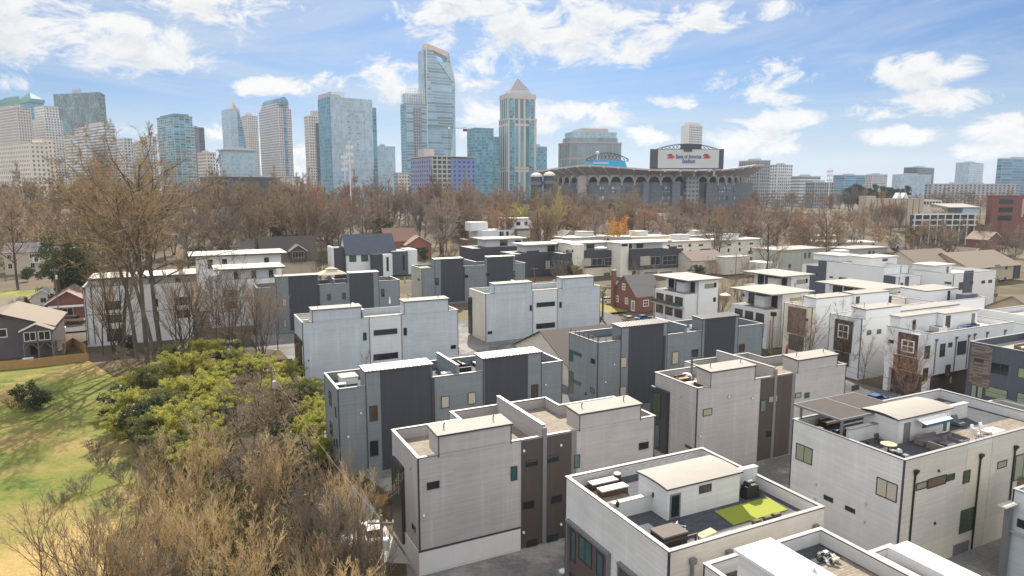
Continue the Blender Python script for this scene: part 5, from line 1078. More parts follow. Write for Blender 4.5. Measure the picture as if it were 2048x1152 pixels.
T.p('roof_screen', 'tower_metal').box(0, 17, 0, .4, T.z + 4.6, T.z + 5); T.blk('roof_plant', 'tower_stone', T.z, T.z + 3.5, 0, 3, 14, 5, 18); T.blk('podium', 'far_dark', -2, 8, -1); T.done()
simple('pale gridded glass block right of the broad glass slab', 748, 752, 790, 294, 860, 20, 'glass_tower_pale', plant=.3)
simple('low beige podium right of the pale gridded block', 788, 796, 818, 347, 800, 25, 'facade_beige', 'tower_stone', plant=0)
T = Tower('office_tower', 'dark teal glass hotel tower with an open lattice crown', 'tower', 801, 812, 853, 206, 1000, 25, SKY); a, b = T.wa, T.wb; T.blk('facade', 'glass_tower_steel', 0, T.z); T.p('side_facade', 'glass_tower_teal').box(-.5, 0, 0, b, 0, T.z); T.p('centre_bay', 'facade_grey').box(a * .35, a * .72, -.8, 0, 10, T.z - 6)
z2 = T.zat(176)
for i in range(9): T.p('crown_lattice', 'far_white').box(a * .02 + a * .9 * i / 8, a * .02 + a * .9 * i / 8 + .7, 1, 1.7, T.z, z2); T.p('crown_lattice', 'far_white').box(a * .02 + a * .9 * i / 8, a * .02 + a * .9 * i / 8 + .7, b - 2, b - 1.3, T.z, z2)
for i in range(6): T.p('crown_lattice', 'far_white').box(a * .02, a * .94, .9, 1.0, T.z + (z2 - T.z) * i / 5 - .3, T.z + (z2 - T.z) * i / 5 + .3)
T.p('crown_glass', 'glass_tower_pale').box(a * .05, a * .9, 4, b - 4, T.z, T.z + (z2 - T.z) * .7); T.done()
# --- the tallest tower with the cut top
T = Tower('skyscraper', 'tallest glass tower with a slanted cut top and a window opening under its rim', 'tower', 843, 853, 909, 155, 1060, 20, SKY); a, b = T.wa, T.wb
zl, zr, zs = T.zat(86), T.zat(101), T.zat(155)
def slab(part, mat, poly, y0, y1):
    m = T.p(part, mat); n = len(m.v); k = len(poly)
    m.v += [(x, y0, z) for x, z in poly] + [(x, y1, z) for x, z in poly]
    m.f.append(tuple(n + i for i in range(k))); m.f.append(tuple(n + k + i for i in reversed(range(k))))
    for i in range(k): j = (i + 1) % k; m.f.append((n + i, n + k + i, n + k + j, n + j))
F_ = 'glass_tower_steel'
slab('facade', F_, [(0, 0), (a, 0), (a, zs), (a * .89, T.zat(121)), (0.0, T.zat(121))], 0, b)
slab('crown', F_, [(0, T.zat(121)), (a * .45, T.zat(121)), (a * .22, T.zat(99)), (0, T.zat(96))], 0, b * .8)
slab('crown', F_, [(a * .74, T.zat(121)), (a * .89, T.zat(121)), (a * .8, zr - 6), (a * .72, zr - 5)], 0, b * .8)
slab('crown_rim', 'tower_stone_warm', [(0, zl), (0, T.zat(96)), (a * .22, T.zat(99)), (a * .72, zr - 6), (a * .8, zr - 6), (a * .78, zr + 1)], 0, b * .8)
T.p('edge_fin', 'far_white').hexa([(a - .4, -.8, 0), (a + .6, -.8, 0), (a + .6, b, 0), (a - .4, b, 0)], [(a - .4, -.8, zs), (a + .6, -.8, zs), (a + .6, b, zs), (a - .4, b, zs)])
slab('edge_fin', 'far_white', [(a * .79, zr), (a * .81, zr), (a + .6, zs), (a - .6, zs)], -.6, b * .5)
slab('edge_fin', 'far_white', [(-.6, 0), (.6, 0), (.6, zl), (-.6, zl)], -.8, 0)
slab('facet', 'glass_tower_pale', [(a * .52, 0), (a - .4, 0), (a - .4, zs - 8), (a * .96, zs * .7)], -1.4, 0)
slab('facet', 'glass_tower_pale', [(a * .42, T.zat(121.5)), (a * .86, T.zat(121.5)), (a * .985, zs - 2), (a * .93, zs - 4)], -1.2, 0)
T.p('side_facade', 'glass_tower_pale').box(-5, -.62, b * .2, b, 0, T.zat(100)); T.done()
# --- construction block and crane
T = Tower('building_under_construction', 'concrete apartment block under construction wrapped in blue and violet sheathing', 'building site', 822, 863, 952, 313, 640, 32); a, b = T.wa, T.wb
T.blk('concrete_frame', 'facade_frame', 0, T.z, 0, 0, a * .42); T.blk('blue_sheathing', 'facade_wrap_blue', 0, T.z - 1, 0, a * .42 + .02, a); T.p('violet_sheathing', 'facade_wrap_violet').box(-.5, 0, 0, b, 4, T.z - .5); T.p('lift_core', 'tower_stone').box(-2 + a * .02, a * .2, b * .3, b * .6, T.z, T.zat(296)); T.blk('roof_slab', 'tower_stone', T.z, T.z + .8, -.8); T.done()
T = Thing('tower_crane', 'dark tower crane with its jib across the cut topped skyscraper', 'crane', (HD(899, 300, 700)[0], 700), False)
cx, z0 = HD(899, 300, 700); _, z1 = HD(899, 252, 700); x0, zj = HD(826, 253, 700); x1, _ = HD(934, 260, 700)
m = T.p('mast', 'crane_paint')
for dx in (-.7, .7):
    for dy in (-.7, .7): m.box(cx + dx - .12, cx + dx + .12, 700 + dy - .12, 700 + dy + .12, 0, z1)
for i in range(26): m.tube((cx - .7, 699.3, z1 * i / 26), (cx + .7, 699.3, z1 * (i + 1) / 26), .09, .09, 3)
j = T.p('jib', 'crane_paint')
for dz, dy in ((0, -.6), (0, .6), (1.5, 0)): j.tube((x0, 700 + dy, zj + dz), (x1, 700 + dy, zj - 2.5 + dz), .14, .14, 4)
for i in range(30):
    f, g = i / 30, (i + 1) / 30; j.tube((x0 + (x1 - x0) * f, 699.4, zj - 2.5 * f), (x0 + (x1 - x0) * (f + g) / 2, 700, zj + 1.5 - 2.5 * f), .08, .08, 3); j.tube((x0 + (x1 - x0) * g, 699.4, zj - 2.5 * g), (x0 + (x1 - x0) * (f + g) / 2, 700, zj + 1.5 - 2.5 * f), .08, .08, 3)
T.p('counterweight', 'far_dark').box(x1 - 4, x1, 699, 701, zj - 4.8, zj - 2.4); T.p('cab', 'far_white').box(cx - 1, cx + 1, 698.2, 699.2, z1 - 3, z1 - .8); T.done()
# --- centre right
simple('deep teal glass block left of the pyramid topped tower', 934, 950, 987, 257, 900, 25, 'glass_tower_teal', 'copper_green', plant=0)
T = simple('teal glass block with a cream top squeezed against the pyramid topped tower', 982, 985, 1000, 275, 960, 25, 'glass_tower_teal', 'copper_green', plant=0); 
T = Tower('office_tower', 'tan stone and teal glass tower with a pink lattice pyramid roof', 'tower', 1000, 1015, 1071, 192, 920, 14, SKY); a, b = T.wa, T.wb; zsh = T.zat(236)
T.blk('facade', 'facade_tan_pier', 0, zsh, -1.2); T.blk('upper_facade', 'facade_tan_pier', zsh, T.z); T.blk('belt', 'tower_stone', zsh - 2, zsh, -1.5); T.blk('belt', 'tower_stone', T.z - 3, T.zat(186), -.6); T.blk('base_belt', 'tower_stone', T.zat(338), T.zat(334), -1.6)
T.p('corner_glass', 'glass_tower_teal').box(a * .06, a * .24, -1.6, -1.2, 14, zsh - 4); T.p('corner_glass', 'glass_tower_teal').box(a * .76, a * .94, -1.6, -1.2, 14, zsh - 4); T.p('corner_glass', 'glass_tower_teal').box(a * .04, a * .24, -.4, 0, zsh + 3, T.z - 5); T.p('corner_glass', 'glass_tower_teal').box(a * .76, a * .96, -.4, 0, zsh + 3, T.z - 5)
cx, cy = a / 2, b / 2; q = lambda f: [(cx - cx * f, cy - cy * f), (cx + cx * f, cy - cy * f), (cx + cx * f, cy + cy * f), (cx - cx * f, cy + cy * f)]
zc = T.zat(186); T.p('attic', 'tower_metal').prism(q(.8), zc, T.zat(176), q(.62)); T.p('pyramid', 'pyramid_pink').prism(q(.62), T.zat(176), T.zat(152), q(.01))
for i in range(5):
    f = i / 4
    for A, B in ((q(.625)[0], q(.625)[1]),):
        px_ = A[0] + (B[0] - A[0]) * f; T.p('pyramid_rib', 'tower_metal').tube((px_, A[1] - .3, T.zat(176)), (cx, cy, T.zat(151.5)), .45, .3, 4)
for i in range(4): f = i / 4; ww = .625 * (1 - f); T.p('pyramid_rib', 'tower_metal').box(cx - cx * ww, cx + cx * ww, cy - cy * ww - .4, cy - cy * ww, T.zat(176) + (T.zat(152) - T.zat(176)) * f - .4, T.zat(176) + (T.zat(152) - T.zat(176)) * f + .4)
T.done()
simple('teal glass block half hidden behind the pyramid topped tower, on its right', 1060, 1064, 1094, 294, 1000, 20, 'glass_tower_teal', plant=.4)
T = Tower('office_tower', 'broad red framed glass office block with a stepped top behind the stadium', 'office building', 1117, 1140, 1243, 284, 820, 16, SKY); a, b = T.wa, T.wb; T.blk('facade', 'facade_red_grid', 0, T.z)
for part, y0, y1, i0, i1, mt in (('upper_step', 284, 274, .05, .95, 'facade_red_grid'), ('glass_attic', 274, 262, .09, .93, 'glass_tower_pale'), ('crown', 262, 255, .25, .76, 'tower_stone')): T.blk(part, mt, T.zat(y0), T.zat(y1), 0, a * i0, a * i1, b * .1, b * .85)
T.blk('belt', 'pyramid_pink', T.z - .8, T.z + .6, -.5); T.done()
T = Tower('apartment_tower', 'white slab apartment tower behind the stadium sign', 'tower', 1363, 1378, 1405, 250, 1200, 35, SKY); T.blk('facade', 'facade_white', 0, T.z); T.blk('upper_step', 'far_white', T.z, T.zat(244), 0, T.wa * .1, T.wa * .9, 2, T.wb * .8); T.p('blank_wall', 'far_white').box(-.5, 0, 0, T.wb, 0, T.z); T.done()
# --- right of the stadium
RG = 'distant blocks on the right horizon'
for lab, xl, xe, xr, yt, D, phi, mt in (('grey apartment block with white window piers right of the stadium', 1478, 1520, 1541, 322, 830, 30, 'facade_grey'), ('pale panelled block right of the grey apartment block', 1539, 1556, 1586, 331, 900, 30, 'facade_white'), ('grey striped low block beside the pale panelled block', 1583, 1600, 1641, 354, 880, 20, 'facade_banded'), ('brown grey low flats in front of the striped block', 1611, 1630, 1670, 366, 800, 20, 'facade_grey'), ('long glassy low block above the pines, left half', 1667, 1690, 1731, 351, 1100, 25, 'glass_tower_blue'),
    ('beige stepped low block above the pines, right half', 1731, 1745, 1775, 350, 1150, 25, 'facade_pink'), ('dark brown office tower on the right horizon', 1808, 1835, 1869, 335, 1350, 40, 'glass_tower_dark'), ('wide white block in front of the dark brown tower', 1785, 1800, 1863, 350, 1200, 20, 'glass_tower_pale'), ('teal green glass tower on the right horizon', 1912, 1940, 1968, 326, 1250, 42, 'glass_tower_pale'), ('blue glass office tower at the right edge', 1995, 2006, 2090, 318, 1000, 25, 'glass_tower_blue'), ('long row of white and dark flats under the teal green tower', 1850, 1866, 2036, 369, 900, 10, 'facade_flats')):
    simple(lab, xl, xe, xr, yt, D, phi, mt, plant=.45, group=RG, name='office_block', cat='building')
T = Tower('brick_building', 'red brick office building with dark glazed bays at the right edge', 'building', 1975, 1986, 2120, 393, 430, 18); T.blk('wall', 'brick_red', -1, T.z); T.blk('parapet', 'brick_dark', T.z, T.z + .5, -.15)
a = T.wa
for j in range(3): T.p('glazed_bay', 'glass_dark').box(a * .1, a * .3, -.15, 0, T.z - 4.6 - j * 5.2, T.z - 1.6 - j * 5.2)
T.p('tan_pier', 'siding_tan').box(a * .44, a * .9, -.1, 0, T.z - 13, T.z - 1.5)
for j in range(3):
    for f in (.47, .62, .77): T.p('window', 'glass_dark').box(a * f, a * (f + .07), -.2, -.1, T.z - 4.6 - j * 4.2, T.z - 2.4 - j * 4.2)
T.done()
T = Tower('warehouse', 'long windowless tan warehouse with a white peaked roof light', 'warehouse', 1729, 1733, 1848, 398, 560, 6); T.blk('wall', 'siding_tan', -4, T.z); T.blk('end_wall', 'siding_tan', -4, T.z + 2.4, 0, -.2, 8, -.2, 10); T.p('pilaster', 'wood_grey')
for i in range(9): T.p('pilaster', 'wood_grey').box(T.wa * (.08 + i * .105), T.wa * (.08 + i * .105) + .4, -.3, 0, -4, T.z)
T.blk('roof', 'membrane_white', T.z, T.z + .5, -.3); cx = T.wa * .57
for k in (0, 5.5): T.p('roof_light', 'far_white').hexa([(cx + k, 4, T.z + .5), (cx + k + 5.4, 4, T.z + .5), (cx + k + 5.4, 9, T.z + .5), (cx + k, 9, T.z + .5)], [(cx + k + 2.4, 4, T.z + 5), (cx + k + 3, 4, T.z + 5), (cx + k + 3, 9, T.z + 5), (cx + k + 2.4, 9, T.z + 5)])
T.blk('office_wing', 'siding_cream', -4, T.z - 1, 0, T.wa + .02, T.wa + 17, 1, 20); T.p('window', 'glass_brown')
for i in range(6): T.p('window', 'glass_brown').box(T.wa + 1 + i * 2.6, T.wa + 2.6 + i * 2.6, .85, 1, T.z - 4.6, T.z - 2.2)
T.blk('loading_base', 'far_dark', -4, 1.5, -.5); T.done()
T = Tower('parking_deck', 'white framed open parking deck with a glazed roof pavilion at the right', 'parking deck', 1826, 1830, 1955, 428, 420, 10); a, b = T.wa, T.wb
for j in range(3): T.p('floor_slab', 'far_white').box(0, a, 0, b, T.z - j * 3.4 - .7, T.z - j * 3.4)
for i in range(9): T.p('column', 'far_white').box(a * i / 8.3, a * i / 8.3 + .5, -.15, .4, -2, T.z + .3)
T.p('interior_wall', 'far_dark').box(1, a - 1, 5, b, -2, T.z - .72); T.p('roof_pavilion', 'glass_tower_pale').box(a * .8, a * 1.05, 2, 14, T.z, T.z + 3.6); T.p('pavilion_roof', 'membrane').hexa([(a * .55, 1, T.z + 3.6), (a * 1.08, 1, T.z + 3.6), (a * 1.08, 16, T.z + 3.6), (a * .55, 16, T.z + 3.6)], [(a * .55, 1, T.z + 4), (a * 1.08, 1, T.z + 4.0), (a * 1.08, 16, T.z + 6), (a * .55, 16, T.z + 6)]); T.done()
for lab, px, y, w, D, h in (('low white roofed store among trees right of the stadium', 1590, 420, 40, 520, 5), ('flat grey roofed store in the middle of the right hand trees', 1640, 432, 30, 460, 5), ('dark loading shed in front of the tan warehouse', 1790, 432, 46, 480, 4.5), ('long pale shed below the low white roofed store', 1700, 447, 36, 410, 4.5), ('white walled low shop left of the stadium lights pole', 1470, 416, 30, 540, 5)):
    x, _ = HD(px, y, D); T = Thing('store', lab, 'store', (x, D), False, 'low stores in the trees'); T.p('wall', 'far_dark' if 'dark' in lab else 'siding_cream').box(x - w / 2, x + w / 2, D, D + 18, -1, h); T.p('roof', 'membrane_white' if 'dark' not in lab else 'membrane').box(x - w / 2 - .5, x + w / 2 + .5, D - .5, D + 18.5, h, h + .5); T.p('rooftop_unit', 'steel').box(x - 2, x + 1, D + 5, D + 7, h + .5, h + 1.8); T.done()
# lattice and lamp masts
def mast(label, px, yt, yb, D, w=.5, plat=True, name='antenna_mast', cat='mast'):
    x, z1 = HD(px, yt, D); T = Thing(name, label, cat, (x, D), False)
    T.p('pole', 'metal_white').tube((x, D, 0), (x, D, z1), w, w * .5, 6)
    if plat:
        for j, dz in enumerate((.06, .13, .2)):
            z = z1 * (1 - dz); ar = T.p('antenna_array', 'far_white')
            for i in range(9): t = i * .7; ar.box(x + 2.2 * math.cos(t) - .25, x + 2.2 * math.cos(t) + .25, D + 2.2 * math.sin(t) - .25, D + 2.2 * math.sin(t) + .25, z - 1.2, z + 1.2)
            for i in range(4): t = i * 1.57; ar.tube((x, D, z), (x + 2.2 * math.cos(t), D + 2.2 * math.sin(t), z), .12, .12, 4)
    T.done()
mast('tall white antenna mast in front of the broad glass slab, right one', 698, 282, 392, 460, .55)
mast('shorter antenna mast left of the tall one in front of the glass slab', 688, 304, 370, 520, .45)
mast('antenna mast on the right horizon above the trees', 1661, 335, 366, 640, .5)
# ================================================================== stadium
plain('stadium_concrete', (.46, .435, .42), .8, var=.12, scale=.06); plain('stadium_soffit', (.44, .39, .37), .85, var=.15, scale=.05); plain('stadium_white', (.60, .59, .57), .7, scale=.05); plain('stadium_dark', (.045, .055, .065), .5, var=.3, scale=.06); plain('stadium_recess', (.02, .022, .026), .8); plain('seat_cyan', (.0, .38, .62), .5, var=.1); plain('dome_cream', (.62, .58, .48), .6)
panels('stadium_wall', (.14, .165, .19), 3.2, 4.2, .6, .3); curtain('stadium_glazing', (.25, .34, .38), (.12, .14, .16), 5, 3, .35, .3, var=.8)
plain('sign_white', (.55, .55, .55), .5, var=.03); plain('sign_frame', (.03, .034, .04), .5); plain('sign_blue', (.03, .09, .22), .5); plain('sign_red', (.50, .03, .05), .5); plain('sign_navy', (.02, .05, .14), .5)
SD = 640.0
SX, _ = HD(1293, 380, SD + 66); SA = 98.0; SB = 66.0
T = Thing('stadium', 'large oval stadium with white arches under a flared concrete upper bowl', 'stadium', (SX, SD + SB), False)
SY = SD + SB
def ep(t, g, z): return (SX + (SA + g) * math.sin(t), SY - (SB + g) * math.cos(t), z)
zA0, zA1, zA2, zR = HD(1290, 363.5, SD)[1], HD(1290, 353, SD)[1], HD(1290, 350, SD)[1], HD(1290, 338, SD)[1]
zBase = -3
NB = 32
soff, rib, wal, rec, arch, col, gl, rim = (T.p(n, m) for n, m in (('upper_bowl', 'stadium_soffit'), ('bowl_rib', 'stadium_concrete'), ('lower_wall', 'stadium_wall'), ('arcade_recess', 'stadium_recess'), ('arcade', 'stadium_white'), ('column', 'stadium_concrete'), ('concourse_glazing', 'stadium_glazing'), ('bowl_rim', 'stadium_concrete')))
RIM = [(1040, 342), (1075, 341), (1110, 336), (1165, 329), (1220, 332), (1312, 339), (1440, 339), (1480, 334), (1512, 329), (1600, 329)]
def rimz(t):
    x, y, _ = ep(t, 17, 0); px = 1024 + 1379 * x / y
    return HD(px, float(np.interp(px, [a for a, b in RIM], [b for a, b in RIM])), y)[1] - 1.4
for i in range(NB):
    t0, t1 = -math.pi * .62 + 1.24 * math.pi * i / NB, -math.pi * .62 + 1.24 * math.pi * (i + 1) / NB
    zr0, zr1 = rimz(t0), rimz(t1)
    soff.hexa([ep(t0, 0, zA2), ep(t1, 0, zA2), ep(t1, -6, zA2), ep(t0, -6, zA2)], [ep(t0, 17, zr0), ep(t1, 17, zr1), ep(t1, 14, zr1 + .5), ep(t0, 14, zr0 + .5)])
    rim.hexa([ep(t0, 17.2, zr0), ep(t1, 17.2, zr1), ep(t1, 13.8, zr1 + .5), ep(t0, 13.8, zr0 + .5)], [ep(t0, 17.2, zr0 + 1.4), ep(t1, 17.2, zr1 + 1.4), ep(t1, 13.8, zr1 + 1.4), ep(t0, 13.8, zr0 + 1.4)])
    dt = (t1 - t0) * .05
    rib.hexa([ep(t0 - dt, 1.6, zA2 - 2), ep(t0 + dt, 1.6, zA2 - 2), ep(t0 + dt, -2, zA2), ep(t0 - dt, -2, zA2)], [ep(t0 - dt, 18.2, zr0 - .6), ep(t0 + dt, 18.2, zr0 - .6), ep(t0 + dt, 16, zr0 + 1.6), ep(t0 - dt, 16, zr0 + 1.6)])
    zC = zA0 - 3
    col.hexa([ep(t0 - dt * 1.2, 1.4, zC), ep(t0 + dt * 1.2, 1.4, zC), ep(t0 + dt * 1.2, -1, zC), ep(t0 - dt * 1.2, -1, zC)], [ep(t0 - dt * 1.2, 1.4, zA2), ep(t0 + dt * 1.2, 1.4, zA2), ep(t0 + dt * 1.2, -1, zA2), ep(t0 - dt * 1.2, -1, zA2)])
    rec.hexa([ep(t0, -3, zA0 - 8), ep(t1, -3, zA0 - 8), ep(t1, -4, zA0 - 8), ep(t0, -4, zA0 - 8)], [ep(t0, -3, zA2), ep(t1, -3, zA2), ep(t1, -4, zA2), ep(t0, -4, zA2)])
    K = 8
    for k in range(K):                # the arch of each bay
        f0, f1 = k / K, (k + 1) / K
        h0, h1 = (zA0 + (zA1 - zA0) * math.sqrt(max(0, 1 - (2 * f - 1) ** 2)) for f in (f0, f1))
        a0, a1 = t0 + (t1 - t0) * (.06 + .88 * f0), t0 + (t1 - t0) * (.06 + .88 * f1)
        arch.hexa([ep(a0, .6, h0), ep(a1, .6, h1), ep(a1, -.2, h1), ep(a0, -.2, h0)], [ep(a0, .6, zA2 + .3), ep(a1, .6, zA2 + .3), ep(a1, -.2, zA2 + .3), ep(a0, -.2, zA2 + .3)])
    top = zA0 - .6
    wal.hexa([ep(t0, .3, zBase), ep(t1, .3, zBase), ep(t1, -1.5, zBase), ep(t0, -1.5, zBase)], [ep(t0, .3, top), ep(t1, .3, top), ep(t1, -1.5, top), ep(t0, -1.5, top)])
    if i % 5 in (1, 2, 3):
        a0, a1 = t0 + (t1 - t0) * .15, t0 + (t1 - t0) * .85
        for z0, z1 in ((top - 9, top - 4), (top - 17, top - 12)): gl.hexa([ep(a0, .7, z0), ep(a1, .7, z0), ep(a1, .3, z0), ep(a0, .3, z0)], [ep(a0, .7, z1), ep(a1, .7, z1), ep(a1, .3, z1), ep(a0, .3, z1)])
# projecting stair towers of the near side
for px, w, yt, mt in ((1383, 26, 353, 'facade_grey'), (1168, 18, 352, 'stadium_concrete'), (1290, 11, 363, 'stadium_wall'), (1420, 12, 366, 'stadium_wall'), (1504, 40, 365, 'stadium_wall'), (1350, 16, 363, 'stadium_wall'), (1142, 40, 370, 'stadium_wall')):
    x0, z = HD(px - w / 2, yt, SD); x1, _ = HD(px + w / 2, yt, SD); t = math.asin(max(-1, min(1, ((x0 + x1) / 2 - SX) / SA)))
    y = SY - SB * math.cos(t); T.p('stair_tower', mt).box(x0, x1, y - 7, y + 4, zBase, z)
T.done()
DM = SD + 30
for lab, px, yt in (('cream domed drum at the left end of the stadium, left one', 1073, 346), ('cream domed drum at the left end of the stadium, right one', 1099, 344)):
    x, z = HD(px, yt, DM - 30); T = Thing('entrance_drum', lab, 'pavilion', (x, DM - 30), False, 'domed drums')
    r = 11 / F * DM
    T.p('drum', 'stadium_dark').lathe((x, DM - 30, 0), [(r * .96, 0), (r * .96, z - 3.6)], 20); T.p('gallery', 'stadium_wall').lathe((x, DM - 30, z - 11), [(r * 1.15, 0), (r * 1.15, 3)], 20); T.p('dome', 'dome_cream').lathe((x, DM - 30, z - 3.5), [(r * 1.05, 0), (r * 1.02, 1.0), (r * .8, 2.4), (r * .4, 3.4), (r * .02, 3.7)], 20); T.done()
# far-side cyan board and roof lights inside the bowl
T = Thing('scoreboard', 'cyan ribbon board and truss on the far side of the stadium bowl', 'scoreboard', (HD(1205, 330, SD + 120)[0], SD + 120), False)
D2 = SD + 120
def p2(px, py): x, z = HD(px, py, D2); return (x, z)
(x0, z1), (x1, z0) = p2(1150, 322), p2(1255, 331)
T.p('cyan_board', 'seat_cyan').hexa([(x0 - 4, D2, z0 - 3), (x1, D2, z0 - 3), (x1, D2 + 2, z0 - 3), (x0 - 4, D2 + 2, z0 - 3)], [(x0 + 26, D2, z1 + 2), (x1 - 3, D2, z1), (x1 - 3, D2 + 2, z1), (x0 + 26, D2 + 2, z1 + 2)])
a, z = p2(1186, 326); b, _ = p2(1217, 326); T.p('white_strip', 'sign_white').box(a, b, D2 - .3, D2, z - 1, z + .8)
for i in range(12):
    f, g = i / 12, (i + 1) / 12; A = lambda f: (x0 + 12 + (x1 - x0 - 10) * f, D2 + 4, z1 + 2 + 7 * math.sin(math.pi * f)); B = lambda f: (x0 + 12 + (x1 - x0 - 10) * f, D2 + 4, z1)
    m = T.p('roof_truss', 'sign_frame'); m.tube(A(f), A(g), .6, .6, 4); m.tube(B(f), B(g), .5, .5, 4); m.tube(A(f), B(g), .35, .35, 3); m.tube(B(f), A(g), .35, .35, 3)
dx, dz = p2(1196, 306); T.p('radar_ball', 'stadium_white').lathe((dx, D2 + 4, dz - 2), [(.6, -6), (.6, 0), (2, .8), (2.4, 2), (2, 3.4), (.5, 4.2)], 10); m = T.p('support', 'sign_frame')
for px in (1170, 1200, 1235): x, z = p2(px, 331); m.box(x - 1, x + 1, D2 + 2.1, D2 + 4, 20, z)
T.done()
# the big sign board
T = Thing('stadium_sign', 'huge white sign board in a dark frame over the near rim of the stadium', 'sign', (HD(1374, 330, SD)[0], SD - 8), False)
D3 = SD - 12
def p3(x, y): return HD(1040 + x / 4, 230 + y / 4, D3)
def rect3(part, mat, x0, y0, x1, y1, d0, d1): (a, z1), (b, z0) = p3(x0, y0), p3(x1, y1); T.p(part, mat).box(a, b, D3 + d0, D3 + d1, z0, z1)
rect3('frame', 'sign_frame', 1050, 272, 1628, 432, .6, 5); rect3('wing', 'stadium_dark', 1052, 276, 1104, 418, .2, .6); rect3('wing', 'stadium_dark', 1592, 284, 1626, 424, .2, .6); rect3('board', 'sign_white', 1106, 276, 1588, 425, 0, .6)
for i in range(16):
    f, g = i / 16, (i + 1) / 16
    A = lambda f: (lambda q: (q[0], D3 + 3, q[1]))(p3(1098 + 490 * f, 272 - 42 * math.sin(math.pi * f) ** .8 if 0 < f < 1 else 272)); B = lambda f: (lambda q: (q[0], D3 + 3, q[1]))(p3(1098 + 490 * f, 274))
    m = T.p('top_truss', 'sign_frame'); m.tube(A(f), A(g), .45, .45, 4); m.tube(A(f), B(g), .3, .3, 3); m.tube(B(f), A(g), .3, .3, 3)
rect3('camera_box', 'sign_frame', 1292, 232, 1455, 274, 1.5, 4); rect3('camera_box', 'sign_frame', 1310, 274, 1376, 292, -.6, 0)
for x in (1130, 1290, 1400, 1560): (a, z) = p3(x, 430); T.p('leg', 'stadium_concrete').box(a - .8, a + .8, D3 + 2, D3 + 5, zA2 - 1, z)
def text(part, body, x0, x1, ybase, mat):
    cu = bpy.data.curves.new(part, 'FONT'); cu.body = body; cu.size = 10; cu.extrude = .15; cu.offset = .22; cu.align_x = 'LEFT'
    ob = bpy.data.objects.new(part, cu); COL.objects.link(ob); bpy.context.view_layer.update()
    me = bpy.data.meshes.new_from_object(ob.evaluated_get(bpy.context.evaluated_depsgraph_get()))
    xs = [v.co.x for v in me.vertices]; lo, hi = min(xs), max(xs)
    (a, z), (b, _) = p3(x0, ybase), p3(x1, ybase); s = (b - a) / (hi - lo)
    for v in me.vertices: v.co = Vector((a + (v.co.x - lo) * s - T.at[0], D3 - .15 - v.co.z * .5 - T.at[1], z + v.co.y * s * 1.45))
    me.materials.clear(); me.materials.append(MATS[mat])
    bpy.data.objects.remove(ob); bpy.data.curves.remove(cu)
    o = bpy.data.objects.new(part, me); COL.objects.link(o); o.parent = T.o
    for dx in (.16, -.16):            # second strokes make the letters bold
        pass
    return o
text('lettering', 'Bank of America', 1248, 1450, 347, 'sign_blue'); text('lettering', 'Stadium', 1296, 1400, 385, 'sign_blue')
for x0 in (1172, 1460):               # the striped flag emblem at either end
    for i in range(3):
        (a, z0), (b, z1), (c, _) = p3(x0 + 4 + i * 15, 346), p3(x0 + 34 + i * 12, 312), p3(x0 + 16 + i * 15, 350)
        m = T.p('emblem_stripe', 'sign_red'); w = (c - a)
        m.hexa([(a, D3 - .25, z0), (a + w, D3 - .25, z0 - .4), (a + w, D3 - .02, z0 - .4), (a, D3 - .02, z0)], [(b, D3 - .25, z1 - i * .9), (b + w * .9, D3 - .25, z1 - i * .9 - .8), (b + w * .9, D3 - .02, z1 - i * .9 - .8), (b, D3 - .02, z1 - i * .9)])
        (a, z0), (b, z1) = p3(x0 + 2 + i * 13, 324 - i * 3), p3(x0 + 20 + i * 10, 312 - i * 1)
        m = T.p('emblem_canton', 'sign_navy'); m.hexa([(a, D3 - .25, z0), (a + w * .7, D3 - .25, z0 - .5), (a + w * .7, D3 - .02, z0 - .5), (a, D3 - .02, z0)], [(b, D3 - .25, z1), (b + w * .7, D3 - .25, z1 - .5), (b + w * .7, D3 - .02, z1 - .5), (b, D3 - .02, z1)])
T.done()
# ================================================================== ground
def ground_mat(name, cols, scales, rough=.95, bmp=.3, straw=None):
    t, b = mk(name); co = obco(t)
    c = cols[0]
    for i, (k, s, lo, hi) in enumerate(scales):
        c = t.mix(t.sstep(t.noise(co, s, 6.0, .6), lo, hi), c, cols[k])
    if straw:                          # the mown dry part of the lawn, with a ragged edge
        q = t.sep(co); e = t.m('ADD', t.m('ADD', q[1], t.m('MULTIPLY', q[0], -.25)), t.m('MULTIPLY', t.noise(co, .12, 5.0, .65), 26.0))
        c = t.mix(t.sstep(e, 86.0, 100.0), t.mix(t.noise(co, .5, 5.0), [x * .8 for x in straw], straw), c)
    fine = t.lin(t.noise(co, 2.5, 6.0, .7), .25, .75, .72, 1.28)
    c = t.vm('MULTIPLY', c, t.xyz(fine, fine, fine))
    t.l.new(c, b.inputs['Base Color']); b.inputs['Roughness'].default_value = rough; b.inputs['Specular IOR Level'].default_value = .1
    if bmp: bump(t, b, t.noise(co, 3.0, 6.0, .7), bmp, .3)
ground_mat('earth', [(.135, .105, .075), (.10, .085, .06), (.15, .13, .07), (.19, .165, .135)], [(1, .02, .4, .6), (2, .035, .52, .62), (3, .012, .55, .7)])
ground_mat('lawn_grass', [(.17, .19, .045), (.30, .22, .085), (.10, .15, .03), (.25, .19, .07)], [(1, .06, .46, .62), (2, .11, .55, .66), (3, .5, .52, .7)])
ground_mat('lawn_mix', [(.14, .16, .036), (.26, .20, .075), (.075, .115, .022), (.20, .15, .06)], [(1, .07, .42, .60), (2, .13, .52, .64), (3, .9, .5, .68)], straw=(.40, .285, .115))
ground_mat('straw', [(.36, .25, .10), (.25, .20, .075), (.42, .31, .15)], [(1, .08, .5, .68), (2, .4, .5, .65)])
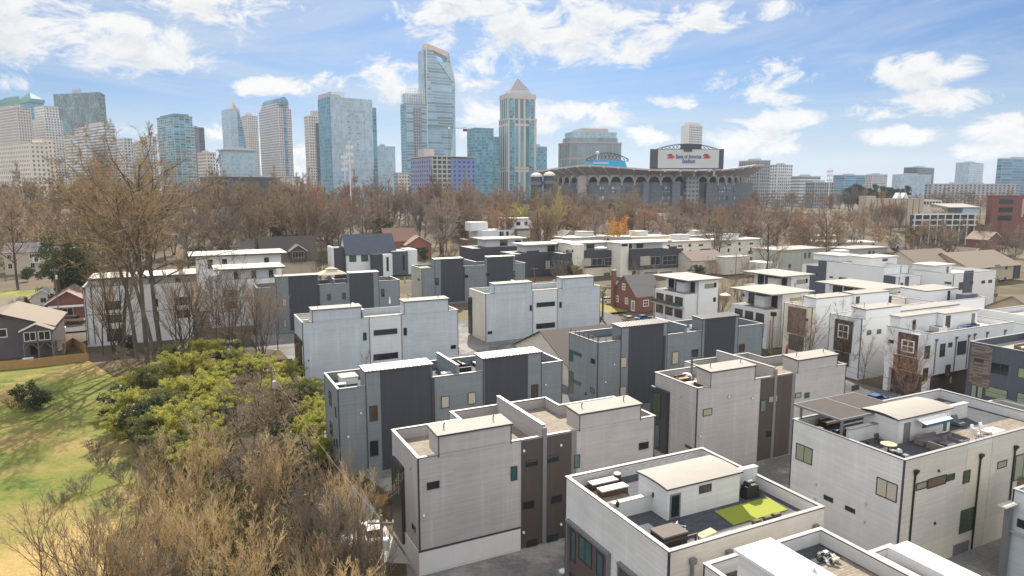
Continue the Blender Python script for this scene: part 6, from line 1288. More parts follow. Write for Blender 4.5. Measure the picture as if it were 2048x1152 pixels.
ground_mat('leaf_litter', [(.085, .062, .036), (.14, .10, .055), (.055, .055, .026)], [(1, .3, .45, .6), (2, .15, .5, .62)])
ground_mat('paving', [(.20, .19, .18), (.14, .135, .13), (.27, .25, .23)], [(1, .05, .45, .55), (2, .12, .52, .62)], bmp=.05)
def sheet(name, poly, z, mat, th=.0):
    m = MB(); m.quad(*[(x, y, z) for x, y in poly]); o = m.build(name, mat); return tag(o, kind='structure')
GS = 6000
m = MB(); m.quad((-GS, -200, -.6), (GS, -200, -.6), (GS, GS, -.6), (-GS, GS, -.6)); tag(m.build('ground', 'earth'), kind='structure')
def G(px, py, z=0): return HZ(px, py, z)
sheet('lawn', [G(-320, 1330), G(300, 1330), G(330, 980), G(395, 900), G(330, 840), G(250, 770), G(180, 722), G(-200, 750)], -.02, 'lawn_mix')
sheet('undergrowth', [G(295, 1330), G(830, 1330), G(815, 1160), G(800, 1000), G(650, 900), G(640, 780), G(560, 700), G(400, 690), G(180, 735), G(250, 770), G(395, 900), G(330, 980)], -.05, 'leaf_litter')
sheet('pavement', [xy(16, -20), xy(150, -20), xy(150, 60), xy(114, 62), xy(114, 100), xy(112, 160), xy(60, 178), xy(15, 178)], -.1, 'paving')
sheet('driveway', [xy(12, 64), xy(18.4, 60), xy(18.4, 80), xy(12.5, 82)], -.02, 'concrete')
sheet('street', [xy(104, 60), xy(112, 60), xy(112, 158), xy(124, 210), xy(164, 262), xy(158, 268), xy(116, 212), xy(104, 160)], -.04, 'asphalt')
sheet('street', [xy(-60, 200), xy(-32, 205), xy(-14, 206), xy(-14, 212), xy(-34, 212), xy(-60, 207)], -.2, 'asphalt')
sheet('front_lawn', [xy(113, 166), xy(121, 166), xy(121, 182), xy(113, 190)], -.03, 'lawn_grass')
sheet('far_lawn', [xy(-60, 250), xy(-20, 260), xy(-16, 300), xy(-60, 300)], -.3, 'lawn_grass')
sheet('parking_lot', [xy(138, 40), xy(200, 40), xy(200, 90), xy(140, 71)], -.05, 'asphalt')
# ================================================================== trees and shrubs
bark('bark_grey', (.085, .068, .055), (.17, .135, .105)); bark('bark_dark', (.055, .045, .038), (.13, .10, .08)); bark('bark_brush', (.065, .043, .026), (.15, .105, .065))
bark('twig_gold', (.26, .18, .095), (.40, .285, .15), .25); bark('twig_brown', (.25, .18, .115), (.37, .275, .185), .12); bark('twig_grey', (.19, .155, .125), (.30, .25, .20), .12); bark('twig_brush', (.38, .28, .14), (.68, .53, .30), .5)
bark('twig_red', (.32, .16, .09), (.26, .16, .10), .2); bark('twig_orange', (.72, .34, .05), (.60, .34, .08), .2); bark('twig_lime', (.30, .30, .10), (.40, .34, .12), .2); bark('twig_pink', (.34, .205, .13), (.27, .17, .10), .2); bark('twig_rose', (.38, .075, .07), (.30, .09, .06), .2)
foliage('leaf_bamboo', (.44, .42, .075), (.21, .24, .045), (.66, .58, .17), .4, .9); foliage('leaf_olive', (.15, .16, .045), (.08, .10, .03), (.30, .27, .09), .3, .9); foliage('leaf_dark', (.035, .055, .022), (.07, .085, .03), (.13, .14, .05), .15, .4); foliage('leaf_pine', (.045, .075, .04), (.03, .055, .03), (.075, .10, .05), .1, .3)
foliage('leaf_laurel', (.09, .13, .03), (.17, .18, .045), (.26, .25, .07), .25, .5); foliage('leaf_palm', (.08, .11, .03), (.16, .17, .05), (.22, .2, .08), .2, .8); foliage('leaf_ivy', (.11, .115, .04), (.20, .165, .07), (.075, .09, .03), .2, .6); foliage('leaf_rust', (.30, .17, .06), (.20, .12, .05), (.36, .24, .10), .2, .6)

class TB:
    def __init__(s): s.v = []; s.f = []
    def tube(s, a, b, d, r0, r1, n):
        ax, ay, az = d
        if abs(az) < .9: ux, uy, uz = ay, -ax, 0.0
        else: ux, uy, uz = 0.0, az, -ay
        l = math.sqrt(ux * ux + uy * uy + uz * uz) or 1.0; ux /= l; uy /= l; uz /= l
        wx, wy, wz = ay * uz - az * uy, az * ux - ax * uz, ax * uy - ay * ux
        k = len(s.v); v = s.v
        for i in range(n):
            t = 6.28319 * i / n; c, q = math.cos(t), math.sin(t)
            v.append((a[0] + (ux * c + wx * q) * r0, a[1] + (uy * c + wy * q) * r0, a[2] + (uz * c + wz * q) * r0))
        if r1 < .004:
            v.append(b)
            for i in range(n): s.f.append((k + i, k + (i + 1) % n, k + n))
        else:
            for i in range(n):
                t = 6.28319 * i / n; c, q = math.cos(t), math.sin(t)
                v.append((b[0] + (ux * c + wx * q) * r1, b[1] + (uy * c + wy * q) * r1, b[2] + (uz * c + wz * q) * r1))
            for i in range(n): j = (i + 1) % n; s.f.append((k + i, k + j, k + n + j, k + n + i))
    def mesh(s, name, mat, parent):
        me = bpy.data.meshes.new(name); me.from_pydata(s.v, [], s.f); me.materials.append(MATS[mat])
        o = bpy.data.objects.new(name, me); COL.objects.link(o); o.parent = parent
        return o
def unit(x, y, z):
    l = math.sqrt(x * x + y * y + z * z) or 1.0
    return (x / l, y / l, z / l)

def grow(rg, wood, twig, p, d, L, r, lev, P):
    n = P['seg'][lev]; g = P['gnarl'][lev]; up = P['up'][lev]; r_end = r * P['taper'][lev]
    st = L / n; nk = P['kids'][lev]; start = P['start'][lev]
    spots = sorted(rg.uniform(start, 1.0) for _ in range(nk)) if lev < P['lev'] else []
    if lev == 0 and P.get('whorl'): spots = [start + (1 - start) * (i + rg.random()) / nk for i in range(nk)]
    si = 0; q = p; dd = d; az0 = rg.uniform(0, 6.28)
    for i in range(n):
        dd = unit(dd[0] + rg.gauss(0, g), dd[1] + rg.gauss(0, g), dd[2] + rg.gauss(0, g * .6) + up)
        e = (q[0] + dd[0] * st, q[1] + dd[1] * st, q[2] + dd[2] * st)
        ra, rb = r + (r_end - r) * i / n, r + (r_end - r) * (i + 1) / n
        if lev == P['lev'] and i == n - 1: rb = 0.0
        if lev >= P['twl']: twig.tube(q, e, dd, ra, rb, 3)
        else: wood.tube(q, e, dd, ra, rb, 6 if lev == 0 else (5 if lev == 1 else 4))
        while si < len(spots) and spots[si] <= (i + 1) / n:
            f = spots[si] * n - i; f = max(0.0, min(1.0, f)); si += 1
            b = (q[0] + (e[0] - q[0]) * f, q[1] + (e[1] - q[1]) * f, q[2] + (e[2] - q[2]) * f)
            az0 += 2.4 + rg.uniform(-.6, .6); an = R(rg.uniform(*P['ang'][lev]))
            if abs(dd[2]) < .95: s1 = unit(dd[1], -dd[0], 0)
            else: s1 = (1.0, 0.0, 0.0)
            s2 = (dd[1] * s1[2] - dd[2] * s1[1], dd[2] * s1[0] - dd[0] * s1[2], dd[0] * s1[1] - dd[1] * s1[0])
            c, s_ = math.cos(az0) * math.sin(an), math.sin(az0) * math.sin(an); k = math.cos(an)
            nd = unit(dd[0] * k + s1[0] * c + s2[0] * s_, dd[1] * k + s1[1] * c + s2[1] * s_, dd[2] * k + s1[2] * c + s2[2] * s_)
            t = spots[si - 1]
            ln = L * rg.uniform(*P['len'][lev]) * (1.0 - P['cone'] * (t - start) / max(.01, 1 - start) if lev == 0 else 1.0 - .45 * t)
            rr = (r + (r_end - r) * t) * P['rad'][lev]
            if lev + 1 >= P['twl']: rr = P['tw'] * (1.6 if lev + 1 < P['lev'] else 1.0)
            grow(rg, wood, twig, b, nd, ln, rr, lev + 1, P)
        q = e
OAK = dict(lev=4, twl=3, seg=(7, 6, 5, 3, 2), gnarl=(.05, .16, .2, .22, .25), up=(.02, .07, .05, .04, .03), taper=(.35, .3, .3, .4, .3), kids=(13, 9, 7, 5, 0), start=(.40, .2, .15, .1, 0), ang=((35, 75), (30, 65), (30, 65), (25, 60)), len=((.38, .60), (.34, .60), (.32, .55), (.35, .6)), rad=(.55, .55, .5, .5), cone=.42, tw=.030)
MID = dict(lev=3, twl=2, seg=(5, 5, 4, 2), gnarl=(.05, .12, .18, .2), up=(.0, .06, .04, .03), taper=(.25, .3, .4, .3), kids=(14, 12, 9, 0), start=(.26, .15, .1, 0), ang=((32, 72), (28, 60), (25, 60)), len=((.40, .62), (.3, .52), (.3, .5)), rad=(.5, .5, .5), cone=.5, tw=.064)
BRUSH = dict(lev=3, twl=2, seg=(6, 6, 4, 2), gnarl=(.05, .09, .12, .15), up=(.05, .10, .10, .08), taper=(.3, .3, .4, .3), kids=(8, 15, 10, 0), start=(.12, .15, .1, 0), ang=((14, 38), (16, 40), (18, 45)), len=((.55, .85), (.2, .4), (.25, .5)), rad=(.65, .5, .5), cone=.3, tw=.012)
VASE = dict(lev=3, twl=2, seg=(6, 6, 4, 2), gnarl=(.03, .06, .10, .12), up=(.02, .05, .07, .06), taper=(.3, .25, .4, .3), kids=(9, 11, 8, 0), start=(.08, .2, .15, 0), ang=((16, 38), (16, 36), (18, 40)), len=((.6, .85), (.25, .45), (.25, .45)), rad=(.6, .5, .5), cone=.25, tw=.011)
VINE = dict(lev=4, twl=3, seg=(5, 5, 5, 4, 2), gnarl=(.12, .25, .3, .35, .4), up=(.0, .0, -.05, -.08, -.05), taper=(.4, .35, .4, .4, .3), kids=(9, 8, 8, 5, 0), start=(.25, .15, .1, .1, 0), ang=((30, 75), (30, 80), (30, 80), (30, 80)), len=((.35, .6), (.35, .6), (.3, .6), (.3, .6)), rad=(.5, .5, .5, .5), cone=.3, tw=.013)
PROTO = {}
def tree_proto(key, seed, H, r, P, wood, twigm, stems=1, lean=.12, name='bare_tree', cat='tree'):
    rg = random.Random(seed); w, t = TB(), TB()
    for k in range(stems):
        a = 6.28 * k / max(1, stems) + rg.random(); ln = lean * (1 if stems > 1 else .3) * rg.uniform(.5, 1.2)
        grow(rg, w, t, (.25 * math.cos(a) * (stems > 1), .25 * math.sin(a) * (stems > 1), -.4), unit(ln * math.cos(a), ln * math.sin(a), 1), H * rg.uniform(.8, 1.0), r * rg.uniform(.75, 1), 0, P)
    PROTO[key] = (name, cat, w, t, wood, twigm, H)
MADE = {}
def tree(key, loc, label, group=None, rz=None, sc=1.0, twigs=None, rg=random.Random(3)):
    name, cat, w, t, wm, tm, H = PROTO[key]; tm = twigs or tm
    rz = rg.uniform(0, 6.28) if rz is None else rz
    s = (sc * rg.uniform(.92, 1.08), sc * rg.uniform(.92, 1.08), sc)
    if (key, tm) not in MADE:
        root = bpy.data.objects.new(name, None); COL.objects.link(root); tag(root, label, cat, group)
        if (key, 'w') in MADE:
            a = bpy.data.objects.new('trunk', MADE[(key, 'w')].data); COL.objects.link(a); a.parent = root
            me = MADE[(key, 't')].data.copy(); me.materials.clear(); me.materials.append(MATS[tm]); b = bpy.data.objects.new('crown', me); COL.objects.link(b); b.parent = root
        else:
            a = w.mesh('trunk', wm, root); b = t.mesh('crown', tm, root); MADE[(key, 'w')] = a; MADE[(key, 't')] = b
        MADE[(key, tm)] = (root, [(a, []), (b, [])])
        root.location = loc; root.rotation_euler = (0, 0, rz); root.scale = s
        return root
    src, ch = MADE[(key, tm)]
    r = dup(src, loc, rz, s, label, group, ch)
    if not group and 'group' in r: del r['group']
    return r
def leaf_mass(seed, n, lobes, size, asp=2.2, droop=.3):
    """n leaf blades scattered through a set of lobes (x, y, z, rx, ry, rz), thicker to the outside."""
    rg = np.random.default_rng(seed); vol = np.array([l[3] * l[4] * l[5] for l in lobes]) ** .67; vol /= vol.sum()
    idx = rg.choice(len(lobes), n, p=vol); Lb = np.array(lobes)[idx]
    d = rg.normal(size=(n, 3)); d /= np.linalg.norm(d, axis=1)[:, None]
    rad = rg.uniform(.35, 1.0, n) ** .5 * (1 + .18 * rg.normal(size=n))
    c = Lb[:, :3] + d * Lb[:, 3:] * rad[:, None]
    a = rg.normal(size=(n, 3)) + d * .8; a[:, 2] -= droop; a /= np.linalg.norm(a, axis=1)[:, None]
    b = np.cross(a, rg.normal(size=(n, 3))); b /= np.linalg.norm(b, axis=1)[:, None] + 1e-9
    sz = size * rg.uniform(.6, 1.4, n); a *= sz[:, None]; b *= (sz / asp)[:, None]
    v = np.stack([c - a * .5, c + b * .5, c + a * .5, c - b * .5], 1).reshape(-1, 3)
    return v, np.arange(n * 4).reshape(-1, 4)
def np_mesh(name, v, f, mat, parent):
    me = bpy.data.meshes.new(name); me.vertices.add(len(v)); me.vertices.foreach_set('co', v.astype(np.float32).ravel())
    me.loops.add(f.size); me.loops.foreach_set('vertex_index', f.astype(np.int32).ravel())
    me.polygons.add(len(f)); me.polygons.foreach_set('loop_start', np.arange(0, f.size, f.shape[1], dtype=np.int32)); me.update(calc_edges=True)
    me.materials.append(MATS[mat]); o = bpy.data.objects.new(name, me); COL.objects.link(o); o.parent = parent
    return o
LEAFY = {}
def leafy_proto(key, seed, n, lobes, size, mat, name, cat, H, stems=(), asp=2.2, droop=.3, wood='bark_dark'):
    LEAFY[key] = (seed, n, lobes, size, mat, name, cat, stems, asp, droop, wood)
def leafy(key, loc, label, group=None, sc=1.0, rg=random.Random(8)):
    seed, n, lobes, size, mat, name, cat, stems, asp, droop, wood = LEAFY[key]
    rz = rg.uniform(0, 6.28); s = sc if isinstance(sc, tuple) else (sc * rg.uniform(.9, 1.12), sc * rg.uniform(.9, 1.12), sc)
    if ('L', key) not in MADE:
        root = bpy.data.objects.new(name, None); COL.objects.link(root); tag(root, label, cat, group)
        v, f = leaf_mass(seed, n, lobes, size, asp, droop); c = np_mesh('foliage', v, f, mat, root)
        w = TB()
        for (x, y, z0, x1, y1, z1, r) in stems: w.tube((x, y, z0), (x1, y1, z1), unit(x1 - x, y1 - y, z1 - z0), r, r * .5, 6)
        ch = [(c, [])]
        if stems: ch.append((w.mesh('trunk' if len(stems) < 3 else 'stem', wood, root), []))
        MADE[('L', key)] = (root, ch); root.location = loc; root.rotation_euler = (0, 0, rz); root.scale = s
        return root
    src, ch = MADE[('L', key)]
    r = dup(src, loc, rz, s, label, group, ch)
    if not group and 'group' in r: del r['group']
    return r
me_v, me_f = [], []
xs = [-900 + i * 40 for i in range(46)]; ys = [320 + j * 25 for j in range(17)] + [800, 1200, 3000]
for y in ys:
    for x in xs: me_v.append((x, y, rise(x, y) - .75 + (.3 if 330 < y < 800 else 0)))
for j in range(len(ys) - 1):
    for i in range(len(xs) - 1): k = j * len(xs) + i; me_f.append((k, k + 1, k + len(xs) + 1, k + len(xs)))
mm = MB(); mm.v = me_v; mm.f = me_f; tag(mm.build('hill', 'earth'), kind='structure')
def at_px(px, y_base, z=0.0): x, y = HZ(px, y_base, z); return (x, y, z - .1)
def at_D(px, D): x, _ = HD(px, 420, D); return (x, D, rise(x, D) - .3)

# ---- big bare trees on the left
tree_proto('oak_a', 11, 40, .62, OAK, 'bark_grey', 'twig_gold'); tree_proto('oak_b', 12, 40, .55, dict(OAK, start=(.55, .2, .15, .1, 0)), 'bark_grey', 'twig_gold')
for px, yb, k, s, rz, lab in ((296, 728, 'oak_a', 1.06, .4, 'tallest bare tree with a wide golden brown crown, front of the trunk cluster'), (276, 722, 'oak_b', 1.0, 2.1, 'bare tree with a straight pale trunk at the left of the trunk cluster'), (313, 742, 'oak_b', .98, 4.0, 'bare tree in front of the trunk cluster beside the leaning trunk'), (322, 708, 'oak_a', .95, 5.2, 'bare tree at the right of the trunk cluster before the white townhouse'), (248, 705, 'oak_b', .94, 1.0, 'slim bare tree left behind the trunk cluster')):
    tree(k, at_px(px, yb), lab, 'tall bare trees of the trunk cluster', rz, s)
lt = tree('oak_b', at_px(325, 752), 'dark leaning bare tree bending right over the bamboo', None, 3.0, .5, 'twig_brown'); lt.rotation_euler = (.1, .45, 0)
tree_proto('mid_a', 21, 22, .36, MID, 'bark_dark', 'twig_brown'); tree_proto('mid_b', 22, 22, .33, MID, 'bark_dark', 'twig_brown', 2, .16); tree_proto('mid_c', 23, 22, .4, dict(MID, kids=(15, 13, 9, 0), ang=((30, 68), (30, 60), (25, 60))), 'bark_dark', 'twig_grey'); tree_proto('mid_d', 24, 22, .34, dict(MID, start=(.12, .1, .1, 0), ang=((14, 40), (20, 45), (20, 50)), cone=.3), 'bark_dark', 'twig_brown', 3, .2)
tree_proto('street', 25, 24, .5, dict(OAK, kids=(12, 9, 8, 5, 0), start=(.25, .2, .15, .1, 0), ang=((35, 72), (35, 65), (30, 65), (25, 60)), tw=.03), 'bark_dark', 'twig_brown')
rt = random.Random(77)
KEYS = ['mid_a', 'mid_b', 'mid_c', 'mid_d']
def belt(n, px0, px1, D0, D1, h0, h1, label, group, mats=(None, None, 'twig_grey', 'twig_gold')):
    for i in range(n):
        px = px0 + (px1 - px0) * (i + rt.uniform(.1, .9)) / n; D = D0 + (D1 - D0) * ((i * .618 + rt.random() * .3) % 1.0)
        tree(KEYS[rt.randrange(4)], at_D(px, D), label, group, sc=rt.uniform(h0, h1) / 22, twigs=mats[rt.randrange(len(mats))])
belt(20, -60, 190, 285, 520, 25, 34, 'bare brown tree in the wood at the upper left, below the stone towers', 'bare trees of the upper left wood')
belt(30, 190, 440, 300, 540, 24, 32, 'bare tree in the wood behind the tall trunk cluster', 'bare trees behind the trunk cluster')
belt(38, 430, 660, 340, 545, 22, 30, 'bare brown tree in the wood below the dark pilastered hall', 'bare trees below the pilastered hall', (None, None, 'twig_grey', 'twig_brown', 'twig_gold'))
belt(44, 650, 960, 370, 545, 22, 29, 'bare brown tree in the wood below the broad glass slab and the blue sheathed block', 'bare trees below the glass slab', (None, 'twig_grey', 'twig_grey', 'twig_red'))
belt(40, 940, 1240, 360, 555, 21, 27, 'bare tree in front of the left half of the stadium', 'bare trees before the stadium, left half', (None, 'twig_grey', None, 'twig_pink'))
belt(40, 1230, 1530, 370, 570, 19, 24, 'bare tree in front of the right half of the stadium', 'bare trees before the stadium, right half', (None, 'twig_grey', None, 'twig_pink'))
belt(30, 1500, 1800, 345, 560, 15, 20, 'bare tree among the low stores right of the stadium', 'bare trees among the low stores', (None, 'twig_grey', 'twig_pink'))
belt(22, 1780, 2090, 345, 560, 13, 18, 'bare tree around the parking deck and brick offices on the right', 'bare trees around the parking deck', (None, 'twig_grey', 'twig_brown'))
belt(44, 1480, 2090, 590, 760, 17, 21, 'small bare tree on the far right skyline', 'bare trees on the far right skyline', ('twig_pink', 'twig_grey'))
for px, D, h, k, lab, tm in ((20, 250, 30, 'street', 'dark bare tree leaning over the lawn at the left edge', None), (448, 335, 38, 'mid_d', 'dark many limbed bare tree left of the shuttered tan house', 'twig_brown'), (614, 345, 30, 'mid_d', 'bare tree standing behind the dark shingled house', None), (885, 330, 33, 'mid_c', 'broad bare tree in front of the red house, below the blue sheathed block', 'twig_grey'), (700, 420, 27, 'mid_b', 'reddish bare tree below the antenna masts', 'twig_red'), (632, 470, 26, 'mid_a', 'rose red budding tree below the glass slab', 'twig_rose'),
    (1082, 340, 27, 'mid_d', 'bare tree between the white houses and the yellow green willow', None), (1045, 395, 27, 'mid_b', 'yellow green budding tree left of the stadium drums', 'twig_lime'), (1098, 385, 26, 'mid_d', 'yellow green budding tree in front of the domed drums', 'twig_lime'), (1240, 350, 23, 'mid_c', 'orange willow in front of the stadium', 'twig_orange'), (1190, 370, 24, 'mid_c', 'dark bare tree left of the orange willow', 'twig_grey'), (1335, 370, 17, 'mid_a', 'pinkish bare tree behind the white cluster', 'twig_pink'), (1440, 345, 23, 'mid_b', 'round bare tree behind the white cluster, right part', 'twig_grey'),
    (1655, 312, 25, 'street', 'wide bare tree left of the dormered roofs', 'twig_grey'), (1615, 330, 22, 'mid_b', 'bare tree close behind the sage flats', None), (1880, 318, 20, 'street', 'dark forked bare tree in front of the parking deck', 'twig_brown'), (1905, 322, 17, 'mid_d', 'bare tree just right of the dark forked one', 'twig_grey'), (1978, 300, 15, 'mid_c', 'round grey bare tree in front of the red brick offices', 'twig_grey'), (2040, 310, 16, 'mid_c', 'bare tree at the right edge below the brick offices', None), (1840, 335, 16, 'mid_a', 'small bare tree left of the dark forked one', None)):
    tree(k, at_D(px, D), lab, None, sc=h / (24 if k == 'street' else 22), twigs=tm)
tree('street', at_px(1532, 552), 'big spreading bare street tree among the white houses', None, 1.2, .98, 'twig_brown')
# ---- small trees between the houses
tree_proto('vase_a', 31, 8.5, .10, VASE, 'bark_dark', 'twig_brown', 4, .3, 'young_tree'); tree_proto('vase_b', 32, 8.5, .10, VASE, 'bark_dark', 'twig_brown', 1, .3, 'young_tree')
for px, yb, s, lab, tm in ((1690, 745, 1.25, 'bare young tree in front of the framed brown bay', 'twig_grey'), (1606, 742, 1.25, 'bare young tree in front of the rust stained bay', 'twig_grey'), (1812, 815, 1.2, 'pink twigged young tree in front of the piped white row', 'twig_pink'), (1726, 765, .9, 'small bare tree behind the warm grey row', 'twig_brown'), (1330, 660, .9, 'rust coloured shrub tree beside the balcony house', 'twig_red'), (470, 690, 1.6, 'bare tree with dark limbs before the slim piped townhouse', 'twig_brown'), (512, 712, 1.7, 'bare tree against the leftmost slate row', 'twig_brown'), (398, 700, 1.5, 'bare tree with a bent trunk before the white townhouse', 'twig_brown'), (556, 700, 1.2, 'thin bare tree before the slate row end', 'twig_grey'), (730, 775, .7, 'thin grey twigs at the foot of the pale row', 'twig_grey'), (1560, 660, .9, 'thin bare tree left of the rust stained bay', 'twig_grey')):
    tree('vase_a' if 'young' in lab else 'vase_b', at_px(px, yb), lab, None, sc=s, twigs=tm)
for px, yb, h_, k_, tm in ((205, 705, 20, 'vase_b', 'twig_gold'), (232, 712, 24, 'vase_a', 'twig_gold'), (352, 712, 22, 'vase_b', 'twig_brown'), (372, 705, 19, 'vase_a', 'twig_brown'), (395, 700, 21, 'vase_b', 'twig_grey'), (432, 702, 18, 'vase_b', 'twig_brown'), (458, 700, 20, 'vase_a', 'twig_grey'), (488, 706, 18, 'vase_b', 'twig_brown'), (525, 706, 17, 'vase_a', 'twig_brown')):
    tree(k_, at_px(px, yb), 'slender bare tree in front of the white townhouses on the left' if px < 500 else 'slender bare tree in front of the leftmost slate row', 'slender trees before the white townhouses' if px < 500 else None, sc=h_ / 10.5, twigs=tm)
# ---- bare brush in the left foreground
tree_proto('brush_a', 41, 8.5, .07, BRUSH, 'bark_brush', 'twig_brush', 5, .34, 'bare_shrub', 'shrub'); tree_proto('brush_b', 42, 8.5, .08, BRUSH, 'bark_brush', 'twig_brush', 3, .26, 'bare_shrub', 'shrub'); tree_proto('brush_c', 43, 8.5, .07, dict(BRUSH, gnarl=(.08, .14, .18, .2), kids=(9, 14, 10, 0)), 'bark_brush', 'twig_brush', 4, .4, 'bare_shrub', 'shrub')
tree_proto('sapling', 45, 9.5, .085, dict(BRUSH, kids=(22, 9, 6, 0), start=(.15, .2, .15, 0), ang=((22, 46), (18, 40), (18, 45)), len=((.2, .42), (.25, .45), (.25, .5)), cone=.5, up=(.0, .12, .10, .08)), 'bark_brush', 'twig_brush', 1, .2, 'bare_sapling', 'tree')
for i, (px, yb, s_) in enumerate(((530, 1130, .95), (565, 1175, 1.0), (600, 1120, 1.0), (640, 1160, 1.05), (668, 1110, .95), (700, 1175, .95), (725, 1120, .8), (495, 1190, .9), (745, 1160, .75), (450, 1130, .8), (625, 1210, .9), (400, 1190, .85))): tree('sapling', at_px(px, yb), 'upright bare sapling with pale twigs rising from the thicket near the grey rows', 'upright saplings in the thicket', sc=s_)
rb_ = random.Random(9)
BR = [(330, 1235), (430, 1225), (520, 1240), (610, 1230), (690, 1215), (280, 1180), (370, 1165), (460, 1160), (550, 1165), (640, 1160), (720, 1150), (330, 1105), (430, 1095), (520, 1095), (610, 1090), (700, 1085), (390, 1040), (560, 1030), (660, 1030), (360, 1290), (480, 1300), (600, 1300), (700, 1280), (290, 1300), (765, 1200), (320, 1020), (440, 985), (260, 1260)]
for i, (px, yb) in enumerate(BR):
    zone = 'left' if px < 420 else ('middle' if px < 570 else 'right')
    side = {'left': 'brown bare shrub in the left part of the foreground thicket, next to the straw lawn', 'middle': 'brown bare shrub in the middle of the foreground thicket', 'right': 'brown bare shrub in the right part of the foreground thicket, beside the nearest grey row'}[zone]
    tree(('brush_a', 'brush_b', 'brush_c')[i % 3], at_px(px + rb_.uniform(-15, 15), yb), side, 'bare shrubs of the thicket, ' + zone, sc=rb_.uniform(.68, 1.0), twigs=('twig_brush', 'twig_brown', 'twig_brush', 'twig_grey', 'twig_brush')[(i * 7) % 5])
tree_proto('vase_big', 44, 9.5, .10, dict(VASE, tw=.010), 'bark_dark', 'twig_brown', 6, .42, 'bare_tree')
tree('vase_big', at_px(192, 1235), 'vase shaped bare tree on the straw lawn, right of the thin forked one', None, .6, 1.02); tree('vase_b', at_px(90, 1215), 'thin forked bare tree at the lower left on the straw lawn', None, 2.2, .95, 'twig_brown'); tree('vase_a', at_px(140, 1290), 'low bare sapling at the bottom left edge', None, 1.2, .75)
# ---- tangled vines and dead trees right of the bamboo
tree_proto('vine_a', 51, 8, .16, VINE, 'bark_dark', 'twig_grey', 2, .35, 'vine_tangle', 'shrub'); tree_proto('vine_b', 52, 8, .14, VINE, 'bark_brush', 'twig_brown', 3, .4, 'vine_tangle', 'shrub')
for i, (px, yb, s) in enumerate(((445, 935, 1.0), (470, 860, 1.0), (520, 835, 1.0), (500, 905, 1.0), (540, 890, 1.05), (505, 965, .9), (560, 960, .9), (480, 990, .8), (590, 985, .8), (425, 870, .9), (560, 870, .9), (700, 720, .4), (270, 760, .8))):
    lab = 'small brown tangle at the foot of the pale row' if i == 11 else ('brown tangle of twigs at the foot of the trunk cluster' if i == 12 else 'brown vine tangle over dead limbs between the bamboo and the thicket')
    tree('vine_a' if i % 2 else 'vine_b', at_px(px, yb), lab, None if i in (11, 12) else 'vine tangles', sc=s)
# ---- bamboo and evergreens
rl_ = random.Random(4)
for key_, sd_, mt_ in (('bamboo', 5, 'leaf_bamboo'), ('bamboo_olive', 15, 'leaf_olive')):
    rl_ = random.Random(sd_); lob, cul = [], []
    for i in range(46):               # arching culms with drooping sprays along their upper part
        a, r, h = rl_.uniform(0, 6.28), rl_.uniform(.6, 3.4), rl_.uniform(3.2, 6.6); b0 = (rl_.gauss(0, .7), rl_.gauss(0, .7)); pr = (b0[0], b0[1], -.2)
        for k in range(1, 8):
            f = k / 7; q = (b0[0] + r * f ** 2 * math.cos(a), b0[1] + r * f ** 2 * math.sin(a), h * (1.6 * f - .75 * f ** 2.6)); cul.append((*pr, *q, .03 * (1.1 - f))); pr = q
            if f > .35: w_ = .22 + .30 * rl_.random(); lob.append((q[0] + rl_.gauss(0, .2), q[1] + rl_.gauss(0, .2), q[2] - .1, w_, w_, w_ * .7))
    leafy_proto(key_, sd_, 15000, lob, .30, mt_, 'bamboo_clump', 'bamboo', 6, cul, 4.5, .7, 'bark_brush')
for i, (px, yb, s) in enumerate(((262, 850, 1.0), (300, 800, 1.1), (345, 775, 1.1), (395, 765, 1.05), (440, 775, .9), (300, 900, .9), (345, 890, 1.05), (395, 880, 1.1), (440, 860, 1.05), (340, 945, .9), (385, 955, .85), (265, 800, .85), (555, 800, .8), (590, 830, .9), (630, 850, .8), (610, 900, .8), (640, 930, .7), (575, 935, .8), (625, 800, .7), (420, 915, .9), (470, 740, .8), (600, 975, .7), (365, 830, 1.1), (415, 820, 1.15), (460, 830, .9), (325, 850, 1.0), (375, 900, 1.0), (440, 725, .9), (400, 725, .9), (350, 740, .95), (240, 880, .7), (535, 765, .85), (575, 775, .9), (612, 825, .95), (560, 815, .9), (640, 880, .8), (505, 755, .8))):
    z = ('left' if px < 360 else 'middle') if px < 500 else 'right'
    leafy(('bamboo', 'bamboo_olive', 'bamboo', 'bamboo')[i % 4], at_px(px, yb), {'left': 'green bamboo clump beside the lawn, below the trunk cluster', 'middle': 'green bamboo clump in the middle of the grove', 'right': 'green bamboo clump next to the blue grey and pale rows'}[z], 'bamboo clumps, ' + z + ' part', s)
lob = [(rl_.gauss(0, 2.0), rl_.gauss(0, 2.0), rl_.uniform(2, 12), rl_.uniform(1.0, 1.9), rl_.uniform(1.0, 1.9), rl_.uniform(.8, 1.5)) for _ in range(46)]
leafy_proto('magnolia', 6, 16000, lob, .42, 'leaf_dark', 'evergreen_tree', 'tree', 13, [(0, 0, -.3, .2, .1, 10, .28)], 2.0, .2)
leafy('magnolia', at_px(150, 622), 'tall dark evergreen tree left of the white townhouses', None, (1.5, 1.5, 1.85)); leafy('magnolia', at_px(120, 600), 'dark evergreen tree left behind the taller one', None, (1.2, 1.2, 1.35))
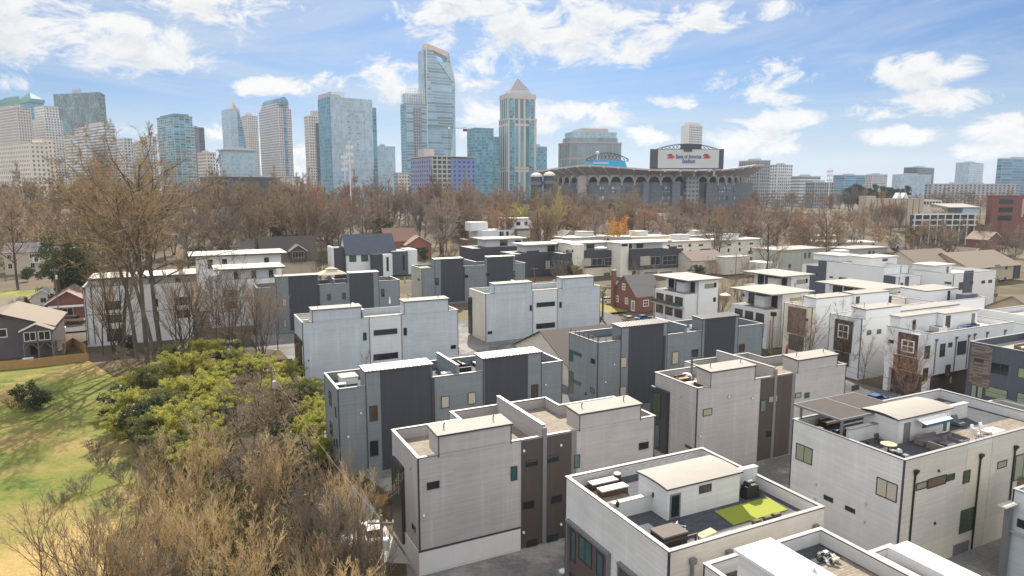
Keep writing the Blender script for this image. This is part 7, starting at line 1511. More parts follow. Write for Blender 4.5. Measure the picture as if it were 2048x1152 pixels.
for px, yb, s, lab in ((1138, 560, .62, 'dark evergreen in front of the charcoal walled house'), (1002, 540, .5, 'small evergreen above the farthest slate row'), (1395, 560, .5, 'dark evergreen beside the charcoal band house on its right'), (848, 520, .55, 'evergreen shrub at the foot of the big bare tree by the red house'), (395, 525, .7, 'dark evergreen under the oak crown near the tan houses'), (1510, 745, .42, 'dark evergreen at the corner of the blue grey row'), (1186, 545, .5, 'brown leaved evergreen next to the grey garage'), (1405, 690, .35, 'dark evergreen behind the blue grey row roofs')):
    leafy('magnolia', at_px(px, yb), lab, None, s)
lob = [(rl_.gauss(0, .8), rl_.gauss(0, .8), rl_.uniform(.5, 3.6), rl_.uniform(.4, .8), rl_.uniform(.4, .8), rl_.uniform(.4, .7)) for _ in range(18)]
leafy_proto('holly', 7, 3500, lob, .26, 'leaf_dark', 'holly_bush', 'bush', 4, [(0, 0, -.2, 0, 0, 3, .1)], 1.8, .1)
leafy('holly', at_px(70, 822), 'dark green holly bush standing alone on the lawn', None, 1.25)
for px, yb, s, lab in ((55, 560, 1.3, 'dark round bush at the far left by the path'), (20, 542, .9, 'dark bush at the left edge near the tan house'), (255, 700, .9, 'dark shrub at the foot of the white townhouse'), (330, 870, 1.5, 'dark evergreen shrub in the shade of the bamboo'), (270, 880, 1.4, 'dark shrub at the lawn side of the bamboo'), (235, 830, 1.3, 'dark shrub in the shadow beside the trunk cluster'), (575, 905, 1.3, 'dark green shrub under the utility pole'), (600, 945, 1.1, 'dark shrub in front of the blue grey row'), (1190, 655, 1.0, 'dark shrub behind the pale row on the right'), (455, 720, 1.2, 'dark hedge shrub before the brown fence')):
    leafy('holly', at_px(px, yb), lab, None, s)
tree_proto('twiggy', 53, 3, .04, dict(VASE, tw=.012), 'bark_brush', 'twig_red', 6, .6, 'twiggy_bush', 'bush')
tree('twiggy', at_px(35, 822), 'reddish bare bush left of the holly bush on the lawn', None, sc=.8); tree('twiggy', at_px(1255, 650), 'bare bush in front of the red brick house', None, sc=.8, twigs='twig_brown')
leafy_proto('laurel', 9, 5000, [(rl_.uniform(-4, 4), rl_.uniform(-1.5, 1.5), rl_.uniform(1, 4.2), rl_.uniform(.8, 1.5), rl_.uniform(.8, 1.5), rl_.uniform(.7, 1.3)) for _ in range(22)], .4, 'leaf_laurel', 'laurel_bush', 'bush', 5, (), 1.8, .1)
for px, D, s, lab in ((1775, 325, 1.3, 'bright green laurel bush beyond the sage flats, left one'), (1812, 322, 1.2, 'bright green laurel bush beyond the sage flats, right one'), (640, 345, 1.1, 'yellow green bush behind the dark shingled house'), (1440, 520, 1.5, 'green bush below the right end of the stadium'), (1345, 395, .8, 'olive green bush behind the white cluster'), (1565, 515, 1.3, 'green hedge on the railway bank right of the stadium')):
    leafy('laurel', at_D(px, D), lab, None, s)
lob = [(rl_.gauss(0, .5 + 1.9 * (1 - h / 20)), rl_.gauss(0, .5 + 1.9 * (1 - h / 20)), h, 1.5, 1.5, 1.0) for h in [6 + 13 * rl_.random() for _ in range(34)]]
leafy_proto('pine', 10, 5000, lob, .7, 'leaf_pine', 'pine_tree', 'tree', 20, [(0, 0, -.3, 0, 0, 16, .3)], 3.0, .0)
for i in range(17): leafy('pine', at_D(1690 + i * 7.5 + rl_.uniform(-4, 4), 690 + rl_.uniform(-25, 25)), 'dark green pine in the stand behind the tan warehouse', 'pines behind the tan warehouse', rl_.uniform(1.05, 1.35))
for i in range(3): leafy('pine', at_D(1083 + i * 14, 420 + i * 12), 'dark green pine below the domed drums', 'pines below the domed drums', .95 + .1 * i)
for i, (px, yb, s_) in enumerate(((205, 935, .8), (250, 965, .9), (300, 960, .9), (160, 985, .7), (230, 1020, .7), (285, 915, .9), (320, 985, 1.0), (190, 905, .6), (120, 1010, .6))): tree('twiggy', at_px(px, yb), 'low grey twiggy bush along the ragged edge of the lawn, before the bamboo', 'twiggy bushes on the lawn edge', sc=s_, twigs='twig_grey')
for i, (px, yb, s_) in enumerate(((1300, 600, 1.0), (1355, 590, .9), (1420, 585, 1.1), (1478, 610, 1.0), (1440, 640, 1.1), (1590, 650, 1.0), (1500, 580, 1.2), (1650, 600, 1.0), (1545, 560, 1.2), (1745, 600, .9), (1850, 585, .9), (1120, 585, 1.2), (1155, 575, 1.0), (1275, 575, .9), (900, 545, 1.3), (640, 560, 1.3))): tree('vase_a', at_px(px, yb), 'small bare tree in the gaps between the houses of the right field' if px > 1100 else 'small bare tree behind the slate rows', 'small trees between the houses' if px > 1100 else 'small trees behind the slate rows', sc=s_, twigs=('twig_brown', 'twig_grey')[i % 2])
leafy_proto('ivy', 19, 4000, [(rl_.uniform(-2, 2), rl_.uniform(-2, 2), rl_.uniform(.2, 1.5), rl_.uniform(.5, 1.0), rl_.uniform(.5, 1.0), rl_.uniform(.3, .8)) for _ in range(20)], .2, 'leaf_ivy', 'ivy_mound', 'bush', 2, (), 1.8, .2)
for i, (px, yb, s_) in enumerate(((330, 1060, 1.0), (420, 1050, 1.2), (500, 1060, 1.2), (590, 1060, 1.2), (660, 1060, 1.1), (380, 1110, 1.1), (470, 1130, 1.2), (560, 1130, 1.2), (650, 1130, 1.2), (720, 1120, 1.0), (310, 1010, .9), (450, 1000, 1.2), (540, 1000, 1.2), (620, 990, 1.1), (430, 1190, 1.2), (540, 1200, 1.2), (640, 1200, 1.1))): leafy('ivy', at_px(px, yb), 'dull green ivy mound low among the stems of the foreground thicket', 'ivy mounds in the thicket', s_)
for i, (px, D, s_) in enumerate(((110, 330, 1.3), (250, 380, 1.4), (415, 360, 1.2), (545, 420, 1.5), (760, 400, 1.3), (930, 430, 1.3), (1150, 440, 1.1), (1290, 470, 1.2), (1410, 440, 1.1), (1600, 450, 1.0), (1830, 420, .9), (1960, 430, .9))): leafy('magnolia', at_D(px, D), 'dark evergreen tree among the bare trees of the far wood', 'evergreens in the far wood', s_)
# palm beside the pale row
rp = TB(); fr_ = []
root = bpy.data.objects.new('palm_tree', None); COL.objects.link(root); tag(root, 'shaggy palm tree behind the right pale row', 'tree'); root.location = at_px(1205, 640)
rp.tube((0, 0, -.3), (0, 0, 7.5), (0, 0, 1), .3, .24, 8); rp.mesh('trunk', 'bark_dark', root)
fb = TB()
for i in range(34):
    a = rl_.uniform(0, 6.28); el = rl_.uniform(-.7, 1.2); p = (0, 0, 7.6); d = unit(math.cos(a) * math.cos(el), math.sin(a) * math.cos(el), math.sin(el))
    for k in range(4):
        e = tuple(p[j] + d[j] * .5 for j in range(3)); fb.tube(p, e, d, .03, .02, 3)
        for sd_ in (-1, 1):
            for q_ in range(3):
                b = tuple(p[j] + (e[j] - p[j]) * q_ / 3 for j in range(3)); t = unit(d[0] * .6 - d[1] * sd_, d[1] * .6 + d[0] * sd_, d[2] * .6 - .3); L = .55
                n0 = len(fb.v); fb.v += [b, (b[0] + d[0] * .1, b[1] + d[1] * .1, b[2] + d[2] * .1), (b[0] + t[0] * L, b[1] + t[1] * L, b[2] + t[2] * L)]; fb.f.append((n0, n0 + 1, n0 + 2))
        p = e; d = unit(d[0], d[1], d[2] - .28)
fb.mesh('frond_crown', 'leaf_palm', root)
# ================================================================== things on the roofs and in the streets
plain('paint_silver', (.42, .43, .44), .3, .4, var=.03); plain('paint_white', (.74, .74, .73), .3, var=.03); plain('paint_tan', (.36, .29, .20), .35, .2, var=.05); plain('paint_blue', (.05, .14, .28), .3, var=.05); plain('paint_grey', (.12, .125, .13), .3, .2, var=.05)
plain('tyre', (.02, .02, .02), .85); plain('lamp_red', (.30, .02, .02), .3); plain('bin_green', (.02, .10, .04), .5); plain('bin_grey', (.07, .075, .08), .5); plain('pole_wood', (.17, .125, .085), .9, var=.3, scale=3); plain('wire', (.09, .085, .08), .6); plain('top_white', (.62, .58, .50), .6); plain('bulb', (.65, .58, .42), .3); plain('canopy_beige', (.52, .46, .36), .85)
ZD = 10.458
def thing(name, label, cat, u, v, z=ZD, group=None): return Thing(name, label, cat, (u, v, z), True, group)
def furn(name, label, cat, u, v, fn, z=ZD, group=None, rot=None):
    """fn fills parts in metres from the thing's base; axes follow the street grid (rot turns it further)."""
    T = Thing(name, label, cat, (*xy(u, v), z), False, group, ROT + R(rot or 0)); fn(T); T.done(); return T
def legs(T, w, d, h, mat='metal_dark', t=.05, part='leg'):
    for x in (-w / 2 + t, w / 2 - t):
        for y in (-d / 2 + t, d / 2 - t): m = MB(); m.box(x - t / 2, x + t / 2, y - t / 2, y + t / 2, 0, h); T.one(part, mat, m)
def table(w, d, h, top='top_white', leg='metal_dark'):
    def f(T): T.p('table_top', top).box(-w / 2, w / 2, -d / 2, d / 2, h - .06, h); legs(T, w, d, h - .061, leg)
    return f
def chair(mat='metal_dark', cush=None, w=.55):
    def f(T):
        T.p('seat', cush or mat).box(-w / 2, w / 2, -w / 2, w / 2, .42, .47); T.p('backrest', mat).hexa([(-w / 2, w / 2 - .05, .475), (w / 2, w / 2 - .05, .475), (w / 2, w / 2, .475), (-w / 2, w / 2, .475)], [(-w / 2, w / 2 + .08, .95), (w / 2, w / 2 + .08, .95), (w / 2, w / 2 + .13, .95), (-w / 2, w / 2 + .13, .95)]); legs(T, w, w, .42, mat, .04)
        for x in (-w / 2, w / 2 - .04): m = MB(); m.box(x, x + .04, -w / 2, w / 2, .62, .66); T.one('armrest', mat, m)
    return f
def sofa(w, d=.85, body='fabric_taupe', cush='fabric_grey'):
    def f(T):
        T.p('base', body).box(-w / 2, w / 2, -d / 2, d / 2, .05, .32); T.p('backrest', body).box(-w / 2, w / 2, d / 2 - .18, d / 2, .325, .78)
        for x0 in (-w / 2, w / 2 - .16): m = MB(); m.box(x0, x0 + .16, -d / 2, d / 2 - .185, .325, .6); T.one('armrest', body, m)
        n = max(1, int(w / .8))
        for i in range(n): a = -w / 2 + .17 + (w - .34) * i / n; m = MB(); m.box(a + .01, a + (w - .34) / n - .01, -d / 2, d / 2 - .19, .325, .46); T.one('cushion', cush, m)
    return f
def lathe_fn(parts):
    def f(T):
        for part, mat, prof in parts: T.p(part, mat).lathe((0, 0, 0), prof, 14)
    return f
def parasol(mat, open_=False, h=2.6, r=1.4):
    def f(T):
        T.p('pole', 'metal_dark').tube((0, 0, 0), (0, 0, h), .035, .03, 6); T.p('base', 'metal_dark').lathe((0, 0, 0), [(.28, 0), (.28, .08), (.08, .12)], 12)
        T.p('canopy', mat).lathe((0, 0, 0), [(r, h - .5), (r * .55, h - .2), (.04, h + .05)] if open_ else [(.1, h * .42), (.2, h * .5), (.15, h * .75), (.05, h + .05)], 10)
    return f
def grill(T):
    T.p('hood', 'steel').lathe((0, 0, 0), [(.01, 1.15), (.18, 1.1), (.28, .95), (.3, .8)][::-1], 12); T.p('cart', 'metal_dark').box(-.4, .4, -.28, .28, .1, .79); T.p('side_shelf', 'steel').box(.41, .8, -.25, .25, .74, .79); T.p('side_shelf', 'steel').box(-.8, -.41, -.25, .25, .74, .79)
def u8(x, y, z=10.5): return HUV(*Q('8', x, y), z)
def uC(x, y, z=10.5): return HUV(*Q('C', x, y), z)
# --- brick-fronted house roof
furn('planter_table', 'long dark planter box with a white tray top on the paved corner, farther one', 'planter', *u8(315, 410), lambda T: (T.p('box', 'wood_dark').box(-1.3, 1.3, -.4, .4, 0, .5), T.p('rim', 'top_white').box(-1.34, 1.34, -.44, .44, .502, .6), T.p('soil', 'fabric_white').box(-1.2, 1.2, -.3, .3, .602, .62)), group='white topped planters')
furn('planter_table', 'long dark planter box with a white tray top beside the low white wall, nearer one', 'planter', *u8(385, 460), lambda T: (T.p('box', 'wood_dark').box(-1.3, 1.3, -.4, .4, 0, .5), T.p('rim', 'top_white').box(-1.34, 1.34, -.44, .44, .502, .6), T.p('soil', 'fabric_white').box(-1.2, 1.2, -.3, .3, .602, .62)), group='white topped planters')
furn('bin', 'round black bin with a pale lid by the rear parapet of the turf roof', 'bin', *u8(418, 380), lathe_fn([('body', 'black_cover', [(.3, 0), (.33, .8)]), ('lid', 'top_white', [(.34, .802), (.3, .88), (.05, .92)])]))
T = thing('turf_mat', 'lime green turf mat on the dark roof deck, half in the penthouse shadow', 'mat', 37.2, 36.9); m = T.p('turf', 'turf_lime'); m.prism([(37.1, 36.8), (42.9, 36.8), (43.2, 39.2), (37.4, 39.2)], ZD + .0, ZD + .03); T.done()
furn('covered_grill', 'grill under a black cover beside the penthouse', 'grill', *u8(1385, 480), lambda T: (T.p('cover', 'black_cover').hexa([(-.75, -.45, 0), (.75, -.45, 0), (.75, .45, 0), (-.75, .45, 0)], [(-.62, -.36, 1.0), (.62, -.36, 1.0), (.62, .36, 1.0), (-.62, .36, 1.0)]), T.p('hood_cover', 'black_cover').hexa([(-.45, -.36, 1.002), (.45, -.36, 1.002), (.45, .36, 1.002), (-.45, .36, 1.002)], [(-.36, -.2, 1.35), (.36, -.2, 1.35), (.36, .3, 1.35), (-.36, .3, 1.35)]), T.p('towel', 'canopy_beige').hexa([(-.2, -.4, 1.1), (.3, -.4, 1.1), (.3, .1, 1.38), (-.2, .1, 1.38)], [(-.2, -.42, 1.13), (.3, -.42, 1.13), (.3, .1, 1.41), (-.2, .1, 1.41)])))
furn('storage_box', 'black storage box with a brown lid in the front corner of the turf roof', 'box', *u8(795, 810), lambda T: (T.p('box', 'black_cover').box(-1.1, 1.1, -.75, .75, 0, .78), T.p('lid', 'fabric_taupe').box(-1.14, 1.14, -.79, .79, .782, .9)))
furn('folding_chair', 'white framed folding chair next to the black storage box', 'chair', *u8(888, 765), chair('metal_white', 'fabric_white'), rot=40)
furn('lounge_board', 'tan padded board leaning on a dark frame at the front parapet', 'lounger', *u8(1085, 790), lambda T: (T.p('pad', 'cushion_tan').hexa([(-.9, -.35, .3), (.5, -.35, .5), (.5, .35, .5), (-.9, .35, .3)], [(-.9, -.35, .4), (.5, -.35, .6), (.5, .35, .6), (-.9, .35, .4)]), legs(T, 1.5, .6, .3)))
furn('rail', 'low dark red rail on short posts along the front parapet', 'rail', *u8(880, 835), lambda T: (T.p('rail', 'wood_dark').box(-1.6, 1.6, -.05, .05, .45, .55), legs(T, 3.0, .1, .45, 'wood_dark', .08, 'post')))
for i, (x, y, w) in enumerate(((1437, 695, 'leftmost'), (1517, 668, 'middle'), (1582, 645, 'rightmost'))):
    furn('planter', w + ' of three small dark planters along the front parapet beside the turf', 'planter', *u8(x, y), lambda T: (T.p('pot', 'wood_dark').hexa([(-.3, -.16, 0), (.3, -.16, 0), (.3, .16, 0), (-.3, .16, 0)], [(-.36, -.2, .42), (.36, -.2, .42), (.36, .2, .42), (-.36, .2, .42)]), T.p('soil', 'leaf_ivy').box(-.3, .3, -.15, .15, .422, .47)), group='small dark planters')
T = thing('string_lights', 'string of small hanging bulbs along the rear parapet of the turf roof', 'string lights', 29.3, 47.9, 11.3); wm = T.p('cord', 'wire')
for i in range(16):
    a, b = 29.3 + i * .9, 30.2 + i * .9; wm.tube((a, 47.9, 11.34), ((a + b) / 2, 47.88, 11.2), .012, .012, 3); wm.tube(((a + b) / 2, 47.88, 11.2), (b, 47.9, 11.34), .012, .012, 3)
    m = MB(); m.tube(((a + b) / 2, 47.86, 11.2), ((a + b) / 2, 47.86, 11.08), .02, .02, 4); m.tube(((a + b) / 2, 47.86, 11.08), ((a + b) / 2, 47.86, 10.97), .05, .03, 6); T.one('bulb', 'bulb', m)
T.done()
for x, y, w in ((416, 540, 'black wall lantern on the low white wall near the left parapet'), (680, 470, 'black wall lantern on the low white wall beside the penthouse')):
    a, z = HV(*Q('8', x, y), 41.55); T = thing('wall_lantern', w, 'lantern', a, 41.5, z); T.p('cage', 'black_cover').lathe((a, 41.46, z - .25), [(.08, 0), (.13, .1), (.13, .42), (.05, .5)], 8); T.p('bracket', 'metal_dark').box(a - .05, a + .05, 41.5, 41.6, z + .26, z + .34); T.done()
# --- large white house roof
T = thing('pergola', 'dark louvred pergola roof on posts over the left end of the big white roof', 'pergola', 60.0, 44.95); fr = T.p('frame', 'trim_grey'); 
PU0, PU1, PV0, PV1, PZ = 59.3, 69.0, 45.0, 51.0, 12.95
for a, b, c, d in ((PU0, PU1, PV0, PV0 + .16), (PU0, PU1, PV1 - .16, PV1), (PU0, PU0 + .16, PV0 + .161, PV1 - .161), (PU1 - .16, PU1, PV0 + .161, PV1 - .161), ((PU0 + PU1) / 2 - .1, (PU0 + PU1) / 2 + .1, PV0 + .161, PV1 - .161)): fr.box(a, b, c, d, PZ - .22, PZ)
for x in (PU0 + .05, PU1 - .25):
    for y in (PV0 + .02, PV1 - .9): m = MB(); m.box(x + (.2 if x < 62 else 0), x + .2 + (.2 if x < 62 else 0), y, y + .2, ZD, PZ - .221); T.one('post', 'trim_grey', m)
lv = T.p('louvres', 'fabric_taupe')
for i in range(25):
    y = PV0 + .25 + i * .225
    for a, b in ((PU0 + .17, (PU0 + PU1) / 2 - .11), ((PU0 + PU1) / 2 + .11, PU1 - .17)): lv.hexa([(a, y, PZ - .1), (b, y, PZ - .1), (b, y + .16, PZ - .02), (a, y + .16, PZ - .02)], [(a, y, PZ - .07), (b, y, PZ - .07), (b, y + .16, PZ + .01), (a, y + .16, PZ + .01)])
T.done()
furn('outdoor_sofa', 'dark sofa with tan cushions under the pergola, rear one', 'sofa', 63.0, 49.2, sofa(2.4, .9, 'metal_dark', 'cushion_tan')); furn('outdoor_sofa', 'dark sofa with tan cushions under the pergola next to its front post', 'sofa', 61.6, 46.6, sofa(1.8, .9, 'metal_dark', 'cushion_tan'), rot=180); furn('ottoman', 'tan cushioned ottoman under the pergola by the left parapet', 'ottoman', 60.2, 48.4, lambda T: (T.p('base', 'metal_dark').box(-.5, .5, -.4, .4, 0, .3), T.p('cushion', 'cushion_tan').box(-.48, .48, -.38, .38, .302, .44)))
T = thing('awning', 'rolled out white awning with a scalloped blue edge on the penthouse wall', 'awning', 67.2, 42.2, 12.6); T.p('cassette', 'metal_white').box(67.0, 71.4, 41.9, 42.28, 12.62, 12.8); T.p('canopy', 'fabric_white').hexa([(67.0, 41.1, 12.42), (71.4, 41.1, 12.42), (71.4, 41.92, 12.6), (67.0, 41.92, 12.6)], [(67.0, 41.1, 12.46), (71.4, 41.1, 12.46), (71.4, 41.92, 12.64), (67.0, 41.92, 12.64)]); v = T.p('valance', 'blue_canvas')
for i in range(14): a = 67.0 + i * 4.4 / 14; v.hexa([(a + .06, 41.06, 12.16), (a + .25, 41.06, 12.16), (a + .25, 41.09, 12.16), (a + .06, 41.09, 12.16)], [(a, 41.06, 12.42), (a + .31, 41.06, 12.42), (a + .31, 41.09, 12.42), (a, 41.09, 12.42)])
T.done()
furn('sectional_sofa', 'long taupe sectional sofa in front of the grey roof door', 'sofa', 67.6, 41.1, sofa(3.2, .95)); furn('sectional_sofa', 'short taupe sofa end closing the left side of the lounge', 'sofa', 66.3, 39.4, sofa(1.7, .9), rot=90); furn('sectional_sofa', 'taupe sofa section on the right side of the lounge', 'sofa', 70.2, 39.7, sofa(1.7, .9), rot=-90); furn('lounge_table', 'low grey square table between the taupe sofas', 'table', 68.3, 39.6, table(1.3, 1.0, .38, 'fabric_grey'))
furn('bistro_table', 'small tan round table between two dark chairs near the left parapet', 'table', 61.9, 41.5, lathe_fn([('table_top', 'cushion_tan', [(.75, .68), (.75, .74)]), ('pedestal', 'metal_dark', [(.3, 0), (.06, .05), (.06, .675)])])); furn('bistro_chair', 'dark chair left of the small round table', 'chair', 60.5, 42.4, chair(), rot=60); furn('bistro_chair', 'dark chair behind the small round table against the low wall', 'chair', 62.8, 43.2, chair(), rot=-15)
furn('grill', 'silver hooded grill at the left parapet of the big white roof', 'grill', 60.6, 39.5, grill, rot=90); furn('armchair', 'dark round backed lounge chair right of the penthouse', 'armchair', 75.6, 42.9, lambda T: (T.p('base', 'fabric_grey').box(-.5, .5, -.45, .45, .1, .42), T.p('shell', 'fabric_grey').hexa([(-.6, -.3, .2), (.6, -.3, .2), (.6, .55, .2), (-.6, .55, .2)][0:0] or [(-.6, .3, .2), (.6, .3, .2), (.6, .5, .2), (-.6, .5, .2)], [(-.45, .45, 1.05), (.45, .45, 1.05), (.45, .6, 1.05), (-.45, .6, 1.05)])))
furn('dining_table', 'large pale dining table at the right side of the big white roof', 'table', 75.2, 39.2, table(2.2, 1.3, .75))
for x, y, r_, w in ((73.6, 39.9, 90, 'left of'), (74.4, 40.5, 0, 'behind'), (75.9, 40.5, 0, 'behind the right half of'), (74.2, 38.1, 180, 'in front of')): furn('dining_chair', 'pale metal chair ' + w + ' the large dining table', 'chair', x, y, chair('metal_white'), rot=r_, group='pale dining chairs')
T = thing('parapet_rail', 'low metal rail on the front parapet of the big white house', 'rail', 68.3, 37.8, 11.2); m = T.p('rail', 'steel'); m.box(68.3, 72.2, 37.7, 37.75, 11.95, 12.0)
for i in range(4): m.box(68.3 + i * 1.28, 68.36 + i * 1.28, 37.7, 37.75, 11.56, 11.949)
T.done()
# --- frontmost roof
x, y = HUV(*Q('B', 395, 985), 10.7)
rq = random.Random(2)
def heap(T):
    for i in range(26):
        a, r_ = rq.uniform(0, 6.28), rq.uniform(0, .7); h = .55 * (1 - r_ / .9); c = (r_ * math.cos(a), r_ * math.sin(a)); s = rq.uniform(.14, .34); z = h * rq.uniform(.2, 1); t = rq.uniform(-.15, .15)
        T.p('sheet', ('fabric_white', 'black_cover', 'canopy_beige')[i % 3]).hexa([(c[0] - s, c[1] - s * .6, z), (c[0] + s, c[1] - s * .5 + t, z + t), (c[0] + s * .8, c[1] + s * .6, z + .1), (c[0] - s * .9, c[1] + s * .6 + t, z + .05)], [(c[0] - s * .7, c[1] - s * .4, z + .14), (c[0] + s * .8, c[1] - s * .4, z + .1 + t), (c[0] + s * .6, c[1] + s * .4, z + .22), (c[0] - s * .7, c[1] + s * .5, z + .2)])
furn('tarpaulin_heap', 'crumpled heap of pale and black tarpaulin on the frontmost roof', 'heap', x, y, heap)
# --- warm grey row deck (second row)
def u6(x, y, z=10.6): return HUV(*Q('6', x, y), z)
furn('patio_heater', 'tall wrapped patio heater on the cluttered deck', 'heater', *u6(1128, 520), lathe_fn([('base', 'fabric_grey', [(.28, 0), (.28, .6)]), ('wrapped_stem', 'fabric_grey', [(.14, .602), (.17, 2.3), (.08, 2.9)])])); furn('fire_pit', 'square dark fire pit on the cluttered deck near the penthouse', 'fire pit', *u6(1175, 575), lambda T: (T.p('body', 'wood_dark').box(-.45, .45, -.45, .45, 0, .55), T.p('top', 'top_white').box(-.5, .5, -.5, .5, .552, .62)))
furn('covered_furniture', 'low furniture under a white sheet on the cluttered deck', 'furniture', *u6(1095, 525), lambda T: (T.p('cover', 'fabric_white').lathe((0, 0, 0), [(.8, 0), (.75, .45), (.5, .7), (.05, .78)], 12), T.p('tie', 'wire').lathe((0, 0, 0), [(.79, .2), (.79, .24)], 12))); furn('outdoor_sofa', 'tan outdoor sofa at the left parapet of the cluttered deck', 'sofa', *u6(1065, 540), sofa(2.2, .85, 'wood_dark', 'cushion_tan')); furn('low_table', 'pale low table on the cluttered deck', 'table', *u6(1120, 570), table(1.2, .8, .4)); furn('parasol', 'closed dark red parasol on the rear deck of the cluttered row', 'parasol', *HUV(1572, 728, 10.5), parasol('red_canvas', h=3.0))
# --- near blue grey row decks
def u5(x, y, z=10.6): return HUV(*Q('5', x, y), z)
furn('hot_tub', 'square hot tub with a tan cover, left deck of the near blue grey row', 'hot tub', *u5(190, 415), lambda T: (T.p('tub', 'fabric_white').box(-1.1, 1.1, -1.1, 1.1, 0, .85), T.p('cover', 'canopy_beige').box(-1.16, 1.16, -1.16, 1.16, .852, 1.02))); furn('side_table', 'white framed table in front of the hot tub', 'table', *u5(140, 458), table(1.3, .8, .7, 'metal_white', 'metal_white')); furn('rooftop_unit', 'white air conditioning unit beside the party wall of the near blue grey row', 'air conditioner', *u5(862, 385), lambda T: (T.p('case', 'metal_white').box(-.8, .8, -.4, .4, .1, .8), T.p('grille', 'steel').box(-.7, .7, -.42, -.402, .2, .7), legs(T, 1.5, .7, .1)))
T = thing('turf_mat', 'lime green turf mat under the dark sofas of the near blue grey row', 'mat', 34, 84); T.p('turf', 'turf_lime').box(33.3, 36.4, 83.5, 91.4, ZD, ZD + .03); T.done()
for x, y, w, r_ in ((980, 345, 'front', 180), (960, 310, 'left', 90), (955, 280, 'rear', 0), (1062, 300, 'right', -90)): furn('outdoor_sofa', w + ' dark outdoor sofa with pale cushions on the lime turf deck', 'sofa', *u5(x, y), sofa(1.8, .85, 'metal_dark', 'top_white'), rot=r_, group='sofas on the lime turf deck')
# --- other decks
for px, py, lab, fn in ((1338, 664, 'blue and white covered seat on the deck behind the railed row', sofa(2.2, .9, 'paint_blue', 'fabric_white')), (1352, 660, 'white lounger beside the party wall of the railed row', sofa(1.9, .7, 'metal_white', 'fabric_white')), (1390, 656, 'pale lounger on the right deck of the railed row', sofa(2.2, .8, 'metal_white', 'fabric_white')), (1400, 662, 'low pale table on the right deck of the railed row', table(1.4, .8, .45))): furn('lounger', lab, 'seat', *HUV(px, py, 10.6), fn)
furn('gazebo', 'beige canopy gazebo on the deck of the leftmost slate row', 'gazebo', 37.5, 187.5, lambda T: (legs(T, 7.0, 5.0, 3.0, 'metal_dark', .14, 'post'), T.p('canopy', 'canopy_beige').prism([(-3.8, -2.8), (3.8, -2.8), (3.8, 2.8), (-3.8, 2.8)], 3.0, 4.1, [(-1.4, -1, ), (1.4, -1), (1.4, 1), (-1.4, 1)]), T.p('vent_cap', 'canopy_beige').prism([(-1.5, -1.1), (1.5, -1.1), (1.5, 1.1), (-1.5, 1.1)], 4.3, 4.8, [(-.3, -.2), (.3, -.2), (.3, .2), (-.3, .2)]))); furn('covered_furniture', 'white covered furniture on the deck of the leftmost slate row', 'furniture', 40.2, 182.6, lambda T: (T.p('cover', 'fabric_white').lathe((0, 0, 0), [(1.0, 0), (.9, .7), (.1, .9)], 10),))
furn('lounger', 'pale loungers frame on the farthest slate row deck', 'seat', 88, 206.5, sofa(3.5, 1.2, 'metal_white', 'fabric_white')); furn('hot_tub', 'tan topped tub on the left deck of the farthest slate row', 'hot tub', 71, 208, lambda T: (T.p('tub', 'fabric_grey').box(-1.3, 1.3, -1.3, 1.3, 0, .9), T.p('cover', 'cushion_tan').box(-1.4, 1.4, -1.4, 1.4, .902, 1.1)))
furn('lounger', 'pale lounge seat on the left deck of the left pale row', 'seat', *HUV(*Q('c', 705, 685), 10.6), sofa(2.0, .9, 'canopy_beige', 'top_white')); furn('parasol', 'closed pale red parasol on the deck of the right pale row', 'parasol', *HUV(*Q('d', 985, 498), 10.6), parasol('red_canvas', h=2.4)); furn('parasol', 'closed white parasol on the deck of the left pale row', 'parasol', *HUV(*Q('c', 1287, 598), 10.6), parasol('fabric_white', h=2.6))
furn('rooftop_unit', 'grey air conditioning unit on the piped white row', 'air conditioner', 122.5, 74.6, lambda T: (T.p('case', 'steel').box(-1.2, 1.2, -.9, .9, .1, 1.3), T.p('fan_grille', 'metal_dark').lathe((0, 0, 0), [(.7, 1.302), (.7, 1.36)], 14), legs(T, 2, 1.5, .1)), 10.34); furn('outdoor_sofa', 'brown sofa on the front deck of the piped white row', 'sofa', 118.6, 74.0, sofa(3.0, .9, 'wood_dark', 'cushion_tan'), 10.34); furn('low_table', 'dark blue table on the rear deck of the piped white row', 'table', 130.5, 74.6, table(2.6, 1.1, .75, 'paint_blue'), 10.34); furn('outdoor_sofa', 'dark sofa on the rear deck of the piped white row', 'sofa', 133.5, 74.8, sofa(2.6, .9, 'metal_dark', 'paint_blue'), 10.34); furn('outdoor_sofa', 'brown sofa on the deck above the framed brown bay', 'sofa', 118.2, 89.6, sofa(2.8, 1.0, 'wood_dark', 'cushion_tan'), 10.34, rot=90)
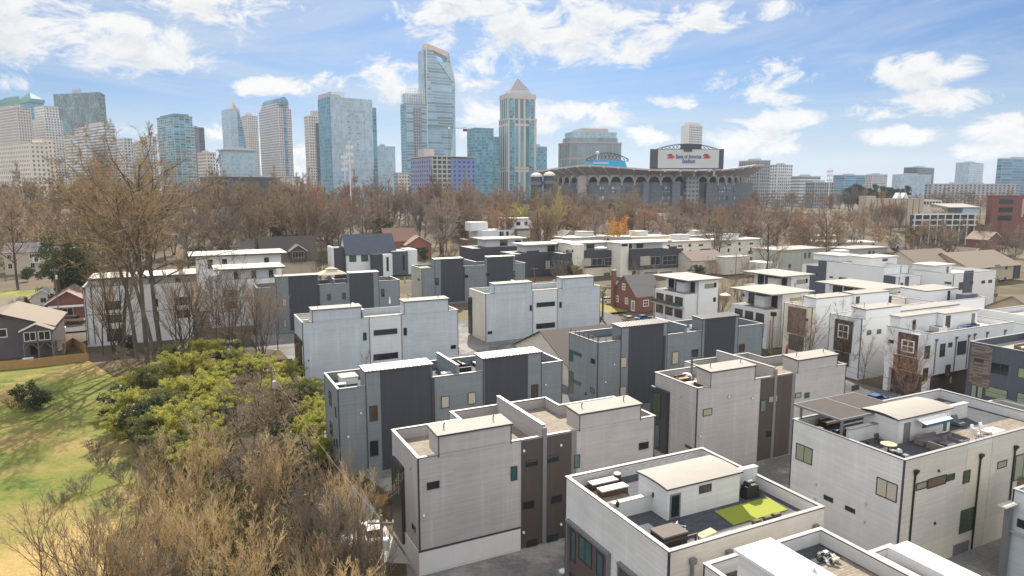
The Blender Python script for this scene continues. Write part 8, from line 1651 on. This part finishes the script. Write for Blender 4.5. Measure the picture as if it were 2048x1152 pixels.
furn('rooftop_unit', 'long grey rooftop unit on the far right white row', 'air conditioner', 164.0, 94.0, lambda T: (T.p('case', 'fabric_grey').box(-2.4, 2.4, -1, 1, .1, 1.7), T.p('lid', 'bin_grey').box(-2.5, 2.5, -1.1, 1.1, 1.702, 1.8), legs(T, 4, 1.6, .1)), 10.34); furn('parasol', 'closed teal parasol on the row with dark blue panels', 'parasol', *HUV(*Q('b', 990, 335), 11.0), parasol('teal_canvas', h=4.4), 10.0); furn('outdoor_sofa', 'row of dark seats on the white row with one wide dark panel', 'sofa', 211, 124.2, sofa(4.5, 1.0, 'metal_dark', 'fabric_grey'), 10.34); furn('outdoor_sofa', 'pale seats on the roof of the dark stone strip house', 'sofa', 122, 60.5, sofa(3.0, 1.0, 'wood_brown', 'top_white'), 10.46); furn('parasol', 'open white sail parasol on the charcoal banded terrace', 'parasol', *HUV(*Q('a', 1435 - 1090, 240), 12.2), parasol('fabric_white', True, 2.6, 2.6), 11.2); furn('parasol', 'open white parasol on the terrace of the middle balcony house', 'parasol', 119.2, 124.6, parasol('fabric_white', True, 2.4, 1.3), 8.8)
for k, (px, py, z, w) in enumerate(((1205, 497, 12.4, 'the charcoal house left of the driveway'), (1340, 485, 14.2, 'the charcoal band house with two garages'), (1430, 474, 12.5, 'the board sided white house'), (1320, 468, 13, 'the cream flat roofed house'), (1140, 503, 13.4, 'the charcoal walled house'), (1655, 516, 13, 'the row with dark blue panels'), (1760, 592, 11.6, 'the row behind the piped one'), (1690, 606, 11.6, 'the rust stained bay row'))):
    furn('rooftop_unit', 'small grey rooftop unit on ' + w, 'air conditioner', *HUV(px, py, z), lambda T: (T.p('case', 'steel').box(-.6, .6, -.5, .5, .1, .95), T.p('fan_grille', 'metal_dark').lathe((0, 0, 0), [(.4, .952), (.4, 1.0)], 12), legs(T, 1.1, .9, .1)), z, 'small rooftop units')
# ---------------------------------------------------------------- poles and wires
def pole(label, px, yt, yb, trans=False, arm=True, r=.15, name='utility_pole', lamp=False, zb=0):
    x, y = HZ(px, yb, zb); T = Thing(name, label, 'pole', (x, y, zb), False); d = math.hypot(x, y)
    z = HD(px, yt, y)[1]
    T.p('pole', 'pole_wood').tube((x, y, zb - .3), (x, y, z), r, r * .7, 8)
    if arm: T.p('crossarm', 'pole_wood').box(x - 1.1, x + 1.1, y - .06 - r, y + .06 - r, z - .7, z - .56); [T.p('insulator', 'top_white').lathe((x + a, y - r, z - .559), [(.05, 0), (.07, .1), (.04, .2)], 6) for a in (-1, -.5, .5, 1)]
    if trans: m = MB(); m.lathe((x + .38, y - .2, z - 3.0), [(.1, 0), (.3, .05), (.3, .95), (.2, 1.05)], 12); T.one('transformer', 'steel', m)
    if lamp: T.p('lamp_head', 'metal_dark').box(x - .5, x + .5, y - .4, y + .4, z, z + .9)
    T.done(); return (x, y, z)
P1 = pole('grey utility pole with a transformer by the street left of the white townhouse', 120, 536, 652, True); P2 = pole('utility pole with a transformer in front of the brown fence', 456, 678, 742, True); P3 = pole('brown utility pole with a transformer standing in the bamboo', 551, 733, 905, True, r=.18); P4 = pole('utility pole in front of the nearest grey row, cut by the bottom edge', 768, 1030, 1235, True, r=.17)
P5 = pole('pole with a dark box lamp between the blue grey row and the white rows', 1542, 632, 720, False, False, .2, lamp=True); P6 = pole('thin wooden utility pole between the farthest slate row and the charcoal walls', 1069, 534, 590, False, True); P7 = pole('wooden utility pole beside the brown roofed cream house', 1469, 508, 592, False, True); P8 = pole('wooden utility pole in front of the left balcony house', 1308, 569, 640, False, True); P9 = pole('thin utility pole at the corner of the left balcony house', 1388, 600, 650, False, False, .1); P10 = pole('tall utility pole between the dark shingled house and the navy roof', 648, 466, 545, True); P11 = pole('white utility pole by the far right white row', 1986, 552, 640, False, True); P12 = pole('second pole behind the box lamp pole', 1537, 640, 715, False, False, .16)
def wire(label, a, b, sag=.6, r=.014):
    T = Thing('overhead_wire', label, 'wire', (a[0], a[1], 0), False); n = 14
    pt = lambda f: tuple(a[i] + (b[i] - a[i]) * f - (sag * 4 * f * (1 - f) if i == 2 else 0) for i in range(3))
    for i in range(n): T.p('cable', 'wire').tube(pt(i / n), pt((i + 1) / n), r, r, 4)
    T.done()
e4 = (*HZ(900, 1240, 4.0), 4.0); wire('overhead wire sloping down in front of the nearest grey row', (P4[0], P4[1], P4[2] - .2), e4, .3, .03)
wire('overhead wire from the bamboo pole down towards the near row', (P3[0], P3[1], P3[2] - .5), (P4[0], P4[1], P4[2] - .4), 1.0); wire('upper overhead wire between the fence pole and the bamboo pole', (P2[0], P2[1], P2[2] - .5), (P3[0], P3[1], P3[2] - .4), .8); wire('lower overhead wire between the fence pole and the bamboo pole', (P2[0], P2[1], P2[2] - 1.5), (P3[0], P3[1], P3[2] - 2.4), 1.2); wire('overhead wire from the bamboo pole to the blue grey row', (P3[0], P3[1], P3[2] - 2.5), (*xy(16.8, 86), 7.5), .6)
for k, (p, q_) in enumerate((((1640, 712, 9), (1925, 792, 6)), ((1640, 722, 8), (1930, 806, 5)))): wire(('upper' if k == 0 else 'lower') + ' of two overhead wires above the garden in front of the piped row', (*HZ(p[0], p[1], p[2]), p[2]), (*HZ(q_[0], q_[1], q_[2]), q_[2]), .5, .03)
wire('overhead wire along the slate rows towards the box lamp pole', (P6[0], P6[1], P6[2] - .4), (P8[0], P8[1], P8[2] - .4), .8); wire('overhead wire between the cream house pole and the balcony house pole', (P7[0], P7[1], P7[2] - .4), (P8[0], P8[1], P8[2] - .5), .8); wire('overhead wire from the tall pole towards the slate rows', (P10[0], P10[1], P10[2] - .5), (P6[0], P6[1], P6[2] - .5), 1.6)
# ---------------------------------------------------------------- fences
def fence(label, pts, h, mat='fence_wood', cat='fence', picket=.14, zb=0.0):
    a = HZ(*pts[0], zb); T = Thing('wooden_fence', label, cat, (a[0], a[1], zb), False); m = T.p('boards', mat); rr_ = random.Random(len(label))
    for i in range(len(pts) - 1):
        A, B = Vector(HZ(*pts[i], zb)), Vector(HZ(*pts[i + 1], zb)); L = (B - A).length; n = max(2, int(L / picket)); d = (B - A) / n; nn = Vector((-d.y, d.x)).normalized() * .02
        for k in range(n):
            p, q_ = A + d * (k + .04), A + d * (k + .96); hh = h * rr_.uniform(.975, 1.01)
            m.prism([(p.x - nn.x, p.y - nn.y), (q_.x - nn.x, q_.y - nn.y), (q_.x + nn.x, q_.y + nn.y), (p.x + nn.x, p.y + nn.y)], zb - .3, zb + hh)
        k = int(L / 2.4) + 1
        for j in range(k + 1): p = A + (B - A) * j / k; b = MB(); b.box(p.x - .06, p.x + .06, p.y + .03, p.y + .15, zb - .3, zb + h - .1); T.one('post', mat, b)
    T.done()
fence('long orange brown board fence between the lawn and the purple house', [(-60, 745), (60, 735), (177, 721)], 1.75); fence('orange board fence running back beside the purple house', [(125, 705), (147, 690), (172, 704)], 1.75); fence('brown board fence below the slim piped townhouse', [(384, 692), (420, 696), (452, 694)], 2.4, 'wood_grey'); fence('dark slatted fence in front of the left pale row', [(505, 735), (540, 738), (585, 735)], 1.9, 'wood_dark', picket=.3); fence('small orange board fence by the garage block', [(1898, 818), (1925, 812)], 2.0, 'wood_orange'); fence('low brown fence by the near row foot', [(752, 1012), (790, 1002)], 1.2, 'fence_wood')
# ---------------------------------------------------------------- vehicles
def car(label, px, py, paint, rz, kind='car', cat=None):
    x, y = HZ(px, py, 0); T = Thing('parked_' + kind, label, cat or kind, (x, y, 0), False, None, R(rz)); b = T.p('body', paint)
    L, Wd = (5.6, 1.95) if kind == 'pickup' else (4.6, 1.82)
    def sec(pts, w, part, mat):
        m = T.p(part, mat); n = len(m.v); k = len(pts); m.v += [(p[0], -w(p[1]), p[1]) for p in pts] + [(p[0], w(p[1]), p[1]) for p in pts]
        m.f.append(tuple(n + i for i in range(k))); m.f.append(tuple(n + k + i for i in reversed(range(k))))
        for i in range(k): j = (i + 1) % k; m.f.append((n + i, n + k + i, n + k + j, n + j))
    h = L / 2
    if kind == 'pickup':
        sec([(-h, .45), (h, .45), (h, .85), (h - .3, 1.02), (h - 1.4, 1.08), (-h, 1.08)], lambda z: Wd / 2, 'body', paint); sec([(h - 1.45, 1.082), (h - 2.1, 1.75), (h - 3.2, 1.78), (h - 3.35, 1.082)], lambda z: Wd / 2 - (.18 if z > 1.3 else .04), 'cabin', 'glass_dark'); T.p('roof', paint).box(h - 3.2, h - 2.15, -Wd / 2 + .2, Wd / 2 - .2, 1.782, 1.84); T.p('bed', 'metal_dark').box(-h + .12, h - 3.5, -Wd / 2 + .12, Wd / 2 - .12, 1.082, 1.1)
    else:
        tall = .18 if kind == 'suv' else 0
        sec([(-h, .4), (h, .4), (h, .72), (h - .25, .85), (h - 1.2, .95 + tall), (-h + .25, .98 + tall), (-h, .8)], lambda z: Wd / 2, 'body', paint); sec([(h - 1.25, .952 + tall), (h - 1.95, 1.42 + tall), (-h + (.5 if tall else 1.0), 1.42 + tall), (-h + .3, .985 + tall)], lambda z: Wd / 2 - (.2 if z > 1.2 + tall else .06), 'cabin', 'glass_dark'); T.p('roof', paint).box(-h + (.55 if tall else 1.05), h - 2.0, -Wd / 2 + .22, Wd / 2 - .22, 1.422 + tall, 1.47 + tall)
    for wx in (-h * .62, h * .62):
        for sy_ in (-1, 1):
            m = MB(); m.tube((wx, sy_ * (Wd / 2 - .2), .34), (wx, sy_ * (Wd / 2 + .01), .34), .34, .34, 14); o = T.one('wheel', 'tyre', m); m = MB(); m.tube((wx, sy_ * (Wd / 2 + .012), .34), (wx, sy_ * (Wd / 2 + .03), .34), .2, .2, 10); T.one('rim', 'steel', m, o)
    for sy_ in (-1, 1):
        m = MB(); m.box(h + .002, h + .03, sy_ * Wd * .36 - .18, sy_ * Wd * .36 + .18, .6, .76); T.one('headlight', 'top_white', m); m = MB(); m.box(-h - .03, -h - .002, sy_ * Wd * .38 - .14, sy_ * Wd * .38 + .14, .62, .8); T.one('tail_light', 'lamp_red', m)
    T.done()
car('silver pickup truck parked behind the purple house by the brick bungalow', 118, 634, 'paint_silver', 20, 'pickup'); car('tan pickup truck parked left of the white townhouse', 149, 644, 'paint_tan', 12, 'pickup'); car('white car on the driveway beside the pale shed', 48, 602, 'paint_white', 80); car('white suv parked left of the red brick house', 1215, 604, 'paint_white', 30, 'suv', 'car'); car('silver car parked in front of the red brick house', 1260, 642, 'paint_silver', 30); car('blue car parked behind the silver one near the railed row', 1287, 640, 'paint_blue', 30); car('grey car parked by the garage block at the right', 2030, 830, 'paint_grey', 115); car('white car at the foot of the near grey row', 745, 1075, 'paint_white', 110); car('white car among the trees behind the sage flats', 1700, 552, 'paint_white', 10); car('silver car by the low stores', 1760, 500, 'paint_silver', 10)
car('dark car in the lane behind the dark shingle roof', 1165, 742, 'paint_grey', 25); car('white car in the lane between the two pale rows', 905, 698, 'paint_white', 115); car('silver suv in the lane below the rust stained bay', 1562, 742, 'paint_silver', 60, 'suv', 'car'); car('blue car beside the porch column of the piped white row', 1752, 805, 'paint_blue', 30)
# ---------------------------------------------------------------- small ground things
def gthing(name, label, cat, px, py, fn, rot=0): x, y = HZ(px, py, 0); T = Thing(name, label, cat, (x, y, 0), False, None, ROT + R(rot)); fn(T); T.done()
gthing('wheelie_bin', 'green wheelie bin by the wall of the white townhouse', 'bin', 407, 652, lambda T: (T.p('body', 'bin_green').hexa([(-.5, -.5, .1), (.5, -.5, .1), (.5, .5, .1), (-.5, .5, .1)], [(-.7, -.7, 1.7), (.7, -.7, 1.7), (.7, .7, 1.7), (-.7, .7, 1.7)]), T.p('lid', 'bin_green').box(-.74, .74, -.74, .74, 1.702, 1.8))); gthing('wheelie_bin', 'grey wheelie bin at the foot of the near blue grey row', 'bin', 781, 1004, lambda T: (T.p('body', 'bin_grey').hexa([(-.28, -.32, .1), (.28, -.32, .1), (.28, .32, .1), (-.28, .32, .1)], [(-.34, -.4, 1.1), (.34, -.4, 1.1), (.34, .4, 1.1), (-.34, .4, 1.1)]), T.p('lid', 'bin_grey').box(-.36, .36, -.42, .42, 1.102, 1.18)))
gthing('condenser', 'pale air conditioning condenser in the gap by the brick bays', 'air conditioner', 1126, 1160, lambda T: (T.p('case', 'steel').box(-.45, .45, -.45, .45, 0, .9), T.p('fan_grille', 'metal_white').lathe((0, 0, 0), [(.38, .902), (.38, .94)], 14))); gthing('canopy_tent', 'small red and white canopy beside the purple house', 'canopy', 118, 672, lambda T: (legs(T, 2.6, 2.6, 2.0, 'metal_white', .06, 'post'), T.p('canopy', 'fabric_white').prism(rect(-1.5, 1.5, -1.5, 1.5), 2.0, 2.6, rect(-.2, .2, -.2, .2)), T.p('valance', 'red_canvas').box(-1.52, 1.52, -1.53, -1.5, 1.7, 2.0)))
gthing('crate', 'small white crate at the fence below the purple house', 'crate', 57, 724, lambda T: (T.p('box', 'fabric_white').box(-.9, .9, -.5, .5, 0, .8), T.p('lid', 'metal_white').box(-.95, .95, -.55, .55, .802, .88)))
# ---------------------------------------------------------------- the air
hm = bpy.data.materials.new('haze'); hm.use_nodes = True; ht = N(hm.node_tree); ht.n.clear()
hv = ht.new('ShaderNodeVolumePrincipled'); hv.inputs['Color'].default_value = (.80, .88, 1.0, 1); hv.inputs['Density'].default_value = .00007; hv.inputs['Anisotropy'].default_value = .2
ho = ht.new('ShaderNodeOutputMaterial'); ht.l.new(hv.outputs[0], ho.inputs['Volume']); MATS['haze'] = hm
m = MB(); m.box(-6100, 6100, -260, 6100, -8, 300); tag(m.build('haze', 'haze'), kind='stuff')
hm.cycles.homogeneous_volume = True
